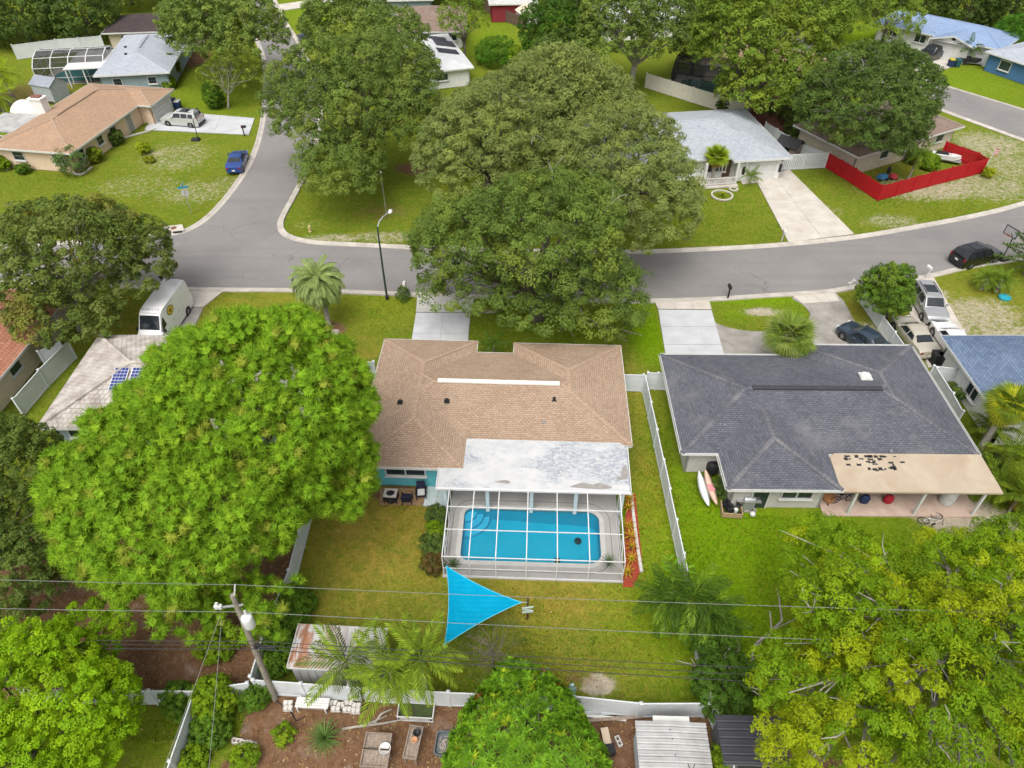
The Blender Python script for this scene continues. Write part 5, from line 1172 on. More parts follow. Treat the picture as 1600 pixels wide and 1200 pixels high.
def raised_bed(label, px, py, w, d, h, rz, cells, name='potting_table'):
    t = thing(name, label, 'potting table', G(px, py), rz)
    for sx_ in (-1, 1):
        for sy_ in (-1, 1): part(t, 'leg', MB().box((sx_ * (w / 2 - .05), sy_ * (d / 2 - .05), h / 2), (.07, .07, h)), WOOD)
    n = max(2, round(w / .19))
    for k in range(n): part(t, 'plank', MB().box((-w / 2 + w * (k + .5) / n, 0, h - .03 + random.uniform(0, .006)), (w / n - .008, d - .04, .03)), WOOD)
    part(t, 'rim', MB().box((0, d / 2, h + .04), (w + .05, .05, .16)).box((0, -d / 2, h + .04), (w + .05, .05, .16)).box((-w / 2, 0, h + .04), (.05, d - .06, .16)).box((w / 2, 0, h + .04), (.05, d - .06, .16)), WOOD)
    return t
raised_bed('grey wooden potting table, front one of the pair, holding a white basin', 590, 1196, 1.25, .75, .85, R(-3), 1)
raised_bed('grey wooden potting table, rear one of the pair, empty top', 594, 1170, 1.2, .72, .85, R(-3), 1)
raised_bed('narrow grey wooden table holding a black pot', 648, 1170, .62, 1.45, .75, R(-8), 1)
def on(px, py, z): return G(px, py, z) + (z,)
single('basin', MB().lathe([(.1, 0), (.2, .02), (.26, .16), (.28, .17), (.25, .16), (.19, .04), (.02, .03)], n=24), WPAINT, 'round white basin on the front potting table', 'basin', None, on(602, 1171, .84), 0, True)
single('plant_pot', MB().lathe([(.12, 0), (.17, .2), (.19, .2), (.17, .18), (.12, .05), (.02, .04)], n=18), BLACK, 'round black pot on the narrow wooden table', 'pot', None, on(652, 1147, .74), 0, True)
single('plant_pot', MB().lathe([(.1, 0), (.14, .12), (.16, .2), (.12, .19), (.03, .1)], n=16), M('terracotta', (.42, .20, .10), (.5, .3, .15), 9), 'brown terracotta pot on the narrow wooden table', 'pot', None, on(648, 1158, .74), 0, True)
def tub():
    t = thing('plastic_tub', 'grey rectangular plastic tub of debris beside the mango tree', 'tub', G(694, 1165), R(-6)); lp = [(.42 * math.copysign(abs(math.cos(a)) ** .35, math.cos(a)), .58 * math.copysign(abs(math.sin(a)) ** .35, math.sin(a))) for a in np.linspace(0, 6.283, 36, endpoint=False)]
    m = MB(); n = 36; L1 = [(x, y, .32) for x, y in lp]; L2 = [(x * .9, y * .93, .32) for x, y in lp]; L3 = [(x * .82, y * .88, .05) for x, y in lp]; L0 = [(x * .88, y * .92, 0) for x, y in lp]
    for A, B_ in ((L0, L1), (L1, L2), (L2, L3)): m.add(A + B_, [(i, (i + 1) % n, n + (i + 1) % n, n + i) for i in range(n)])
    m.add(L3, [list(range(n))]); part(t, 'shell', m, M('slate_plastic', (.14, .16, .17), (.12, .135, .145), 5, .5))
    d = MB()
    for k in range(70): a, r_ = random.uniform(0, 6.28), random.uniform(0, .9); d.box((.32 * r_ * math.cos(a), .48 * r_ * math.sin(a), .1 + random.uniform(0, .1)), (random.uniform(.03, .2), random.uniform(.02, .06), .03), random.uniform(0, 3.1))
    tag(part(t, 'debris', d, M('pale_debris', (.5, .45, .4), (.25, .2, .16), 20)), kind='stuff')
tub()
def lattice():
    t = thing('planter_box', 'white lattice fronted planter against the back fence', 'planter', G(651, 1113), R(-3)); w, d = 1.75, .85
    part(t, 'side', MB().box((-w / 2, 0, .2), (.04, d, .4)).box((w / 2, 0, .2), (.05, d, .4)), WPAINT); part(t, 'soil', MB().box((0, 0, .06), (w - .1, d - .1, .1)), M('dark_soil', (.05, .04, .025), (.05, .09, .02), 5))
    lat = part(t, 'lattice', MB().beam((-w / 2, -d / 2, .42), (w / 2, -d / 2, .42), .05, .05).beam((-w / 2, -d / 2, .02), (w / 2, -d / 2, .02), .05, .05), WPAINT)
    for k in range(-2, 16):
        x = -w / 2 + k * .12
        for s_ in (1, -1):
            xa, xb = (x, x + .4) if s_ > 0 else (x + .4, x); za, zb2 = .02, .42
            if min(xa, xb) < -w / 2 or max(xa, xb) > w / 2: continue
            part(lat, 'strip', MB().beam((xa, -d / 2 + .004 * s_, za), (xb, -d / 2 + .004 * s_, zb2), .012, .03), WPAINT)
lattice()
t = thing('stake', 'short dark wooden stake leaning by the back fence', 'stake', G(573, 1108)); part(t, 'post', MB().beam((0, 0, 0), (-.06, .05, 1.0), .13, .1), DARKWOOD)
for k, (px, py, rz, l) in enumerate(((940, 1108, -3, 2.6), (945, 1116, 1, 2.2), (938, 1122, -6, 2.5), (960, 1125, 4, 2.8), (925, 1116, 3, .9), (1010, 1110, -2, 2.6))):
    single('plank', MB().box((0, 0, .06), (l, .16, .05)), (WOOD, STEEL, WPAINT)[k % 3], ['grey plank furthest back in the pile left of the white shed', 'metal strip in the plank pile left of the white shed', 'whitish board across the plank pile left of the white shed', 'long grey plank nearest in the pile left of the white shed', 'short metal offcut lying in the plank pile', 'long pale board between the fence and the white shed'][k], 'plank', 'planks piled by the back fence', G(px, py) + (.04 * k,), R(rz))
t = thing('side_table', 'small cream topped stand with black box beside the mango tree', 'stand', G(947, 1165), R(8)); part(t, 'top', MB().box((0, .25, .55), (.36, .75, .05)), M('cream_board', (.62, .5, .38), (.55, .44, .33), 4)); part(t, 'box', MB().box((.08, -.35, .3), (.42, .42, .6)), BLACK)
for x in (-.14, .14): part(t, 'leg', MB().box((x, .55, .27), (.05, .05, .54)), BLACK)
# shade sail, sign post, statue
def sailmat():
    m, N, L, B = nodes('turquoise_cloth'); tc = N.new('ShaderNodeTexCoord').outputs['Object']
    w = N.new('ShaderNodeTexWave'); w.wave_type = 'BANDS'; w.bands_direction = 'Y'; w.inputs['Scale'].default_value = 1.1; w.inputs['Distortion'].default_value = .6; L.new(tc, w.inputs[0])
    c = mixc(N, L, ramp(N, L, w.outputs[0], .85, 1., 0, .55), (.002, .355, .60), (.02, .41, .64)); c = mixc(N, L, ramp(N, L, noise(N, L, tc, 1.2, 4), .35, .7), c, (.002, .315, .55))
    L.new(c, B.inputs['Base Color']); B.inputs['Roughness'].default_value = .85; B.inputs['Specular IOR Level'].default_value = .05; bump(N, L, noise(N, L, tc, 2.2, 3), B, .6, .12)
    t_ = N.new('ShaderNodeBsdfTranslucent'); L.new(c, t_.inputs[0]); x = N.new('ShaderNodeMixShader'); x.inputs[0].default_value = .25; L.new(B.outputs[0], x.inputs[1]); L.new(t_.outputs[0], x.inputs[2]); L.new(x.outputs[0], N['Material Output'].inputs[0]); return m
def sail():
    A, B_, C = Vector(G3(697, 884, 2.15)), Vector(G3(815, 941, 1.95)), Vector(G3(694, 1008, 2.3)); n = 16; ctr = (A + B_ + C) / 3
    mb = MB(); ids = {}
    for i in range(n + 1):
        for j in range(n + 1 - i):
            a, b = i / n, j / n; c = 1 - a - b; p = A * a + B_ * b + C * c
            e = lambda u, v: 4 * u * v
            p = p + (ctr - (A + B_) / 2) * .13 * e(a, b) * (1 - c) ** 2 * 1.0 + (ctr - (B_ + C) / 2) * .10 * e(b, c) * (1 - a) ** 2 + (ctr - (A + C) / 2) * .14 * e(a, c) * (1 - b) ** 2
            p.z -= .35 * 27 * a * b * c * .4; ids[i, j] = len(mb.v); mb.v.append(tuple(p))
    for i in range(n):
        for j in range(n - i):
            mb.f.append([ids[i, j], ids[i + 1, j], ids[i, j + 1]]); mb.uv.append(None)
            if i + j < n - 1: mb.f.append([ids[i + 1, j], ids[i + 1, j + 1], ids[i, j + 1]]); mb.uv.append(None)
    t = thing('shade_sail', 'turquoise triangular shade sail stretched over the back lawn', 'shade sail', (0, 0, 0)); part(t, 'cloth', mb, sailmat(), True)
    edge = [mb.v[ids[i, 0]] for i in range(n + 1)]; e2 = [mb.v[ids[0, j]] for j in range(n + 1)]; e3 = [mb.v[ids[i, n - i]] for i in range(n + 1)]
    for e_ in (edge, e2, e3): part(t, 'hem', MB().tube(e_, .022, 6), M('pale_hem', (.1, .5, .65)))
    part(t, 'guy_rope', MB().tube([tuple(B_), G3(824, 941, 2.0)], .012, 5), WPAINT); return A, B_, C
sA, sB, sC = sail()
t = thing('signpost', 'dark wooden post with crossed pale signboards beside the shade sail', 'signpost', G(824, 966)); part(t, 'post', MB().beam((0, 0, 0), (0, 0, 2.05), .11, .11), DARKWOOD)
for k, (z_, a_) in enumerate(((1.25, 8), (1.0, -12), (.8, 6))): part(t, 'signboard', MB().box((.0, -.08, z_), (.62, .04, .13), R(a_)), M('pale_mint_board', (.55, .68, .62), (.42, .5, .46), 5))
single('sail_post', MB().tube([(0, 0, 0), (0, 0, 2.35)], .05, 8), STEEL, 'steel post holding the near corner of the shade sail', 'post', None, (sC.x - .05, sC.y - .1, 0))
def statue():
    t = thing('garden_statue', 'small pale green statue standing just inside the back fence', 'statue', G(893, 1085)); sg = M('verdigris', (.36, .52, .48), (.28, .42, .39), 6, .7)
    part(t, 'body', MB().tube([(0, 0, 0), (.08, 0, .2), (.02, 0, .45), (-.06, 0, .7), (0, 0, .9), (.03, 0, 1.02)], [.14, .13, .16, .15, .11, .08], 12), sg, True); part(t, 'head', MB().tube([(.02, 0, 1.02), (.0, -.02, 1.12), (-.16, -.03, 1.08)], [.1, .11, .05], 10), sg, True); part(t, 'fin', MB().box((.14, 0, .6), (.16, .04, .3)), sg); part(t, 'base', MB().lathe([(.2, -.02), (.2, .04), (.16, .06)], n=14), sg)
statue()
def heater_table():
    t = thing('fire_table', 'grey topped fire table with round opening by the aqua wall', 'fire table', G(612, 781), R(-4)); GT = M('grey_table_top', (.50, .46, .42), (.43, .39, .36), 4)
    n = 24; hole = [(.27 * math.cos(a), .24 * math.sin(a)) for a in np.linspace(0, 6.283, n, endpoint=False)]
    part(t, 'top', sheet([[(-.42, -.34), (.42, -.34), (.42, .34), (-.42, .34)], hole], .72, skirt=.06), GT); part(t, 'base', MB().lathe([(.1, .08), (.4, .1), (.46, .35), (.4, .62), (.28, .66)], n=20), BLACK); part(t, 'burner', MB().lathe([(.2, .6), (.22, .66), (.05, .68)], n=16), BLACK)
    for x in (-.4, .4): part(t, 'leg', MB().box((x, -.3, .33), (.06, .06, .66)).box((x, .3, .33), (.06, .06, .66)), BLACK)
heater_table()
NAVF = M('navy_fabric', (.014, .016, .035), (.02, .022, .045), 6, .9)
def chair(label, px, py, rz, cushion=None):
    t = thing('patio_chair', label, 'chair', G(px, py), rz, 'dark patio chairs by the aqua wall')
    part(t, 'seat', MB().box((0, 0, .40), (.58, .58, .12)), NAVF); part(t, 'backrest', MB().beam((0, .28, .42), (0, .42, 1.02), .54, .10), NAVF)
    for s_ in (-1, 1):
        part(t, 'armrest', MB().box((s_ * .32, 0, .6), (.08, .6, .06)), BLACK)
        for y in (-.25, .25): part(t, 'leg', MB().box((s_ * .29, y, .29), (.05, .05, .58)), BLACK)
    if cushion: part(t, 'cushion', MB().box((0, -.02, .50), (.46, .48, .09), 0, .9), cushion)
chair('dark navy patio chair between the fire table and the cushioned chair', 637, 784, R(180)); chair('dark patio chair with pale cushion against the aqua wall', 659, 776, R(5), M('pale_cushion', (.62, .62, .6)))
# behind the charcoal-roofed house
def surfboard(label, a, b, w, mat, z, stripe=None):
    A, B_ = Vector(G3(*a, z)), Vector(G3(*b, z * .35)); L_ = (B_ - A).length; d = (B_ - A).normalized(); s_ = Vector((d.y, -d.x, 0)).normalized(); nn = s_.cross(d); n = 18; mb = MB(); up = []; lo = []
    for k in range(n + 1):
        u = k / n; hw = w / 2 * (math.sin(math.pi * min(max(u, .004), .996)) ** .62); p = A + d * L_ * u + nn * (.05 * (2 * u - 1) ** 2)
        up.append((p - s_ * hw, p + nn * .04 * min(1, hw * 5), p + s_ * hw, p - nn * .04))
    vs = [q for r_ in up for q in r_]; fs = []
    for k in range(n):
        for j in range(4): fs.append((k * 4 + j, k * 4 + (j + 1) % 4, (k + 1) * 4 + (j + 1) % 4, (k + 1) * 4 + j))
    mb.add(vs, fs); o = mb.build('surfboard', mat, None, True); tag(o, label, 'surfboard', 'surfboards leaning behind the charcoal roofed house')
    if stripe: MB().add([A + d * L_ * .42 - s_ * w * .36 + nn * .06, A + d * L_ * .42 + s_ * w * .36 + nn * .06, A + d * L_ * .62 + s_ * w * .36 + nn * .06, A + d * L_ * .62 - s_ * w * .36 + nn * .06], [(0, 1, 2, 3)]).build('stripe', stripe, o)
surfboard('white surfboard leaning on the grass beside the charcoal roofed house', (1092, 736), (1107, 791), .62, M('white_resin', (.74, .77, .78), (.68, .71, .72), 2, .3), .75)
surfboard('pale pink surfboard leaning behind the white surfboard', (1102, 734), (1120, 789), .58, M('peach_resin', (.70, .50, .38), (.66, .44, .34), 2, .3), .85, M('pink_band', (.7, .28, .3)))
single('rain_barrel', MB().lathe([(.34, 0), (.4, .3), (.42, .6), (.4, .95), (.3, 1.05), (.05, 1.08)], n=20), BLACK, 'round black barrel tucked under the charcoal eave', 'barrel', None, G(1111, 738) + (0,), 0, True)
def planter():
    t = thing('planter_box', 'wooden planter box filled with black odds and ends', 'planter', G(1141, 800), R(-6)); TW_ = M('tan_wood', (.42, .30, .17), (.34, .24, .14), 5)
    part(t, 'side', MB().box((0, -.5, .2), (1.2, .06, .18)).box((0, -.5, .4), (1.2, .06, .18)), TW_); part(t, 'side', MB().box((-.6, 0, .3), (.06, 1.0, .4)).box((.6, 0, .3), (.06, 1.0, .4)), TW_)
    m = MB(); 
    for k in range(26): m.box((random.uniform(-.5, .5), random.uniform(-.4, .6), random.uniform(.2, .7)), (random.uniform(.1, .4), random.uniform(.05, .2), random.uniform(.05, .3)), random.uniform(0, 3))
    tag(part(t, 'clutter', m, BLACK), kind='stuff'); part(t, 'white_can', MB().lathe([(.12, .4), (.13, .66), (.1, .68)], (.2, -.25, 0), 14), WPAINT)
planter()
def grill():
    t = thing('gas_grill', 'silver gas grill against the pale wall', 'grill', G(1166, 793), R(-4)); part(t, 'cart', MB().box((0, 0, .4), (.7, .5, .7)), STEEL); part(t, 'hood', MB().lathe([(.28, -.36), (.3, -.3), (.3, .3), (.28, .36)], (0, 0, .82), 14, 'x'), STEEL, True); part(t, 'side_shelf', MB().box((.55, 0, .78), (.36, .45, .04)).box((-.55, 0, .78), (.36, .45, .04)), STEEL); part(t, 'handle', MB().tube([(-.28, -.32, .88), (.28, -.32, .88)], .02, 6), CHROME)
    for x in (-.3, .3): part(t, 'wheel', MB().lathe([(.1, -.03), (.1, .03)], (x, -.2, .1), 12, 'x'), RUBBER)
grill()
single('ball', MB().lathe([(.02, .0), (.13, .05), (.19, .18), (.13, .32), (.02, .37)], n=16), WPAINT, 'white ball on the grass in front of the silver grill', 'ball', None, G(1175, 806) + (0,), 0, True)
single('water_tank', MB().lathe([(.42, 0), (.44, .1), (.44, 1.1), (.36, 1.3), (.1, 1.36)], n=20), M('grey_white_plastic', (.58, .58, .56)), 'pale grey tank at the far end of the tan porch', 'tank', None, G(1476, 785) + (.1,), 0, True)
def bag(name, label, px, py, col): 
    t = thing(name, label, 'bag', G(px, py) + (.1,)); part(t, 'body', MB().lathe([(.2, 0), (.3, .1), (.32, .35), (.24, .6), (.1, .68)], n=14, sc=(1, .75, 1)), col, True); part(t, 'strap', MB().tube([(-.12, 0, .62), (0, 0, .8), (.12, 0, .62)], .02, 6), BLACK)
bag('duffel_bag', 'navy blue bag under the tan porch roof', 1348, 786, NAVY); bag('duffel_bag', 'red bag under the tan porch roof', 1385, 786, M('red_fabric', (.4, .02, .04), (.33, .015, .03), 5))
def bicycle(label, px, py, rz, z=.1, lying=False):
    t = thing('bicycle', label, 'bicycle', G(px, py) + (z,), rz)
    if lying: t.rotation_euler = (R(74), 0, rz)
    for x in (-.52, .52):
        w = part(t, 'wheel', MB().tube([(x + .32 * math.cos(a), 0, .33 + .32 * math.sin(a)) for a in np.linspace(0, 6.283, 22)], .025, 6), RUBBER); s_ = MB()
        for k in range(8): a = k * .785; s_.beam((x, 0, .33), (x + .31 * math.cos(a), 0, .33 + .31 * math.sin(a)), .008, .008)
        part(w, 'spokes', s_, CHROME)
    part(t, 'frame', MB().tube([(-.52, 0, .33), (-.1, 0, .3), (.38, 0, .72), (.52, 0, .33)], .022, 6).tube([(-.1, 0, .3), (-.22, 0, .75), (.38, 0, .75)], .022, 6).tube([(-.52, 0, .33), (-.22, 0, .72)], .018, 6), WPAINT if lying else NAVY); part(t, 'saddle', MB().box((-.24, 0, .82), (.24, .12, .05)), BLACK); part(t, 'handlebar', MB().tube([(.4, -.25, .92), (.38, 0, .9), (.4, .25, .92)], .016, 6), BLACK)
bicycle('bicycle parked under the tan porch near the window', 1314, 786, R(10)); bicycle('bicycle lying on the grass before the tan porch', 1446, 806, R(20), .06, True)
def lounge(): 
    t = thing('lounge_chair', 'orange brown cushioned chair under the tan porch', 'chair', G(1292, 783) + (.1,), R(30)); om = M('orange_fabric', (.45, .22, .09), (.38, .18, .07), 5); part(t, 'seat', MB().box((0, 0, .3), (.7, .7, .2)), om); part(t, 'backrest', MB().beam((0, .32, .35), (0, .48, .85), .68, .14), om); part(t, 'legs', MB().box((-.3, -.3, .1), (.06, .06, .2)).box((.3, -.3, .1), (.06, .06, .2)).box((-.3, .3, .1), (.06, .06, .2)).box((.3, .3, .1), (.06, .06, .2)), DARKWOOD)
lounge()
# far yards
def playhouse():
    t = thing('playhouse', 'small playhouse with black gabled roof beside the grey roofed house', 'playhouse', G(1229, 246), R(-42)); part(t, 'wall', MB().box((0, 0, .85), (2.2, 1.7, 1.7)), M('taupe_board', (.3, .24, .2), (.24, .19, .16), 4))
    for s_ in (-1, 1): part(t, 'roof', MB().add([(-1.3, s_ * 1.1, 1.6), (1.3, s_ * 1.1, 1.6), (1.3, 0, 2.4), (-1.3, 0, 2.4)], [(0, 1, 2, 3)]).add([(-1.3, s_ * 1.1, 1.54), (1.3, s_ * 1.1, 1.54), (1.3, 0, 2.34), (-1.3, 0, 2.34)], [(0, 1, 2, 3)]), BLACK)
    part(t, 'door', MB().box((0, -.86, .7), (.8, .05, 1.4)), BLACK)
playhouse()
def umbrella():
    t = thing('patio_umbrella', 'red and white patio umbrella beyond the white fence', 'umbrella', G(1296, 240)); part(t, 'pole', MB().tube([(0, 0, 0), (0, 0, 2.3)], .03, 8), WPAINT)
    for k in range(8):
        a, b = k * math.pi / 4, (k + 1) * math.pi / 4; part(t, 'gore', MB().add([(0, 0, 2.4), (1.3 * math.cos(a), 1.3 * math.sin(a), 1.95), (1.3 * math.cos(b), 1.3 * math.sin(b), 1.95)], [(0, 1, 2)]), (RED, WPAINT)[k % 2])
umbrella()
def small_shed(label, px, py, w, d, h, rz, roofm, wallm, g_='sheds'):
    t = thing('garden_shed', label, 'shed', G(px, py), rz); part(t, 'wall', MB().box((0, 0, h / 2), (w, d, h)).add([(-w / 2, -d / 2, h), (w / 2, -d / 2, h), (0, -d / 2, h + w * .28)], [(0, 1, 2)]).add([(-w / 2, d / 2, h), (w / 2, d / 2, h), (0, d / 2, h + w * .28)], [(0, 1, 2)]), wallm)
    for s_ in (-1, 1): part(t, 'roof', MB().add([(s_ * (w / 2 + .15), -d / 2 - .15, h - .06), (0, -d / 2 - .15, h + w * .28 + .03), (0, d / 2 + .15, h + w * .28 + .03), (s_ * (w / 2 + .15), d / 2 + .15, h - .06)], [(0, 1, 2, 3)]), roofm)
    part(t, 'door', MB().box((0, -d / 2 - .02, h * .42), (w * .4, .05, h * .82)), wallm)
small_shed('small grey gabled shed beside the domed pool cage', 84, 152, 2.6, 3.2, 2.0, R(70), GREYS, M('lavender_grey_board', (.4, .42, .46)))
small_shed('cream roofed little shed inside the brown board fence', 826, 38, 3.4, 3.0, 2.0, R(20), M('cream_roof', (.66, .56, .44)), M('pale_board', (.6, .58, .54)))
def carts():
    t = thing('ride_on_toys', 'blue and red ride on toys heaped inside the red fence', 'toys', G(1384, 280), R(10)); part(t, 'blue_toy', MB().box((-.5, 0, .35), (1.1, .6, .4), .1, .8), M('toy_blue', (.05, .2, .4))); part(t, 'red_toy', MB().box((.7, -.1, .35), (.8, .55, .45), -.2, .75), M('toy_red', (.45, .05, .07))); part(t, 'black_toy', MB().lathe([(.05, .3), (.2, .4), (.2, 1.0), (.08, 1.2)], (.4, .5, 0), 10), BLACK)
    for x in (-.9, -.1, .4, 1.0): part(t, 'wheel', MB().lathe([(.15, -.05), (.15, .05)], (x, -.33, .15), 12, 'y'), RUBBER)
carts()
def jetski(label, px, py, rz, c):
    t = thing('trailer_boat', label, 'small boat', G(px, py), rz); part(t, 'hull', MB().add([(-1.4, -.5, .4), (.9, -.5, .4), (1.6, 0, .6), (.9, .5, .4), (-1.4, .5, .4), (-1.4, -.55, .8), (.9, -.5, .85), (1.5, 0, .95), (.9, .5, .85), (-1.4, .55, .8)], [(0, 1, 2, 3, 4), (5, 6, 7, 8, 9), (0, 1, 6, 5), (1, 2, 7, 6), (2, 3, 8, 7), (3, 4, 9, 8), (4, 0, 5, 9)]), c); part(t, 'seat', MB().box((-.4, 0, .95), (1.4, .4, .28), 0, .7), BLACK); part(t, 'handlebar', MB().tube([(.4, -.35, 1.15), (.45, 0, 1.1), (.4, .35, 1.15)], .03, 6), BLACK)
    part(t, 'trailer', MB().box((0, 0, .3), (3.4, .8, .1)), STEEL)
    for s_ in (-1, 1): part(t, 'wheel', MB().lathe([(.25, -.08), (.25, .08)], (-.5, s_ * .6, .25), 14, 'y'), RUBBER)
jetski('white topped dark craft on a trailer inside the red fence', 1474, 252, R(-25), WPAINT); jetski('dark craft on a trailer beside the blue roofed garage', 1512, 100, R(-20), BLACK)
def flag():
    t = thing('garden_flag', 'striped flag on a short pole at the red fence corner', 'flag', G(1536, 271)); part(t, 'pole', MB().tube([(0, 0, 0), (.1, 0, 2.9)], .03, 6), WPAINT)
    for k in range(7): part(t, 'stripe', MB().box((.35, .02, 2.15 + k * .1), (.55, .02, .1)), (RED, WPAINT)[k % 2])
flag()
single('paddling_pool', MB().lathe([(.45, 0), (.5, .15), (.46, .16), (.4, .06), (.03, .05)], n=20), M('turquoise_plastic', (.03, .35, .45)), 'small turquoise basin on the sandy lawn near the date palms', 'basin', None, G(1569, 466) + (0,), 0, True)
def fpit(label, px, py, r, h=.14, n=12, m=PALECONC):
    t = thing('edging_ring', label, 'garden edging', G(px, py))
    me = None
    for k in range(n):
        a = 2 * math.pi * k / n
        if me is None: p = MB().box((0, 0, h / 2), (2 * math.pi * r / n * .93, .16, h)).build('stone', m, t); me = p.data
        else: p = link('stone', me, t)
        p.location = (r * math.cos(a), r * math.sin(a), 0); p.rotation_euler = (0, 0, a + math.pi / 2)
fpit('ring of edging stones round the yellow plants on the right hand front lawn', 1128, 306, 1.05, .14, 16); fpit('ring of pale stones on the lawn of the sky blue roofed house', 1364, 77, 1.1)
fpit('small ring of stones at the porch of the grey roofed house', 1146, 296, .4, .12, 8)
def edging(label, pts, m=M('edging_stone', (.58, .56, .52), (.48, .46, .43), 5)):
    w = spline([G(*p) for p in pts], 5); t = thing('garden_edging', label, 'garden edging', w[0] + (0,)); me = None; o = Vector(w[0])
    for a, b in zip(w[:-1], w[1:]):
        a, b = Vector(a), Vector(b); c = (a + b) / 2 - o; l = (b - a).length
        if me is None: p = MB().box((0, 0, .08), (1, .18, .16)).build('stone', m, t); me = p.data
        else: p = link('stone', me, t)
        p.location = (c.x, c.y, 0); p.scale = (l * .94, 1, 1); p.rotation_euler = (0, 0, math.atan2(b.y - a.y, b.x - a.x))
edging('pale stone edging at the corner of the peach house', [(112, 271), (128, 273), (144, 262)]); edging('curved pale edging along the peach house driveway', [(190, 218), (205, 213), (228, 207), (245, 201)]); edging('pale edging beside the round bush at the left edge', [(0, 266), (8, 267), (16, 264)])
BED = M('red_mulch', (.36, .06, .035), (.25, .04, .025), 4, .95, .5, 30)
bed = struct('mulch_bed', sheet([[G(979, 772), G(993, 772), G(1004, 884), G(990, 917), G(973, 917)]], .02, skirt=.1), BED)
edging('pale edging blocks along the red mulch bed by the pool cage', [(986, 772), (990, 810), (995, 850), (1002, 895)])
struct('mulch_bed', sheet([[G(594, 762), G(668, 764), G(662, 790), G(592, 789)]], .015), M('straw_mulch', (.34, .22, .12), (.22, .13, .07), 3, .95, .5, 25))
# ================================================================== PLANTS
def unit(v): return v / np.maximum(np.linalg.norm(v, axis=-1, keepdims=True), 1e-9)
def rdir(n, zmin=-1.):
    v = unit(rng.normal(size=(int(n * 2.5) + 8, 3))); v = v[v[:, 2] > zmin]
    while len(v) < n: v = np.concatenate([v, v])
    return v[:n]
SH_OVAL = np.array([(-.5, 0, 0), (-.1, .28, .05), (.5, 0, -.04), (-.1, -.28, .05)])
SH_TRI = np.array([(-.5, -.10, 0), (.12, -.34, .05), (.5, .16, -.03)])
SH_QUAD = SH_OVAL
SH_LANCE = np.array([(0, 0, 0), (.35, .085, .06), (1, 0, -.10), (.35, -.085, .06)])
SH_NEED = np.array([(0, -.05, 0), (1, 0, 0), (0, .05, 0)])
def leafmesh(name, Pn, T, Nn, size, col, shape, mat):
    """one mesh of many leaves: position, long axis, normal, length, colour"""
    T = unit(T - Nn * (T * Nn).sum(1, keepdims=True)); Bn = np.cross(Nn, T); k = len(shape); n = len(Pn)
    s_ = size[:, None, None]; V = Pn[:, None, :] + s_ * (shape[None, :, 0:1] * T[:, None, :] + shape[None, :, 1:2] * Bn[:, None, :] + shape[None, :, 2:3] * Nn[:, None, :])
    me = bpy.data.meshes.new(name); me.vertices.add(n * k); me.vertices.foreach_set('co', V.astype(np.float32).ravel())
    me.loops.add(n * k); me.loops.foreach_set('vertex_index', np.arange(n * k, dtype=np.int32)); me.polygons.add(n)
    me.polygons.foreach_set('loop_start', np.arange(0, n * k, k, dtype=np.int32)); me.update(calc_edges=True)
    C4 = np.ones((n, k, 4), np.float32); C4[:, :, :3] = col[:, None, :] * np.array([1.18, 1.2, .7])
    at = me.attributes.new('Col', 'FLOAT_COLOR', 'POINT'); at.data.foreach_set('color', C4.ravel()); me.materials.append(mat); return me
def fit(box, zc):
    x0, x1, y0, y1 = box; cx, cy = (x0 + x1) / 2, (y0 + y1) / 2; X, Y = G(cx, cy, zc)
    sc = F / (Y * math.cos(P) + (H - zc) * math.sin(P)); rx = (x1 - x0) / 2 / sc; a = math.atan2(H - zc, math.hypot(X, Y)); hh = (y1 - y0) / 2 / sc
    rz2 = (hh ** 2 - (rx * math.sin(a)) ** 2) / math.cos(a) ** 2; rz = math.sqrt(rz2) if rz2 > 0 else .35 * rx
    return np.array([X, Y, zc]), np.array([rx, rx, min(max(rz, .38 * rx), 1.1 * rx, ), ])
def palette(cols, w, n, jit=.18):
    c = np.array(cols)[rng.choice(len(cols), n, p=np.array(w) / sum(w))]; return c * (1 + jit * rng.normal(size=(n, 1))).clip(.5, 1.6)
DM, PM, LM = 1.0, 2.6, .86
def poisson(p, sep):
    """indices of points kept at least sep apart (first come, first kept)"""
    cells = {}; keep = []; k3 = np.floor(p / sep).astype(int); s2 = sep * sep
    for q in range(len(p)):
        kx, ky, kz = k3[q]; x, y, z = p[q]; hit = False
        for dx in (-1, 0, 1):
            for dy in (-1, 0, 1):
                for dz in (-1, 0, 1):
                    for (a, b, c) in cells.get((kx + dx, ky + dy, kz + dz), ()):
                        if (x - a) ** 2 + (y - b) ** 2 + (z - c) ** 2 < s2: hit = True; break
                    if hit: break
                if hit: break
            if hit: break
        if not hit: cells.setdefault((kx, ky, kz), []).append((x, y, z)); keep.append(q)
    return np.array(keep, int)
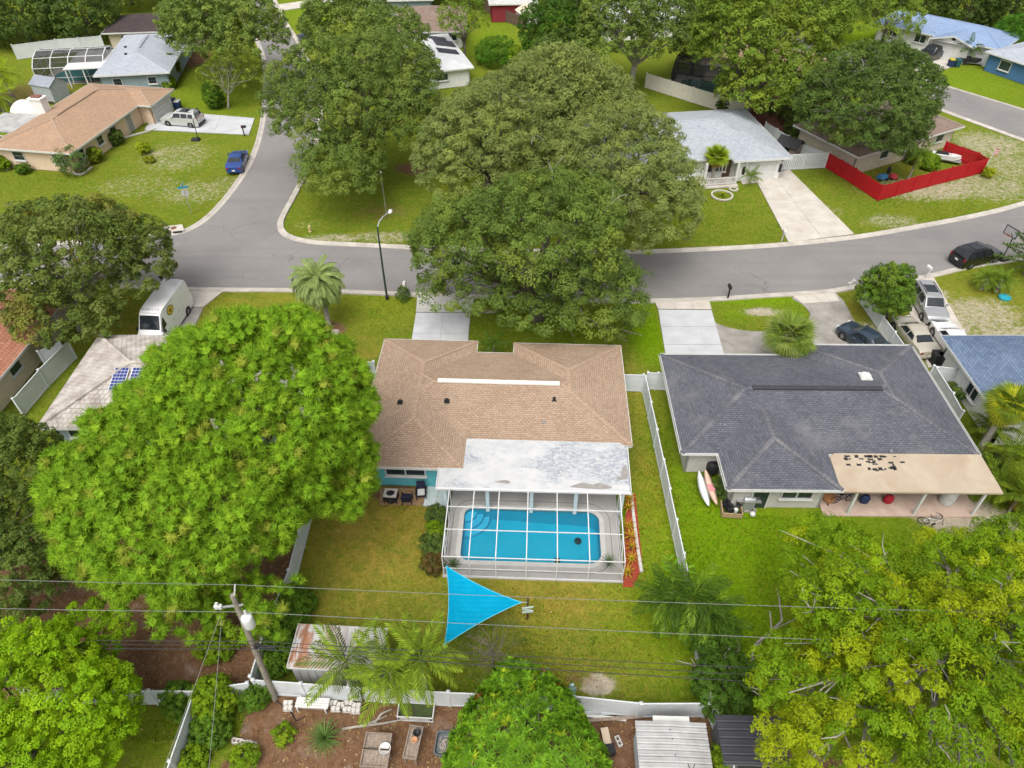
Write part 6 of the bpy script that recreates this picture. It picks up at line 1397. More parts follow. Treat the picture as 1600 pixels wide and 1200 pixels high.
def crown_pts(lobes, dens, rc, per, zmin=-.3, shell=.6, lump=.22):
    """billows: clump centres spaced over a union of ellipsoids, tufts on each clump, leaves round each tuft"""
    cs, od = [], []
    for c, r in lobes:
        vol = (r[0] * r[1] + r[0] * r[2] + r[1] * r[2]) / 3; n = max(30, int(9 * 4 * math.pi * vol / (rc * rc)))
        d = rdir(n, zmin); k = rdir(12, -.2); amp = rng.uniform(-lump, lump, 12)
        rr = 1 + (np.maximum(0, d @ k.T) ** 6 @ amp); inner = rng.random(n) < .22
        rad = np.where(inner, rng.uniform(shell - .1, shell + .15, n), rng.uniform(.88, 1.0, n)) * rr
        p = c + d * r * rad[:, None]; ok = np.ones(n, bool)
        for c2, r2 in lobes:
            if c2 is c: continue
            ok &= (((p - c2) / r2) ** 2).sum(1) > .5
        cs.append(p[ok]); od.append(d[ok])
    cs, od = np.concatenate(cs), np.concatenate(od); q = rng.permutation(len(cs)); cs, od = cs[q], od[q]
    q = poisson(cs, rc * 1.12 / math.sqrt(dens * DM)); cs, od = cs[q], od[q]
    n = len(cs); rs = rc * rng.uniform(.7, 1.3, n); ns = 9; m = max(4, int(per * PM / ns))
    up = unit(od * .6 + np.array([0, 0, .7])); sub_ = unit(rdir(n * ns).reshape(n, ns, 3) + up[:, None, :] * .75); L_ = n * ns * m
    i = np.repeat(np.arange(n), ns * m); s_ = np.repeat(sub_.reshape(-1, 3), m, 0); d2 = unit(rdir(L_) + s_ * .55)
    p = cs[i] + (s_ * .62 + d2 * (.42 * rng.uniform(.55, 1.0, (L_, 1)))) * rs[i][:, None] * np.array([1, 1, .8])
    d = unit(s_ * .5 + d2 * .6); nn = unit(d * .8 + np.array([0, 0, .45]) + rng.normal(size=d.shape) * .33)
    return cs, od, i, p, nn, d
def patchy(p, k=.9):
    """smooth field 0..1 so that neighbouring clumps share a hue"""
    f = np.zeros(len(p))
    for _ in range(4): w = rng.normal(size=3) * k; f += np.sin(p @ w + rng.uniform(0, 6.28))
    return .5 + .5 * np.tanh(f * .6)
def limbs(base, cs, centre, r0, n, mat, name, t, twig=0, twigm=None):
    mb = MB(); fork = np.array([base[0] + (centre[0] - base[0]) * .35, base[1] + (centre[1] - base[1]) * .35, max(1.2, centre[2] * .42)])
    mb.tube([tuple(base - np.array([0, 0, .15])), tuple(base + (fork - base) * .25 + rng.normal(size=3) * .05), tuple(base + (fork - base) * .6), tuple(fork)], [r0 * 1.5, r0 * 1.05, r0 * .92, r0 * .85], 9)
    pick = cs[rng.choice(len(cs), min(n, len(cs)), replace=False)]
    for q in pick:
        m1 = fork + (q - fork) * .35 + rng.normal(size=3) * .25 + np.array([0, 0, .3]); m2 = fork + (q - fork) * .7 + rng.normal(size=3) * .35 + np.array([0, 0, .2]); q2 = fork + (q - fork) * .97
        mb.tube([tuple(fork), tuple(m1), tuple(m2), tuple(q2)], [r0 * .5, r0 * .32, r0 * .17, r0 * .05], 6, False)
        for _ in range(3):
            e = q2 + rng.normal(size=3) * np.array([.8, .8, .5]) * max(.6, r0 * 2.2); mb.tube([tuple(m2), tuple((m2 + e) / 2 + rng.normal(size=3) * .1), tuple(e)], [r0 * .13, r0 * .08, r0 * .03], 5, False)
    part(t, name, mb, mat, True)
    if twig:
        tw_ = MB()
        for q in cs[rng.choice(len(cs), min(twig, len(cs)), replace=False)]:
            o = unit(q - fork); s_ = q + o * .1
            for _ in range(3):
                e = s_ + (o + rng.normal(size=3) * .7) * rng.uniform(.3, .8) ; mm = (s_ + e) / 2 + rng.normal(size=3) * .12; tw_.tube([tuple(q - o * .5), tuple(s_), tuple(mm), tuple(e)], [.05, .04, .03, .015], 4, False)
        tag(part(t, 'bare_twigs', tw_, twigm or PALEBARK, True), kind='stuff')
OAK = [(0.128, 0.185, 0.06), (0.154, 0.216, 0.067), (0.097, 0.146, 0.05), (0.205, 0.252, 0.072)]
OLIVE = [(0.171, 0.211, 0.094), (0.142, 0.187, 0.084), (0.199, 0.234, 0.108), (0.228, 0.263, 0.102)]
DARK = [(.080, .128, .044), (.098, .15, .048), (.062, .098, .036), (.13, .178, .055)]
LIGHT = [(.145, .215, .042), (.12, .185, .038), (.18, .245, .05), (.22, .265, .05)]
FRESH = [(.15, .27, .012), (.12, .22, .012), (.21, .32, .02), (.085, .16, .012)]
def tree(name, label, lob, cols, w=(4, 3, 3, 1.2), leaf=.28, dens=1.0, rc=.95, per=105, r0=.35, base=None, nl=16, mat=LEAF, bark=BARK, zmin=-.3, shape=SH_TRI, twig=0, group=None, cat='tree', shell=.6, lump=.22, low=None):
    lobes = [fit(b, z) if not isinstance(b, tuple) or len(b) == 4 else b for b, z in lob]
    c0 = sum(l[0] for l in lobes) / len(lobes); bx = np.array(list(G(*base)) + [0.]) if base else np.array([c0[0], c0[1], 0.])
    cs, od, i, p, nn, d = crown_pts(lobes, dens, rc, per, zmin, shell, lump)
    k = p[:, 2] > .25; i, p, nn, d = i[k], p[k], nn[k], d[k]
    cl = palette(cols[:3], w[:3], len(cs), .12); fr_ = ((patchy(cs) > 1 - w[3] / sum(w) * 1.6) * rng.uniform(.5, 1, len(cs)))[:, None]; cl = cl * (1 - fr_) + palette(cols[3:], [1] * len(cols[3:]), len(cs), .1) * fr_; col = cl[i] * .7 + palette(cols, w, len(i), .16) * .3
    size = leaf * LM * rng.uniform(.65, 1.3, len(i)); tan = rng.normal(size=p.shape) + d * .6
    t = thing(name, label, cat, (bx[0], bx[1], 0), 0, group); off = np.array([bx[0], bx[1], 0])
    me = leafmesh('crown', p - off, tan, nn, size, np.clip(col, .005, .6), shape, mat); link('crown', me, t)
    limbs(np.zeros(3), cs - off, c0 - off, r0, nl, bark, 'trunk', t, twig)
    return t, len(p)
NT = 0
def T(*a, **k):
    global NT; t, n = tree(*a, **k); NT += n; return t
# ---- street and yard oaks
T('oak_tree', 'tall dark green oak spreading over the side street corner', [((428, 640, 70, 260), 8), ((560, 690, 120, 250), 7), ((470, 600, 200, 308), 5)], OAK, base=(566, 262), r0=.45, nl=26, per=100, dens=1.0, twig=8)
T('oak_tree', 'dark oak at the front of the big central canopy beside the tan roof', [((648, 820, 300, 470), 6.5), ((740, 990, 280, 450), 8.5), ((850, 1000, 390, 532), 4.2), ((680, 800, 400, 500), 4.2), ((770, 900, 420, 505), 4.5)], [(.115, .172, .052), (.14, .20, .058), (.09, .138, .044), (.20, .25, .058)], base=(838, 497), r0=.5, nl=34, per=105, leaf=.26, twig=12)
T('oak_tree', 'olive green oak at the left of the central canopy behind the dark oak', [((640, 850, 160, 345), 7), ((700, 900, 120, 260), 9)], OLIVE, base=(760, 318), r0=.45, nl=24, leaf=.26, per=105, twig=8)
T('oak_tree', 'olive green oak at the right of the central canopy above the grey roof', [((880, 1100, 215, 395), 6.5), ((860, 1060, 170, 300), 8.5)], OLIVE, base=(985, 330), r0=.4, nl=24, leaf=.26, per=105, twig=6)
T('oak_tree', 'olive green oak forming the top of the central canopy', [((790, 985, 85, 230), 8.5), ((850, 1010, 130, 240), 8)], OLIVE, base=(880, 215), r0=.4, nl=16, leaf=.36, per=55)
T('oak_tree', 'oak beside the side street above the peach house driveway', [((262, 400, -15, 110), 7), ((340, 452, 0, 100), 7.5), ((258, 330, -10, 80), 6)], OAK, base=(372, 98), r0=.35, nl=16, leaf=.42, per=42, twig=6)
T('oak_tree', 'dense oak at the upper left corner', [((-40, 95, -40, 70), 4.5)], DARK, zmin=-.8, r0=.35, nl=8, leaf=.5, per=32, rc=1.1)
T('oak_tree', 'dense oak right of the corner tree, above the white wall', [((70, 172, -45, 72), 4.5)], DARK, zmin=-.8, r0=.35, nl=8, leaf=.5, per=32, rc=1.1)
T('oak_tree', 'dark oak behind the side street oak, beside the brown roof', [((478, 620, -25, 95), 7), ((560, 665, 20, 105), 7), ((610, 690, 70, 145), 6)], OAK, r0=.35, nl=12, leaf=.45, per=38, twig=6)
T('oak_tree', 'loose yellowish tree right of the brown roofed house', [((688, 760, -15, 75), 5.5)], LIGHT, r0=.2, nl=10, leaf=.38, per=34, dens=.75)
T('oak_tree', 'vine covered dark tree beside the brown board fence', [((818, 935, -20, 130), 5)], [(.045, .10, .018), (.06, .13, .02), (.04, .075, .015), (.08, .16, .02)], r0=.3, nl=6, leaf=.42, per=40)
T('oak_tree', 'oak with pale forked trunk behind the central canopy', [((895, 1030, -20, 125), 7.5), ((985, 1100, -25, 105), 8)], OAK, base=(985, 140), r0=.42, nl=16, leaf=.45, per=38, bark=PALEBARK)
T('oak_tree', 'tall light green oak above the black pool cage', [((1085, 1220, -10, 150), 9), ((1180, 1318, -25, 150), 9), ((1120, 1260, 60, 190), 6)], LIGHT, base=(1160, 195), r0=.45, nl=20, leaf=.42, per=45)
T('oak_tree', 'round dark oak rising from inside the red fence', [((1258, 1450, 88, 230), 7), ((1290, 1440, 140, 250), 5.5)], DARK, base=(1338, 262), r0=.38, nl=18, leaf=.36, per=60, bark=PALEBARK)
T('oak_tree', 'low dark tree beside the broad bright hedge', [((830, 925, 50, 142), 4)], DARK, zmin=-.7, r0=.25, nl=6, leaf=.36, per=45)
T('oak_tree', 'dark tree between the forked oak and the light green oak', [((1050, 1130, 5, 105), 5)], DARK, zmin=-.6, r0=.25, nl=8, leaf=.4, per=40)
T('oak_tree', 'low dark tree under the light green oak beside the red path', [((1225, 1310, 110, 205), 3.5)], DARK, zmin=-.7, r0=.2, nl=6, leaf=.34, per=45)
T('small_tree', 'loose green tree before the sky blue roof', [((1335, 1436, -12, 72), 4.5)], LIGHT, base=(1378, 68), r0=.22, nl=14, leaf=.4, per=34, dens=.7)
T('oak_tree', 'dark tree left of the sky blue roof at the top edge', [((1262, 1345, -40, 50), 6)], DARK, r0=.3, nl=6, leaf=.5, per=30)
for k, (b, lbl) in enumerate((((1405, 1500, -60, 22), 'dark woodland tree behind the sky blue roof, left one'), ((1475, 1570, -55, 45), 'dark woodland tree behind the sky blue roof, middle one'), ((1545, 1640, -60, 48), 'dark woodland tree in the upper right corner'), ((1340, 1430, -70, 12), 'dark woodland tree at the top edge left of the sky blue roof'))):
    T('oak_tree', lbl, [(b, 4.5)], DARK, zmin=-.8, r0=.3, nl=6, leaf=.55, per=30, rc=1.1, group='woodland trees')
for k, (b, lbl) in enumerate((((120, 260, -90, 5), 'oak on the top edge above the dark brown roof'), ((560, 700, -90, -5), 'oak on the top edge above the brown roof'), ((1050, 1180, -90, 0), 'oak on the top edge behind the light green oak'), ((880, 1000, -85, 5), 'oak on the top edge behind the forked oak'), ((690, 770, -80, -2), 'oak on the top edge left of the red and white building'), ((835, 905, -80, 12), 'oak on the top edge right of the red and white building'), ((40, 140, -90, -15), 'oak on the top edge above the corner trees'), ((1290, 1370, -80, 10), 'oak on the top edge right of the light green oak'), ((985, 1075, -80, 8), 'oak on the top edge above the forked oak'), ((1200, 1300, -80, 0), 'oak on the top edge left of the woodland'))):
    T('oak_tree', lbl, [(b, 5)], OAK, zmin=-.8, r0=.3, nl=4, leaf=.6, per=26, rc=1.2, group='trees along the top edge')
T('magnolia_tree', 'glossy dark magnolia beside the white van at the left edge', [((-20, 215, 300, 480), 6.5), ((60, 246, 340, 500), 5), ((20, 180, 420, 540), 4)], [(.095, .135, .042), (.12, .165, .05), (.15, .18, .075), (.22, .20, .06)], (4, 3, 2, .5), base=(128, 515), r0=.32, nl=26, leaf=.34, per=50, rc=.75, dens=.85, shell=.5, bark=PALEBARK)
T('small_tree', 'small pale tree with thin crown on the lawn by the side street', [((316, 400, 85, 150), 3.6)], [(.16, .21, .035), (.12, .17, .03), (.21, .25, .06), (.08, .12, .02)], base=(357, 169), r0=.12, nl=18, leaf=.26, per=22, dens=.6, rc=.6, bark=PALEBARK)
T('small_tree', 'bushy green tree against the vinyl fence beside the silver grey car', [((1345, 1432, 418, 500), 2.6)], [(.075, .14, .025), (.10, .18, .03), (.055, .10, .02), (.15, .22, .04)], base=(1385, 497), r0=.1, nl=8, leaf=.22, per=60, rc=.45)
# ---- near trees
T('yellow_green_tree', 'huge yellow green tree filling the lower right corner', [((1225, 1460, 845, 1010), 6), ((1255, 1440, 880, 1060), 7.5), ((1380, 1640, 840, 1040), 7), ((1185, 1420, 1050, 1230), 6.5), ((1350, 1660, 960, 1220), 8.5), ((1205, 1480, 1090, 1300), 8), ((1500, 1680, 820, 960), 5.5), ((1420, 1700, 1080, 1320), 8), ((1480, 1640, 1000, 1150), 6.5)],
  [(.135, .235, .012), (.105, .19, .010), (.19, .28, .012), (.34, .37, .014)], (4, 3, 3, 1.2), base=(1480, 1010), r0=.42, nl=60, leaf=.175, per=125, rc=.66, dens=.9, twig=16, bark=PALEBARK, shell=.62, lump=.3)
T('bright_green_tree', 'bright lime green tree at the bottom left corner', [((-50, 150, 985, 1200), 4.5), ((30, 195, 1040, 1230), 4), ((85, 190, 940, 1030), 3.5), ((-60, 120, 1110, 1290), 4.5)], [(.20, .345, .012), (.16, .29, .012), (.25, .39, .015), (.30, .41, .02)], (4, 3, 2, .8), base=(60, 1190), r0=.25, nl=24, leaf=.17, per=100, rc=.5, dens=1.0)
T('dark_tree', 'dark leafy tree at the left edge beside the pine', [((-70, 95, 640, 830), 5), ((-60, 85, 800, 1000), 3.2)], [(.10, .145, .045), (.12, .17, .05), (.08, .12, .036), (.15, .19, .07)], base=(10, 880), r0=.25, nl=16, leaf=.24, per=70, rc=.6)
T('vine_shrub', 'dark vine covered shrub over the fence corner beside the bare branches', [((1092, 1175, 1005, 1115), 1.6), ((1085, 1150, 960, 1050), 1.6)], [(.055, .115, .02), (.075, .15, .025), (.04, .08, .015), (.11, .19, .03)], base=(1128, 1085), r0=.08, nl=8, leaf=.17, per=80, rc=.4, cat='shrub', twig=5)
T('airy_shrub', 'feathery grey green shrub on the lawn behind the mango tree', [((715, 830, 965, 1060), 1.3)], [(.085, .125, .035), (.11, .15, .04), (.065, .10, .028), (.14, .17, .05)], base=(770, 1045), r0=.05, nl=30, leaf=.13, per=46, rc=.4, dens=.55, cat='shrub', shape=SH_LANCE)
def mango():
    lobes = [fit(b, z) for b, z in (((702, 935, 1082, 1270), 3.2), ((740, 870, 1048, 1130), 3.0), ((690, 800, 1130, 1280), 2.8), ((820, 955, 1120, 1290), 3.0))]
    cs, od = [], []
    for c, r in lobes:
        n = int(r[0] * r[0] * 125); d = rdir(n, -.25); kk = rdir(16, -.1); p = c + d * r * (.84 + .16 * rng.random((n, 1))) * (1 + np.maximum(0, d @ kk.T) ** 10 @ rng.uniform(-.22, .2, 16))[:, None]; ok = np.ones(n, bool)
        for c2, r2 in lobes:
            if c2 is not c: ok &= (((p - c2) / r2) ** 2).sum(1) > .8
        cs.append(p[ok]); od.append(d[ok])
    cs, od = np.concatenate(cs), np.concatenate(od); n = len(cs); per = 18; i = np.repeat(np.arange(n), per)
    ax = unit(od * .8 + np.array([0, 0, .5]) + rng.normal(size=od.shape) * .15); r_ = unit(rng.normal(size=(len(i), 3))); side = unit(r_ - ax[i] * (r_ * ax[i]).sum(1, keepdims=True))
    T_ = unit(side + ax[i] * rng.uniform(-.1, .75, (len(i), 1))); nn = unit(ax[i] - T_ * (ax[i] * T_).sum(1, keepdims=True) * .9)
    cl = palette([(.115, .24, .022), (.16, .30, .025), (.085, .18, .018), (.28, .36, .03)], (4, 3, 2, .6), n, .12); red = rng.random(n) < .004; cl[red] = (.34, .11, .03)
    col = cl[i] * (1 + .14 * rng.normal(size=(len(i), 1))); size = rng.uniform(.22, .37, len(i)); bx = np.array(list(G(815, 1195)) + [0.])
    t = thing('mango_tree', 'bright green mango tree with starry leaf rosettes at the bottom edge', 'tree', tuple(bx)); link('crown', leafmesh('crown', cs[i] - bx, T_, nn, size, np.clip(col, .005, .7), SH_LANCE * np.array([1, 1.35, 1]), LEAF), t)
    limbs(np.zeros(3), cs - bx, lobes[0][0] - bx, .2, 30, BARK, 'trunk', t)
mango()
def colmesh(name, mb, col, mat):
    me = bpy.data.meshes.new(name); me.from_pydata(mb.v, [], mb.f); C4 = np.ones((len(mb.v), 4), np.float32); C4[:len(col), :3] = np.clip(col * np.array([1.18, 1.2, .75]), .004, .8); at = me.attributes.new('Col', 'FLOAT_COLOR', 'POINT'); at.data.foreach_set('color', C4.ravel()); me.materials.append(mat); return me
def pine():
    spec = [((92, 498, 600, 885), 8.6, 3.6), ((216, 580, 500, 770), 10.8, 3.9), ((425, 584, 610, 850), 7.4, 2.9), ((120, 330, 740, 915), 6.6, 2.0)]
    lobes = []
    for b_, z_, rz_ in spec: c, r = fit(b_, z_); lobes.append((c, np.array([r[0] * .94, r[1] * .94, rz_])))
    W3 = unit(rng.normal(size=(6, 3))) * 2.3; F3 = rng.uniform(0, 6.28, 6); und = lambda q: np.sin(q @ W3.T + F3).mean(1)
    cs, od = [], []
    for c, r in lobes:        # pompoms of needles spaced over undulating domes
        vol = (r[0] * r[1] + r[0] * r[2] + r[1] * r[2]) / 3; n = int(4 * math.pi * vol * 70); d = rdir(n, -.42); p = c + d * r; nn = unit(d / r); p = p + nn * (und(p) * .6)[:, None]; ok = np.ones(n, bool)
        for c2, r2 in lobes:
            if c2 is not c: ok &= (((p - c2) / r2) ** 2).sum(1) > .72
        cs.append(p[ok]); od.append(nn[ok])
    cs, od = np.concatenate(cs), np.concatenate(od); q = rng.permutation(len(cs)); cs, od = cs[q], od[q]; bc = cs[poisson(cs, 1.55)]; br = rng.uniform(.85, 1.2, len(bc))
    for k0 in range(0, len(cs), 4000):        # swell the surface into cushions with grooves between
        v = cs[k0:k0 + 4000][:, None, :] - bc[None]; dd = np.sqrt((v ** 2).sum(2)); j = dd.argmin(1); u = dd[np.arange(len(j)), j] / br[j]; h = 1.25 * np.sqrt(np.clip(1 - u * u, 0, 1)) - .75; cs[k0:k0 + 4000] += od[k0:k0 + 4000] * h[:, None]; od[k0:k0 + 4000] = unit(od[k0:k0 + 4000] + v[np.arange(len(j)), j] * .75)
    cs, od = [cs], [od]
    for q in range(16):       # sparse lower boughs hanging over the straw
        px, py = rng.uniform(240, 470), rng.uniform(885, 965); z = rng.uniform(2.8, 5.5); c = np.array(G3(px, py, z)); m = 14; cs.append(c + rng.normal(size=(m, 3)) * np.array([.55, .55, .25])); od.append(unit(rng.normal(size=(m, 3)) * .4 + np.array([0, -.3, .8])))
    cs, od = np.concatenate(cs), np.concatenate(od); q = rng.permutation(len(cs)); cs, od = cs[q], od[q]; q = poisson(cs, .38); cs, od = cs[q], od[q]; cs = np.concatenate([cs, cs - od * rng.uniform(.35, .6, (len(cs), 1)) + rng.normal(size=cs.shape) * .15]); od = np.concatenate([od, od]); n = len(cs)
    ax = unit(od * .75 + np.array([0, 0, .45]) + rng.normal(size=od.shape) * .15); sz = rng.uniform(.82, 1.2, n); per = 66; i = np.repeat(np.arange(n), per)
    d = unit(rdir(len(i)) + ax[i] * .5); p = cs[i] + d * .12; nn = unit(rng.normal(size=d.shape) + ax[i] * .5)
    cl = palette([(.155, .27, .022), (.128, .235, .02), (.19, .305, .028), (.215, .255, .045)], (4, 3, 2, .7), n, .12); col = cl[i] * (1 + .22 * rng.normal(size=(len(i), 1)))
    bx = np.array(list(G(352, 905)) + [0.]); t = thing('pine_tree', 'giant rounded bright green pine left of the tan roofed house', 'tree', tuple(bx))
    link('crown', leafmesh('crown', p - bx, d, nn, .32 * sz[i] * rng.uniform(.8, 1.12, len(i)), np.clip(col, .005, .6), SH_NEED, NEEDLE), t)
    ph_ = (1 + 5 ** .5) / 2; iv = unit(np.array([(-1, ph_, 0), (1, ph_, 0), (-1, -ph_, 0), (1, -ph_, 0), (0, -1, ph_), (0, 1, ph_), (0, -1, -ph_), (0, 1, -ph_), (ph_, 0, -1), (ph_, 0, 1), (-ph_, 0, -1), (-ph_, 0, 1)], float))
    it = np.array([(0, 11, 5), (0, 5, 1), (0, 1, 7), (0, 7, 10), (0, 10, 11), (1, 5, 9), (5, 11, 4), (11, 10, 2), (10, 7, 6), (7, 1, 8), (3, 9, 4), (3, 4, 2), (3, 2, 6), (3, 6, 8), (3, 8, 9), (4, 9, 5), (2, 4, 11), (6, 2, 10), (8, 6, 7), (9, 8, 1)])
    V = (cs - bx - ax * .06)[:, None, :] + iv[None] * (sz * .22)[:, None, None] * rng.uniform(.75, 1.25, (n, 12, 1)); T3 = (it[None] + (np.arange(n) * 12)[:, None, None]).reshape(-1, 3)
    mc = MB(); mc.v = V.reshape(-1, 3).tolist(); mc.f = T3.tolist(); link('inner_needles', colmesh('inner_needles', mc, np.repeat(cl, 12, 0), NEEDLE), t)
    c0 = sum(l[0] for l in lobes) / len(lobes); mb = MB(); mb.tube([(0, 0, -.1), (.1, .1, 3), tuple((c0 - bx) * np.array([.5, .5, .6])), tuple((c0 - bx) * np.array([.9, .9, 1.0]))], [.5, .4, .3, .12], 10)
    for q in cs[rng.choice(n, 40, replace=False)]:
        q = (q - bx) * np.array([.85, .85, .88]); h0 = max(2.2, q[2] * .62 - .5); s_ = np.array([.1, .1, h0]); m1 = s_ + (q - s_) * .5 + np.array([0, 0, .3]) + rng.normal(size=3) * .3; mb.tube([tuple(s_), tuple(m1), tuple(q)], [.1, .06, .03], 5, False)
    part(t, 'trunk', mb, BARK, True); print('tufts', n); return n * per
NT += pine()
def norfolk():
    bx = np.array(list(G(1600, 430)) + [0.]); t = thing('norfolk_pine', 'dark tiered conifer at the right edge beside the basketball hoop', 'tree', tuple(bx)); Pp, Tt, Nn_, mb = [], [], [], MB(); mb.tube([(0, 0, 0), (0, 0, 7.5)], [.16, .03], 8)
    for lv in range(11):
        z = 1.2 + lv * .58; L_ = 3.0 * (1 - lv / 12.5)
        for k in range(7):
            a = k * .8976 + lv * .4; e = np.array([math.cos(a) * L_, math.sin(a) * L_, z + .12]); s_ = np.array([0, 0, z]); mb.tube([tuple(s_), tuple(e)], [.04, .015], 5, False); u = rng.random((150, 1)); p = s_ + (e - s_) * u; dd = unit(np.array([math.cos(a), math.sin(a), .3]) + rng.normal(size=(150, 3)) * .9); Pp.append(p); Tt.append(dd); Nn_.append(unit(rng.normal(size=(150, 3))))
    Pp, Tt, Nn_ = map(np.concatenate, (Pp, Tt, Nn_)); link('crown', leafmesh('crown', Pp, Tt, Nn_, rng.uniform(.2, .38, len(Pp)), palette([(.075, .13, .035), (.09, .15, .04)], (1, 1), len(Pp)), SH_NEED * np.array([1, 2.2, 1]), NEEDLE), t); part(t, 'trunk', mb, BARK)
norfolk()
# ---- palms: every frond a part
def feather(L_, droop, nl, ll, cols, seed=0, hang=.35):
    """one feather frond along +x, rising then arching down"""
    n = 14; pts = [np.zeros(3)]; B_ = droop * 1.35
    for k in range(n): th = .12 - B_ * ((k + .5) / n) ** 1.25; pts.append(pts[-1] + np.array([math.cos(th), 0, math.sin(th)]) * L_ / n)
    mb = MB(); mb.tube([tuple(p) for p in pts], [.03 * (1 - .8 * k / n) + .004 for k in range(n + 1)], 4, False); rv = len(mb.v)
    nl = int(nl * .55)
    for k in range(nl):
        u = .14 + .86 * (k + .5) / nl; f = u * n; i = min(int(f), n - 1); p = pts[i] + (pts[i + 1] - pts[i]) * (f - i); d = unit(pts[i + 1] - pts[i])
        l = ll * (math.sin(math.pi * (.12 + .84 * u)) ** .6); w = ll * .2
        for s_ in (1, -1):
            dir_ = unit(d * .65 + np.array([0, s_, 0]) * .85 + np.array([0, 0, -hang + .25 * rng.normal() * .5])); q = p + dir_ * l * .55; e = p + dir_ * l + np.array([0, 0, -hang * l * .5])
            mb.add([p - d * w * .4, q - d * w * .6, e, q + d * w * .6], [(0, 1, 2, 3)])
    col = np.repeat(palette(cols, [1] * len(cols), len(mb.v) // 2 + 1, .15), 2, 0)[:len(mb.v)]; return colmesh('frond', mb, col, FROND)
def fan(L_, r_, spread, cols, droop=.25, seg=22, pet=.5):
    """one fan leaf along +x: stalk then pleated blade with split tips"""
    mb = MB(); pl = L_ - r_; c = np.array([pl, 0, pl * .05]); mb.tube([(0, 0, 0), tuple(c)], [.025, .015], 4, False)
    for k in range(seg):
        a = -spread / 2 + spread * (k + .5) / seg; da = spread / seg * .5; r = r_ * (.8 + .2 * math.cos(a * .6)) * rng.uniform(.92, 1.05)
        f = lambda an, rr, dz: tuple(c + np.array([math.cos(an) * rr, math.sin(an) * rr, dz - droop * rr * rr / r_]))
        mb.add([tuple(c), f(a - da, r * .55, .0), f(a, r * .6, .025), f(a + da, r * .55, .0), f(a, r, -.15 * droop * r_)], [(0, 1, 2), (0, 2, 3), (1, 4, 2), (2, 4, 3)])
    col = np.repeat(palette(cols, [1] * len(cols), len(mb.v) // 5 + 1, .12), 5, 0)[:len(mb.v)]; return colmesh('frond', mb, col, FROND)
PG = [(.14, .23, .028), (.18, .28, .035), (.11, .19, .025)]; PB_ = [(.055, .11, .018), (.08, .145, .022), (.042, .085, .014)]; PS = [(.24, .31, .15), (.20, .27, .12), (.28, .34, .20)]; PY = [(.25, .29, .02), (.33, .33, .03), (.19, .24, .02)]; PD = [(.35, .24, .10), (.28, .18, .08), (.42, .26, .08)]
def palm(label, base, hgt, fronds, n, trunk_r=.16, lean=(0, 0), el=(75, -35), dead=None, nd=0, bark=PALEBARK, name='palm_tree', group=None, scale=1., boot=False, cat='palm'):
    x, y = G(*base) if len(base) == 2 else base[:2]; t = thing(name, label, cat, (x, y, 0), random.uniform(0, 6) if lean == (0, 0) else 0, group); top = np.array([lean[0], lean[1], hgt]); mb = MB()
    m = 10; mb.tube([tuple(top * (k / m) * np.array([k / m, k / m, 1]) + np.array([0, 0, -.05 if k == 0 else 0])) for k in range(m + 1)], [trunk_r * (1.35 if k == 0 else 1.05 - .25 * k / m + .04 * (k % 2)) for k in range(m + 1)], 9)
    if boot: mb.lathe([(trunk_r * 1.3, hgt - .9), (trunk_r * 2.1, hgt - .5), (trunk_r * 1.6, hgt - .02), (trunk_r * .5, hgt + .15)], (lean[0], lean[1], 0), 10)
    part(t, 'trunk', mb, bark, True)
    for k in range(n + nd):
        dd = k >= n; u = (k + .5) / n if not dd else 1; az_ = k * 2.39996 + random.uniform(-.2, .2); e = el[0] + (el[1] - el[0]) * u ** .85 if not dd else random.uniform(-70, -48)
        me = (dead if dd else fronds)[k % len(dead if dd else fronds)]; o = link('frond', me, t); o.location = tuple(top); o.rotation_euler = (random.uniform(-.25, .25), -R(e), az_); q = scale * random.uniform(.88, 1.1); o.scale = (q, q, q)
    return t
pind = [feather(2.6, d, 46, .55, PS, hang=.5) for d in (1.5, 1.75, 2.0)]; pindd = [feather(1.9, 1.2, 18, .5, PD, hang=.7)]
palm('grey green pindo palm with drooping crown on the front lawn', (515, 510), 4.3, pind, 96, .2, (-.25, .1), (88, -12), pindd, 16)
sab = [fan(1.5, .85, 4.2, PG, d) for d in (.2, .35)] ; saby = [fan(1.8, 1.0, 4.0, PY, .4), fan(1.6, .95, 4.0, PD, .5)]
palm('sabal palm rising at the notch of the charcoal roof', (1216, 578), 3.2, [fan(2.25, 1.25, 4.2, [(.16, .22, .05), (.19, .25, .06), (.12, .18, .04)], .25), fan(2.1, 1.2, 4.2, [(.15, .21, .07), (.2, .25, .09)], .35)], 34, .17, (0, 0), (78, -25), saby, 9)
palm('tall fan palm in front of the blue roof at the right edge', (1528, 705), 4.3, [fan(1.75, 1.0, 4.3, [(.15, .21, .03), (.2, .25, .035), (.12, .17, .025)], .3), fan(1.6, 1., 4.2, PY, .35)], 36, .19, (.2, .1), (80, -30), saby, 10)
palm('second fan palm half cut off by the right edge', (1606, 720), 4.2, sab + [fan(1.6, .95, 4.2, PY, .35)], 30, .18, (0, 0), (78, -30), saby, 8)
palm('young bright fan palm at the porch of the grey roofed house', (1112, 285), 2.9, [fan(1.6, 1.05, 4.0, [(.20, .28, .03), (.26, .33, .035)], .15)], 22, .16, (0, 0), (80, -20), [fan(1.2, .8, 3.6, PD, .6)], 10, boot=True)
date = [feather(1.45, d, 22, .32, [(.13, .20, .03), (.17, .24, .04), (.10, .16, .025)], hang=.3) for d in (.7, 1.0)]
palm('left one of the two date palms on the sandy right lawn', (1533, 452), 1.1, date, 26, .13, (0, 0), (78, -20), [feather(1.0, 1.2, 14, .25, PD)], 7, boot=True)
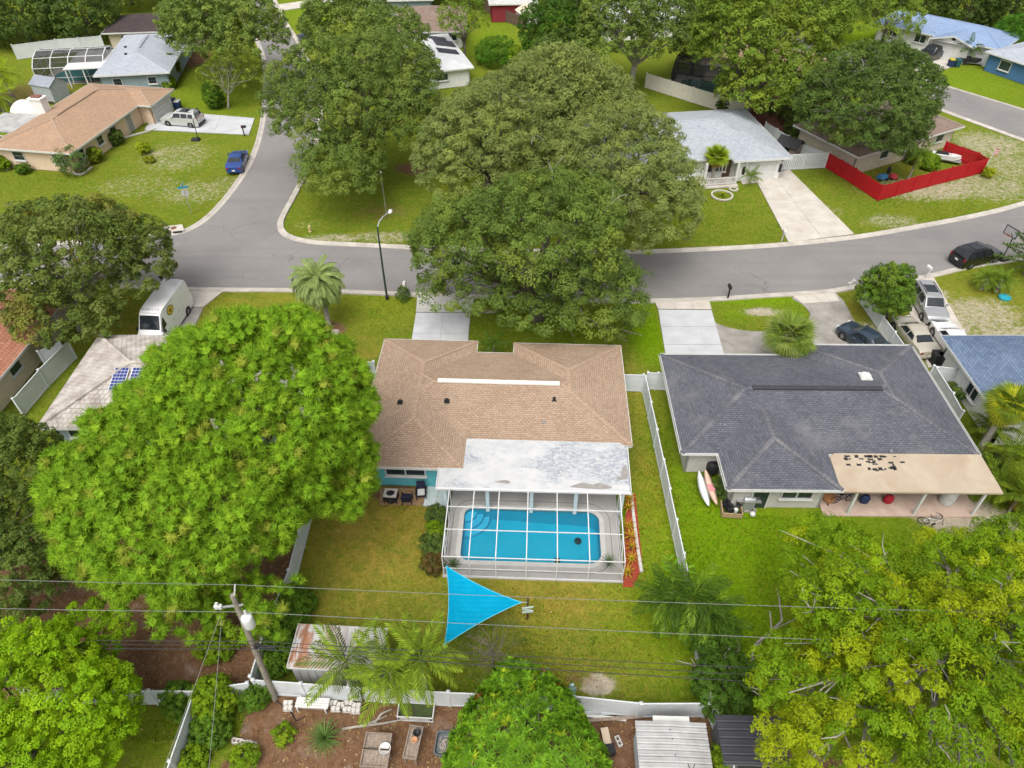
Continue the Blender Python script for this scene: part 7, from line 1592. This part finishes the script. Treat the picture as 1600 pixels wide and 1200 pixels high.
palm('right one of the two date palms on the sandy right lawn', (1556, 456), 1.2, date, 26, .13, (0, 0), (78, -20), [feather(1.0, 1.2, 14, .25, PD)], 7, boot=True)
palm('small palm rising behind the bushy tree at the vinyl fence', (1383, 470), 2.3, [feather(1.35, .7, 20, .34, PG)], 16, .09, (0, 0), (75, -10))
foxt = [feather(2.5, d, 30, .58, [(.17, .25, .03), (.22, .29, .04), (.13, .2, .028)], hang=.4) for d in (.55, .8, 1.05)]; foxg = [feather(2.2, .8, 24, .55, [(.09, .13, .05), (.12, .16, .07)], hang=.6)]
palm('feathery palm over the rusty shed, left of the pair', (552, 1092), 3.6, [foxg[0], foxt[1]], 15, .1, (.15, .2), (70, -30))
palm('feathery palm hanging over the back fence, middle of the cluster', (625, 1100), 3.7, foxt, 15, .11, (-.1, 0), (75, -35))
palm('feathery palm beside the shade sail, right of the cluster', (668, 1093), 3.9, foxt, 15, .11, (.0, .25), (75, -35), [feather(1.9, 1.2, 18, .5, PD)], 2)
arc = [feather(2.2, d, 26, .5, PB_, hang=.35) for d in (.7, 1.0, 1.3)]
for k, (b, h, lbl) in enumerate((((1035, 985), 3.0, 'left stem of the dark palm clump at the dividing fence'), ((1068, 990), 3.5, 'middle stem of the dark palm clump at the dividing fence'), ((1092, 1005), 2.6, 'right stem of the dark palm clump at the dividing fence'))):
    palm(lbl, b, h, arc + [feather(2.1, .9, 26, .5, PG, hang=.35)], 24, .11, (random.uniform(-.2, .2), .1), (75, -35), [feather(1.7, 1.3, 18, .45, PD)], 7, group='dark palm clump')
palm('broad leaved young palm in front of the dark palm clump', (1042, 960), 2.6, [feather(1.7, .7, 9, .75, [(.11, .24, .02), (.14, .28, .03)], hang=.1)], 7, .08, (0, 0), (80, 15))
are = [feather(2.0, d, 24, .45, [(.12, .18, .02), (.17, .22, .025), (.09, .14, .02)], hang=.35) for d in (.7, 1.0)]
for k, (b, h) in enumerate((((1560, 745), 2.2), ((1590, 765), 2.4), ((1575, 800), 1.8), ((1605, 825), 2.0), ((1545, 775), 1.4), ((1535, 690), 1.2))):
    palm(['topmost', 'upper right', 'middle', 'lowest', 'left', 'small upper left'][k] + ' areca palm in the thicket behind the tan porch', b, h, are, 15, .07, (0, 0), (80, -25), [feather(1.6, 1.2, 16, .35, PD)], 2, group='areca palms at the right edge')
yp = [feather(2.4, d, 20, .6, [(.22, .30, .02), (.28, .34, .025), (.16, .24, .02)], hang=.3) for d in (.7, 1.0)]
for k, (b, h) in enumerate((((2, 150), 4.0), ((22, 158), 3.6), ((10, 182), 2.6), ((-15, 175), 3.4))): palm(['tall', 'right hand', 'low front', 'left hand'][k] + ' yellow green palm in the clump beside the peach house', b, h, yp, 18, .1, (0, 0), (80, -30), [feather(1.8, 1.2, 16, .5, PY)], 3, group='yellow green palms upper left')
palm('windswept palm inside the red fence', (1418, 283), 3.0, [feather(1.8, .9, 22, .42, [(.10, .17, .03), (.14, .21, .03)]), feather(1.8, 1.1, 22, .42, PG)], 22, .11, (.25, .1), (70, -30), [feather(1.5, 1.2, 16, .4, PD)], 5)
palm('small dark palm beside the sky blue roofed garage', (1506, 98), 2.0, arc, 14, .1, (0, 0), (75, -10)); palm('small palm by the porch of the sky blue roofed house', (1449, 78), 2.0, date, 14, .1, (0, 0), (75, -10)); palm('small palm beside the driveway of the grey roofed house', (1172, 286), .8, date, 14, .08, (0, 0), (75, -10))
palm('palm in the front notch of the tan roofed house', (772, 560), 1.4, [feather(1.4, .9, 20, .4, PB_)], 12, .08, (0, 0), (70, -10)); palm('spiky yucca palm against the aqua wall', (573, 771), 1.0, [feather(.95, .6, 9, .1, PG)], 2, .07, (0, 0), (80, 40))
# ---- rosette plants of sword leaves
def sword(L_, w, cols, droop=.35):
    mb = MB(); n = 6; vs = []
    for k in range(n + 1): u = k / n; ww = w * (1 - u) ** .7 * (.5 + 1.2 * u if u < .4 else 1); x = L_ * u; z = L_ * (-droop * u * u); vs += [(x, -ww / 2, z), (x, ww / 2, z)]
    mb.add(vs, [(2 * k, 2 * k + 1, 2 * k + 3, 2 * k + 2) for k in range(n)]); return colmesh('leaf', mb, palette(cols, [1] * len(cols), len(vs), .1), FROND)
def rosette(label, px, py, L_, w, n, cols, z=.05, el=(85, 5), group=None, stem=0, cat='plant', name='rosette_plant', xyz=None):
    x, y = (G(px, py) if xyz is None else xyz[:2]); zz_ = 0 if xyz is None else xyz[2]; t = thing(name, label, cat, (x, y, zz_), random.uniform(0, 6), group); ms = [sword(L_ * k, w, cols, d) for k, d in ((1, .3), (.9, .55), (1.05, .15))]
    part(t, 'stem', MB().tube([(0, 0, -.02), (0, 0, stem + .08)], [.06, .04], 6), BARK)
    for k in range(n): u = (k + .5) / n; o = link('leaf', ms[k % 3], t); o.location = (0, 0, stem + z); o.rotation_euler = (0, -R(el[0] + (el[1] - el[0]) * u), k * 2.39996)
rosette('spiky blue green grass tree in the dirt yard', 508, 1155, 1.05, .06, 110, [(.12, .20, .08), (.16, .24, .10), (.09, .16, .06)], el=(88, 0))
rosette('yucca like dracaena beside the aqua wall', 578, 768, .8, .09, 34, [(.14, .24, .03), (.18, .28, .05)], stem=.9)
cro = [(.45, .38, .03), (.40, .22, .03), (.3, .3, .04), (.42, .12, .04)]
for k, (px, py) in enumerate(((983, 784), (981, 797), (982, 826), (984, 842), (986, 858), (986, 877), (980, 898))): rosette('croton %s in the red mulch bed' % ['nearest the porch roof', 'second from the porch roof', 'third from the porch roof', 'in the middle', 'third from the lawn end', 'second from the lawn end', 'nearest the lawn end'][k], px, py, .55, .11, 16, cro, el=(80, 10), group='crotons in the mulch bed', stem=.2)
rosette('dark spiky potted plant in the pool cage corner, right', 0, 0, .6, .05, 44, [(.06, .10, .05), (.08, .13, .06)], el=(85, 0), stem=.3, xyz=cw(9.5, 1.0) + (.07,)); rosette('leafy potted plant in the pool cage corner, left', 0, 0, .55, .09, 26, [(.05, .10, .03), (.07, .13, .04)], el=(85, 5), stem=.2, xyz=cw(.5, .55) + (.07,))
rosette('small spiky seedling in the dirt yard beside the blocks', 442, 1165, .4, .05, 24, [(.2, .28, .03), (.16, .22, .03)], el=(85, 5)); rosette('yellow plant inside the stone ring', 1128, 306, .6, .1, 40, PY, el=(85, 5))
rosette('agave plant by the peach house driveway', 185, 199, .5, .08, 26, PG, el=(85, 5)); rosette('small agave plant beside the garage of the peach house', 230, 196, .45, .07, 24, PG, el=(85, 5))
# ---- shrubs
def shrub(label, px, py, w, h, cols, leaf=.14, per=60, rc=.3, group=None, name='shrub', dens=1.2, nl=5, mix=(4, 3, 3, 1.2)):
    x, y = G(px, py); t = thing(name, label, 'shrub', (x, y, 0), 0, group); cs, od, i, p, nn, d = crown_pts([(np.array([0, 0, h * .52]), np.array([w / 2, w / 2, h * .5]))], dens, rc, per, -.8, .55, .25)
    k = p[:, 2] > .02; i, p, nn, d = i[k], p[k], nn[k], d[k]; col = palette(cols, mix, len(cs), .14)[i] * .6 + palette(cols, mix, len(i), .15) * .4
    link('crown', leafmesh('crown', p, rng.normal(size=p.shape), nn, leaf * .9 * rng.uniform(.7, 1.3, len(p)), np.clip(col, .005, .6), SH_TRI, LEAF), t); mb = MB()
    for q in cs[:nl]: mb.tube([(0, 0, 0), tuple(q * .6), tuple(q)], [.04, .03, .01], 5, False)
    part(t, 'stem', mb, BARK)
HG = [(.075, .15, .02), (.10, .19, .025), (.05, .10, .018), (.16, .26, .03)]
YG = [(.15, .25, .015), (.11, .19, .015), (.22, .31, .02), (.08, .14, .012)]
for a in (('leafy hedge shrub inside the pine side fence, far end', 470, 955, 1.7, 1.9, HG), ('leafy hedge shrub inside the pine side fence, middle', 455, 985, 1.8, 1.8, HG), ('leafy hedge shrub beside the rusty shed', 440, 1015, 1.6, 1.7, HG), ('leafy shrub between the pole and the rusty shed', 436, 1045, 1.2, 1.2, HG),
 ('shrub at the foot of the utility pole', 402, 1098, 1.2, 1.2, HG), ('tall yellow green shrub beside the fence in the dirt yard', 345, 1105, 2.0, 2.1, YG), ('low dark shrub below the yellow green shrub in the dirt yard', 338, 1150, 1.7, 1.4, HG), ('round shrub in the corner of the left lawn', 292, 1105, 1.5, 1.4, HG), ('small lime shrub at the bottom edge of the dirt yard', 385, 1190, 1.1, .7, YG), ('tiny yellow green weed in the dirt yard', 447, 1150, .8, .7, YG), ('lime shrub at the fence corner, bottom left', 305, 1190, 1.2, .9, YG),
 ('yellow green shrub below the pine beside its fence', 345, 1015, 1.8, 1.2, YG), ('dark conical shrub at the gate of the white tile house', 524, 570, 1.5, 2.0, DARK), ('flowering shrub beside the white mailbox', 630, 467, 1.0, 1.0, DARK),
 ('dark shrub beside the pool cage, nearest the patio', 683, 815, 1.1, 1.2, DARK), ('yellowish shrub beside the pool cage, second from the patio', 682, 838, 1.0, 1.0, YG), ('dark shrub beside the pool cage, third from the patio', 677, 860, 1.2, 1.2, DARK), ('reddish shrub at the near corner of the pool cage', 676, 890, 1.1, 1.0, [(.12, .07, .04), (.09, .06, .03), (.07, .09, .03), (.16, .10, .05)]),
 ('round bush at the corner of the peach house', 150, 252, 1.5, 1.4, [(.15, .20, .02), (.12, .16, .02), (.19, .22, .03), (.08, .11, .02)]), ('wispy grey green shrub at the corner of the peach house', 120, 270, 2.7, 2.6, [(.09, .15, .06), (.11, .18, .07), (.07, .11, .05), (.14, .2, .09)]), ('small round bush under the peach house window', 38, 270, 1.1, .9, HG), ('round hedge bush at the left edge below the peach house', 6, 264, 1.8, 1.3, YG), ('feathery shrub beside the peach house door', 179, 225, 2.0, 1.6, DARK), ('yellow shrub on the peach house front lawn', 226, 240, 1.1, 1.1, [(.27, .33, .02), (.2, .28, .02), (.33, .36, .03), (.15, .2, .02)]), ('small sprawling yellow shrub on the peach house front lawn', 234, 254, .9, .6, [(.27, .30, .03), (.2, .22, .03), (.3, .3, .05), (.12, .15, .02)]),
 ('upright dark shrub under the small pale tree', 338, 168, 2.2, 3.0, HG), ('golden shrub at the corner of the blue grey house', 273, 118, 2.0, 2.6, [(.28, .25, .02), (.12, .17, .02), (.2, .22, .02), (.08, .12, .02)]), ('green shrub beside the fence of the blue grey house', 264, 138, 2.0, 1.6, YG),
 ('broad bright hedge beyond the central canopy', 775, 100, 5.5, 3.0, [(.07, .17, .02), (.09, .2, .025), (.05, .12, .015), (.12, .23, .03)]), ('ivy mound beside the broad bright hedge', 820, 108, 4.0, 2.6, YG), ('vine mound left of the forked oak', 880, 128, 4.5, 3.4, HG),
 ('dark shrub mass beside the red path', 1255, 215, 4.5, 2.6, DARK), ('dark shrub behind the red path', 1240, 185, 4.0, 3.2, DARK), ('dark shrub below the light green oak', 1190, 178, 3.2, 2.4, DARK), ('shrub beside the pale wall fence', 1130, 172, 2.2, 1.8, DARK), ('round bright tree like shrub behind the blue walled house', 1572, 78, 6.0, 4.5, [(.06, .16, .02), (.08, .2, .025), (.05, .11, .018), (.1, .22, .03)]), ('clipped black green bush on the lawn by the far road', 1452, 114, 1.5, 1.2, DARK),
 ('shrub at the palm inside the red fence', 1450, 262, 2.2, 1.4, YG), ('low shrub beside the house wall inside the red fence', 1430, 255, 2.0, 1.2, DARK), ('dark shrub against the aqua house end wall by the barrel', 1128, 770, 1.1, 1.0, DARK), ('shrub beside the vinyl gates of the blue roofed house', 1479, 622, 1.4, 1.1, DARK),
 ('low weeds behind the back fence corner', 1100, 1060, 1.0, .6, HG), ('small lime shrub at the bottom edge beside the white shed', 1128, 1195, 1.3, 1.6, YG), ('dark shrub below the areca thicket', 1555, 850, 1.8, 1.1, DARK), ('shrub in the lower areca thicket at the right edge', 1600, 790, 2.0, 1.6, YG), ('dark undergrowth shrub between palms and tan porch', 1545, 735, 1.5, 1.2, DARK), ('low shrub at the foot of the magnolia, left edge', 12, 478, 2.2, 1.4, HG), ('yellow flower clump at the red fence corner', 1542, 276, .9, .9, PY + [(.1, .15, .02)])):
    shrub(*a, leaf=.13 if a[2] > 300 else .22, per=60 if a[2] > 600 else 40, rc=.28 if a[3] < 2.5 else .6)
# ---- dead branches near the vine shrub
def dead_branch(label, px, py, ends):
    x, y = G(px, py); t = thing('dead_branch', label, 'branch', (x, y, 0)); mb = MB()
    for pts in ends: mb.tube([tuple(np.array(G3(*q)) - np.array([x, y, 0])) for q in pts], [.07, .055, .035, .02][:len(pts)], 6)
    part(t, 'branch', mb, PALEBARK, True)
dead_branch('bare forked grey branch rising by the vine shrub', 1172, 1040, [[(1172, 1040, .2), (1180, 1006, 1.0), (1205, 985, 1.6), (1245, 966, 2.2)], [(1180, 1006, 1.0), (1206, 988, 1.5), (1203, 955, 2.4)], [(1205, 985, 1.6), (1222, 970, 2.0), (1215, 920, 3.4)], [(1172, 1040, .2), (1176, 1012, .8), (1190, 1004, 1.0)]])
dead_branch('bare tangled twigs beside the dark palm clump', 1125, 1000, [[(1125, 1000, .1), (1112, 980, 1.0), (1088, 955, 1.8)], [(1125, 1000, .1), (1118, 965, 1.5), (1112, 935, 2.4)], [(1118, 965, 1.5), (1128, 945, 2.2), (1108, 928, 2.5)], [(1112, 980, 1.), (1098, 968, 1.2), (1090, 962, 1.4)]])
dead_branch('fallen dry branch on the soil beside the grass tree', 560, 1137, [[(535, 1139, .05), (570, 1133, .12), (605, 1118, .2)], [(560, 1135, .08), (600, 1130, .1), (640, 1122, .3)], [(585, 1130, .1), (596, 1115, .3), (612, 1108, .4)]])
# ---- grass blades over the nearer lawns
def grass():
    n = 520000; y = 13.5 + 60 * rng.random(n) ** 1.25; x = rng.uniform(-1, 1, n) * (12 + y * .72)
    ok = np.ones(n, bool)
    for p in PAVED:
        b = np.array(p); k = (x > b[:, 0].min()) & (x < b[:, 0].max()) & (y > b[:, 1].min()) & (y < b[:, 1].max()); k[k] = inside(p, x[k], y[k]); ok &= ~k
    x, y = x[ok], y[ok]; m = mask_at(x, y); f = patchy(np.stack([x, y, 0 * x], 1), .8); g_ = rng.random(len(x)); ok = (g_ > m[:, 0] * 1.05) & (g_ > m[:, 1] * .75) & (g_ < .35 + .65 * f); x, y, m = x[ok], y[ok], m[ok]; n = len(x)
    base = palette([(.105, .185, .010), (.15, .22, .014), (.075, .135, .008)], (1, 1, 1), n, .15); lush = palette([(.13, .26, .003), (.17, .30, .004), (.09, .19, .003)], (1, 1, 1), n, .12); dry = palette([(.29, .23, .035), (.24, .20, .025), (.34, .25, .06)], (1, 1, 1), n, .12)
    c = base * (1 - m[:, 2:3]) + lush * m[:, 2:3]; k = (rng.random(n) < m[:, 3] * .8)[:, None]; c = np.where(k, dry, c)
    T_ = unit(rng.normal(size=(n, 3)) * np.array([.6, .6, .2]) + np.array([0, 0, .75])); hgt = rng.uniform(.05, .13, n) * (1 + .5 * m[:, 2])
    me = leafmesh('grass', np.stack([x, y, np.full(n, -.045)], 1), T_, unit(rng.normal(size=(n, 3))), hgt * 1.3, c, SH_NEED * np.array([1, 3.2, 1]), LEAF); o = link('grass', me); tag(o, 'short grass blades covering the lawns', 'grass', kind='stuff'); return n
def litter():
    n = 26000; x = rng.uniform(-30, 18, n); y = rng.uniform(9, 26, n); m = mask_at(x, y); k = rng.random(n) < m[:, 0] * .9 + .06
    for p in PAVED: k &= ~inside(p, x, y)
    x, y = x[k], y[k]; n = len(x); P_ = np.stack([x, y, np.full(n, .008)], 1)
    me = leafmesh('leaf_litter', P_, rng.normal(size=(n, 3)), unit(np.array([0, 0, 1]) + rng.normal(size=(n, 3)) * .25), rng.uniform(.06, .15, n), palette([(.26, .15, .08), (.15, .08, .04), (.36, .25, .15), (.42, .36, .28)], (3, 3, 2, 1), n, .2), SH_TRI, LEAF)
    tag(link('leaf_litter', me), 'dry leaves scattered over the bare soil', 'leaves', kind='stuff')
litter(); print('grass', grass()); print('leaves', NT, 'objects', len(bpy.data.objects))
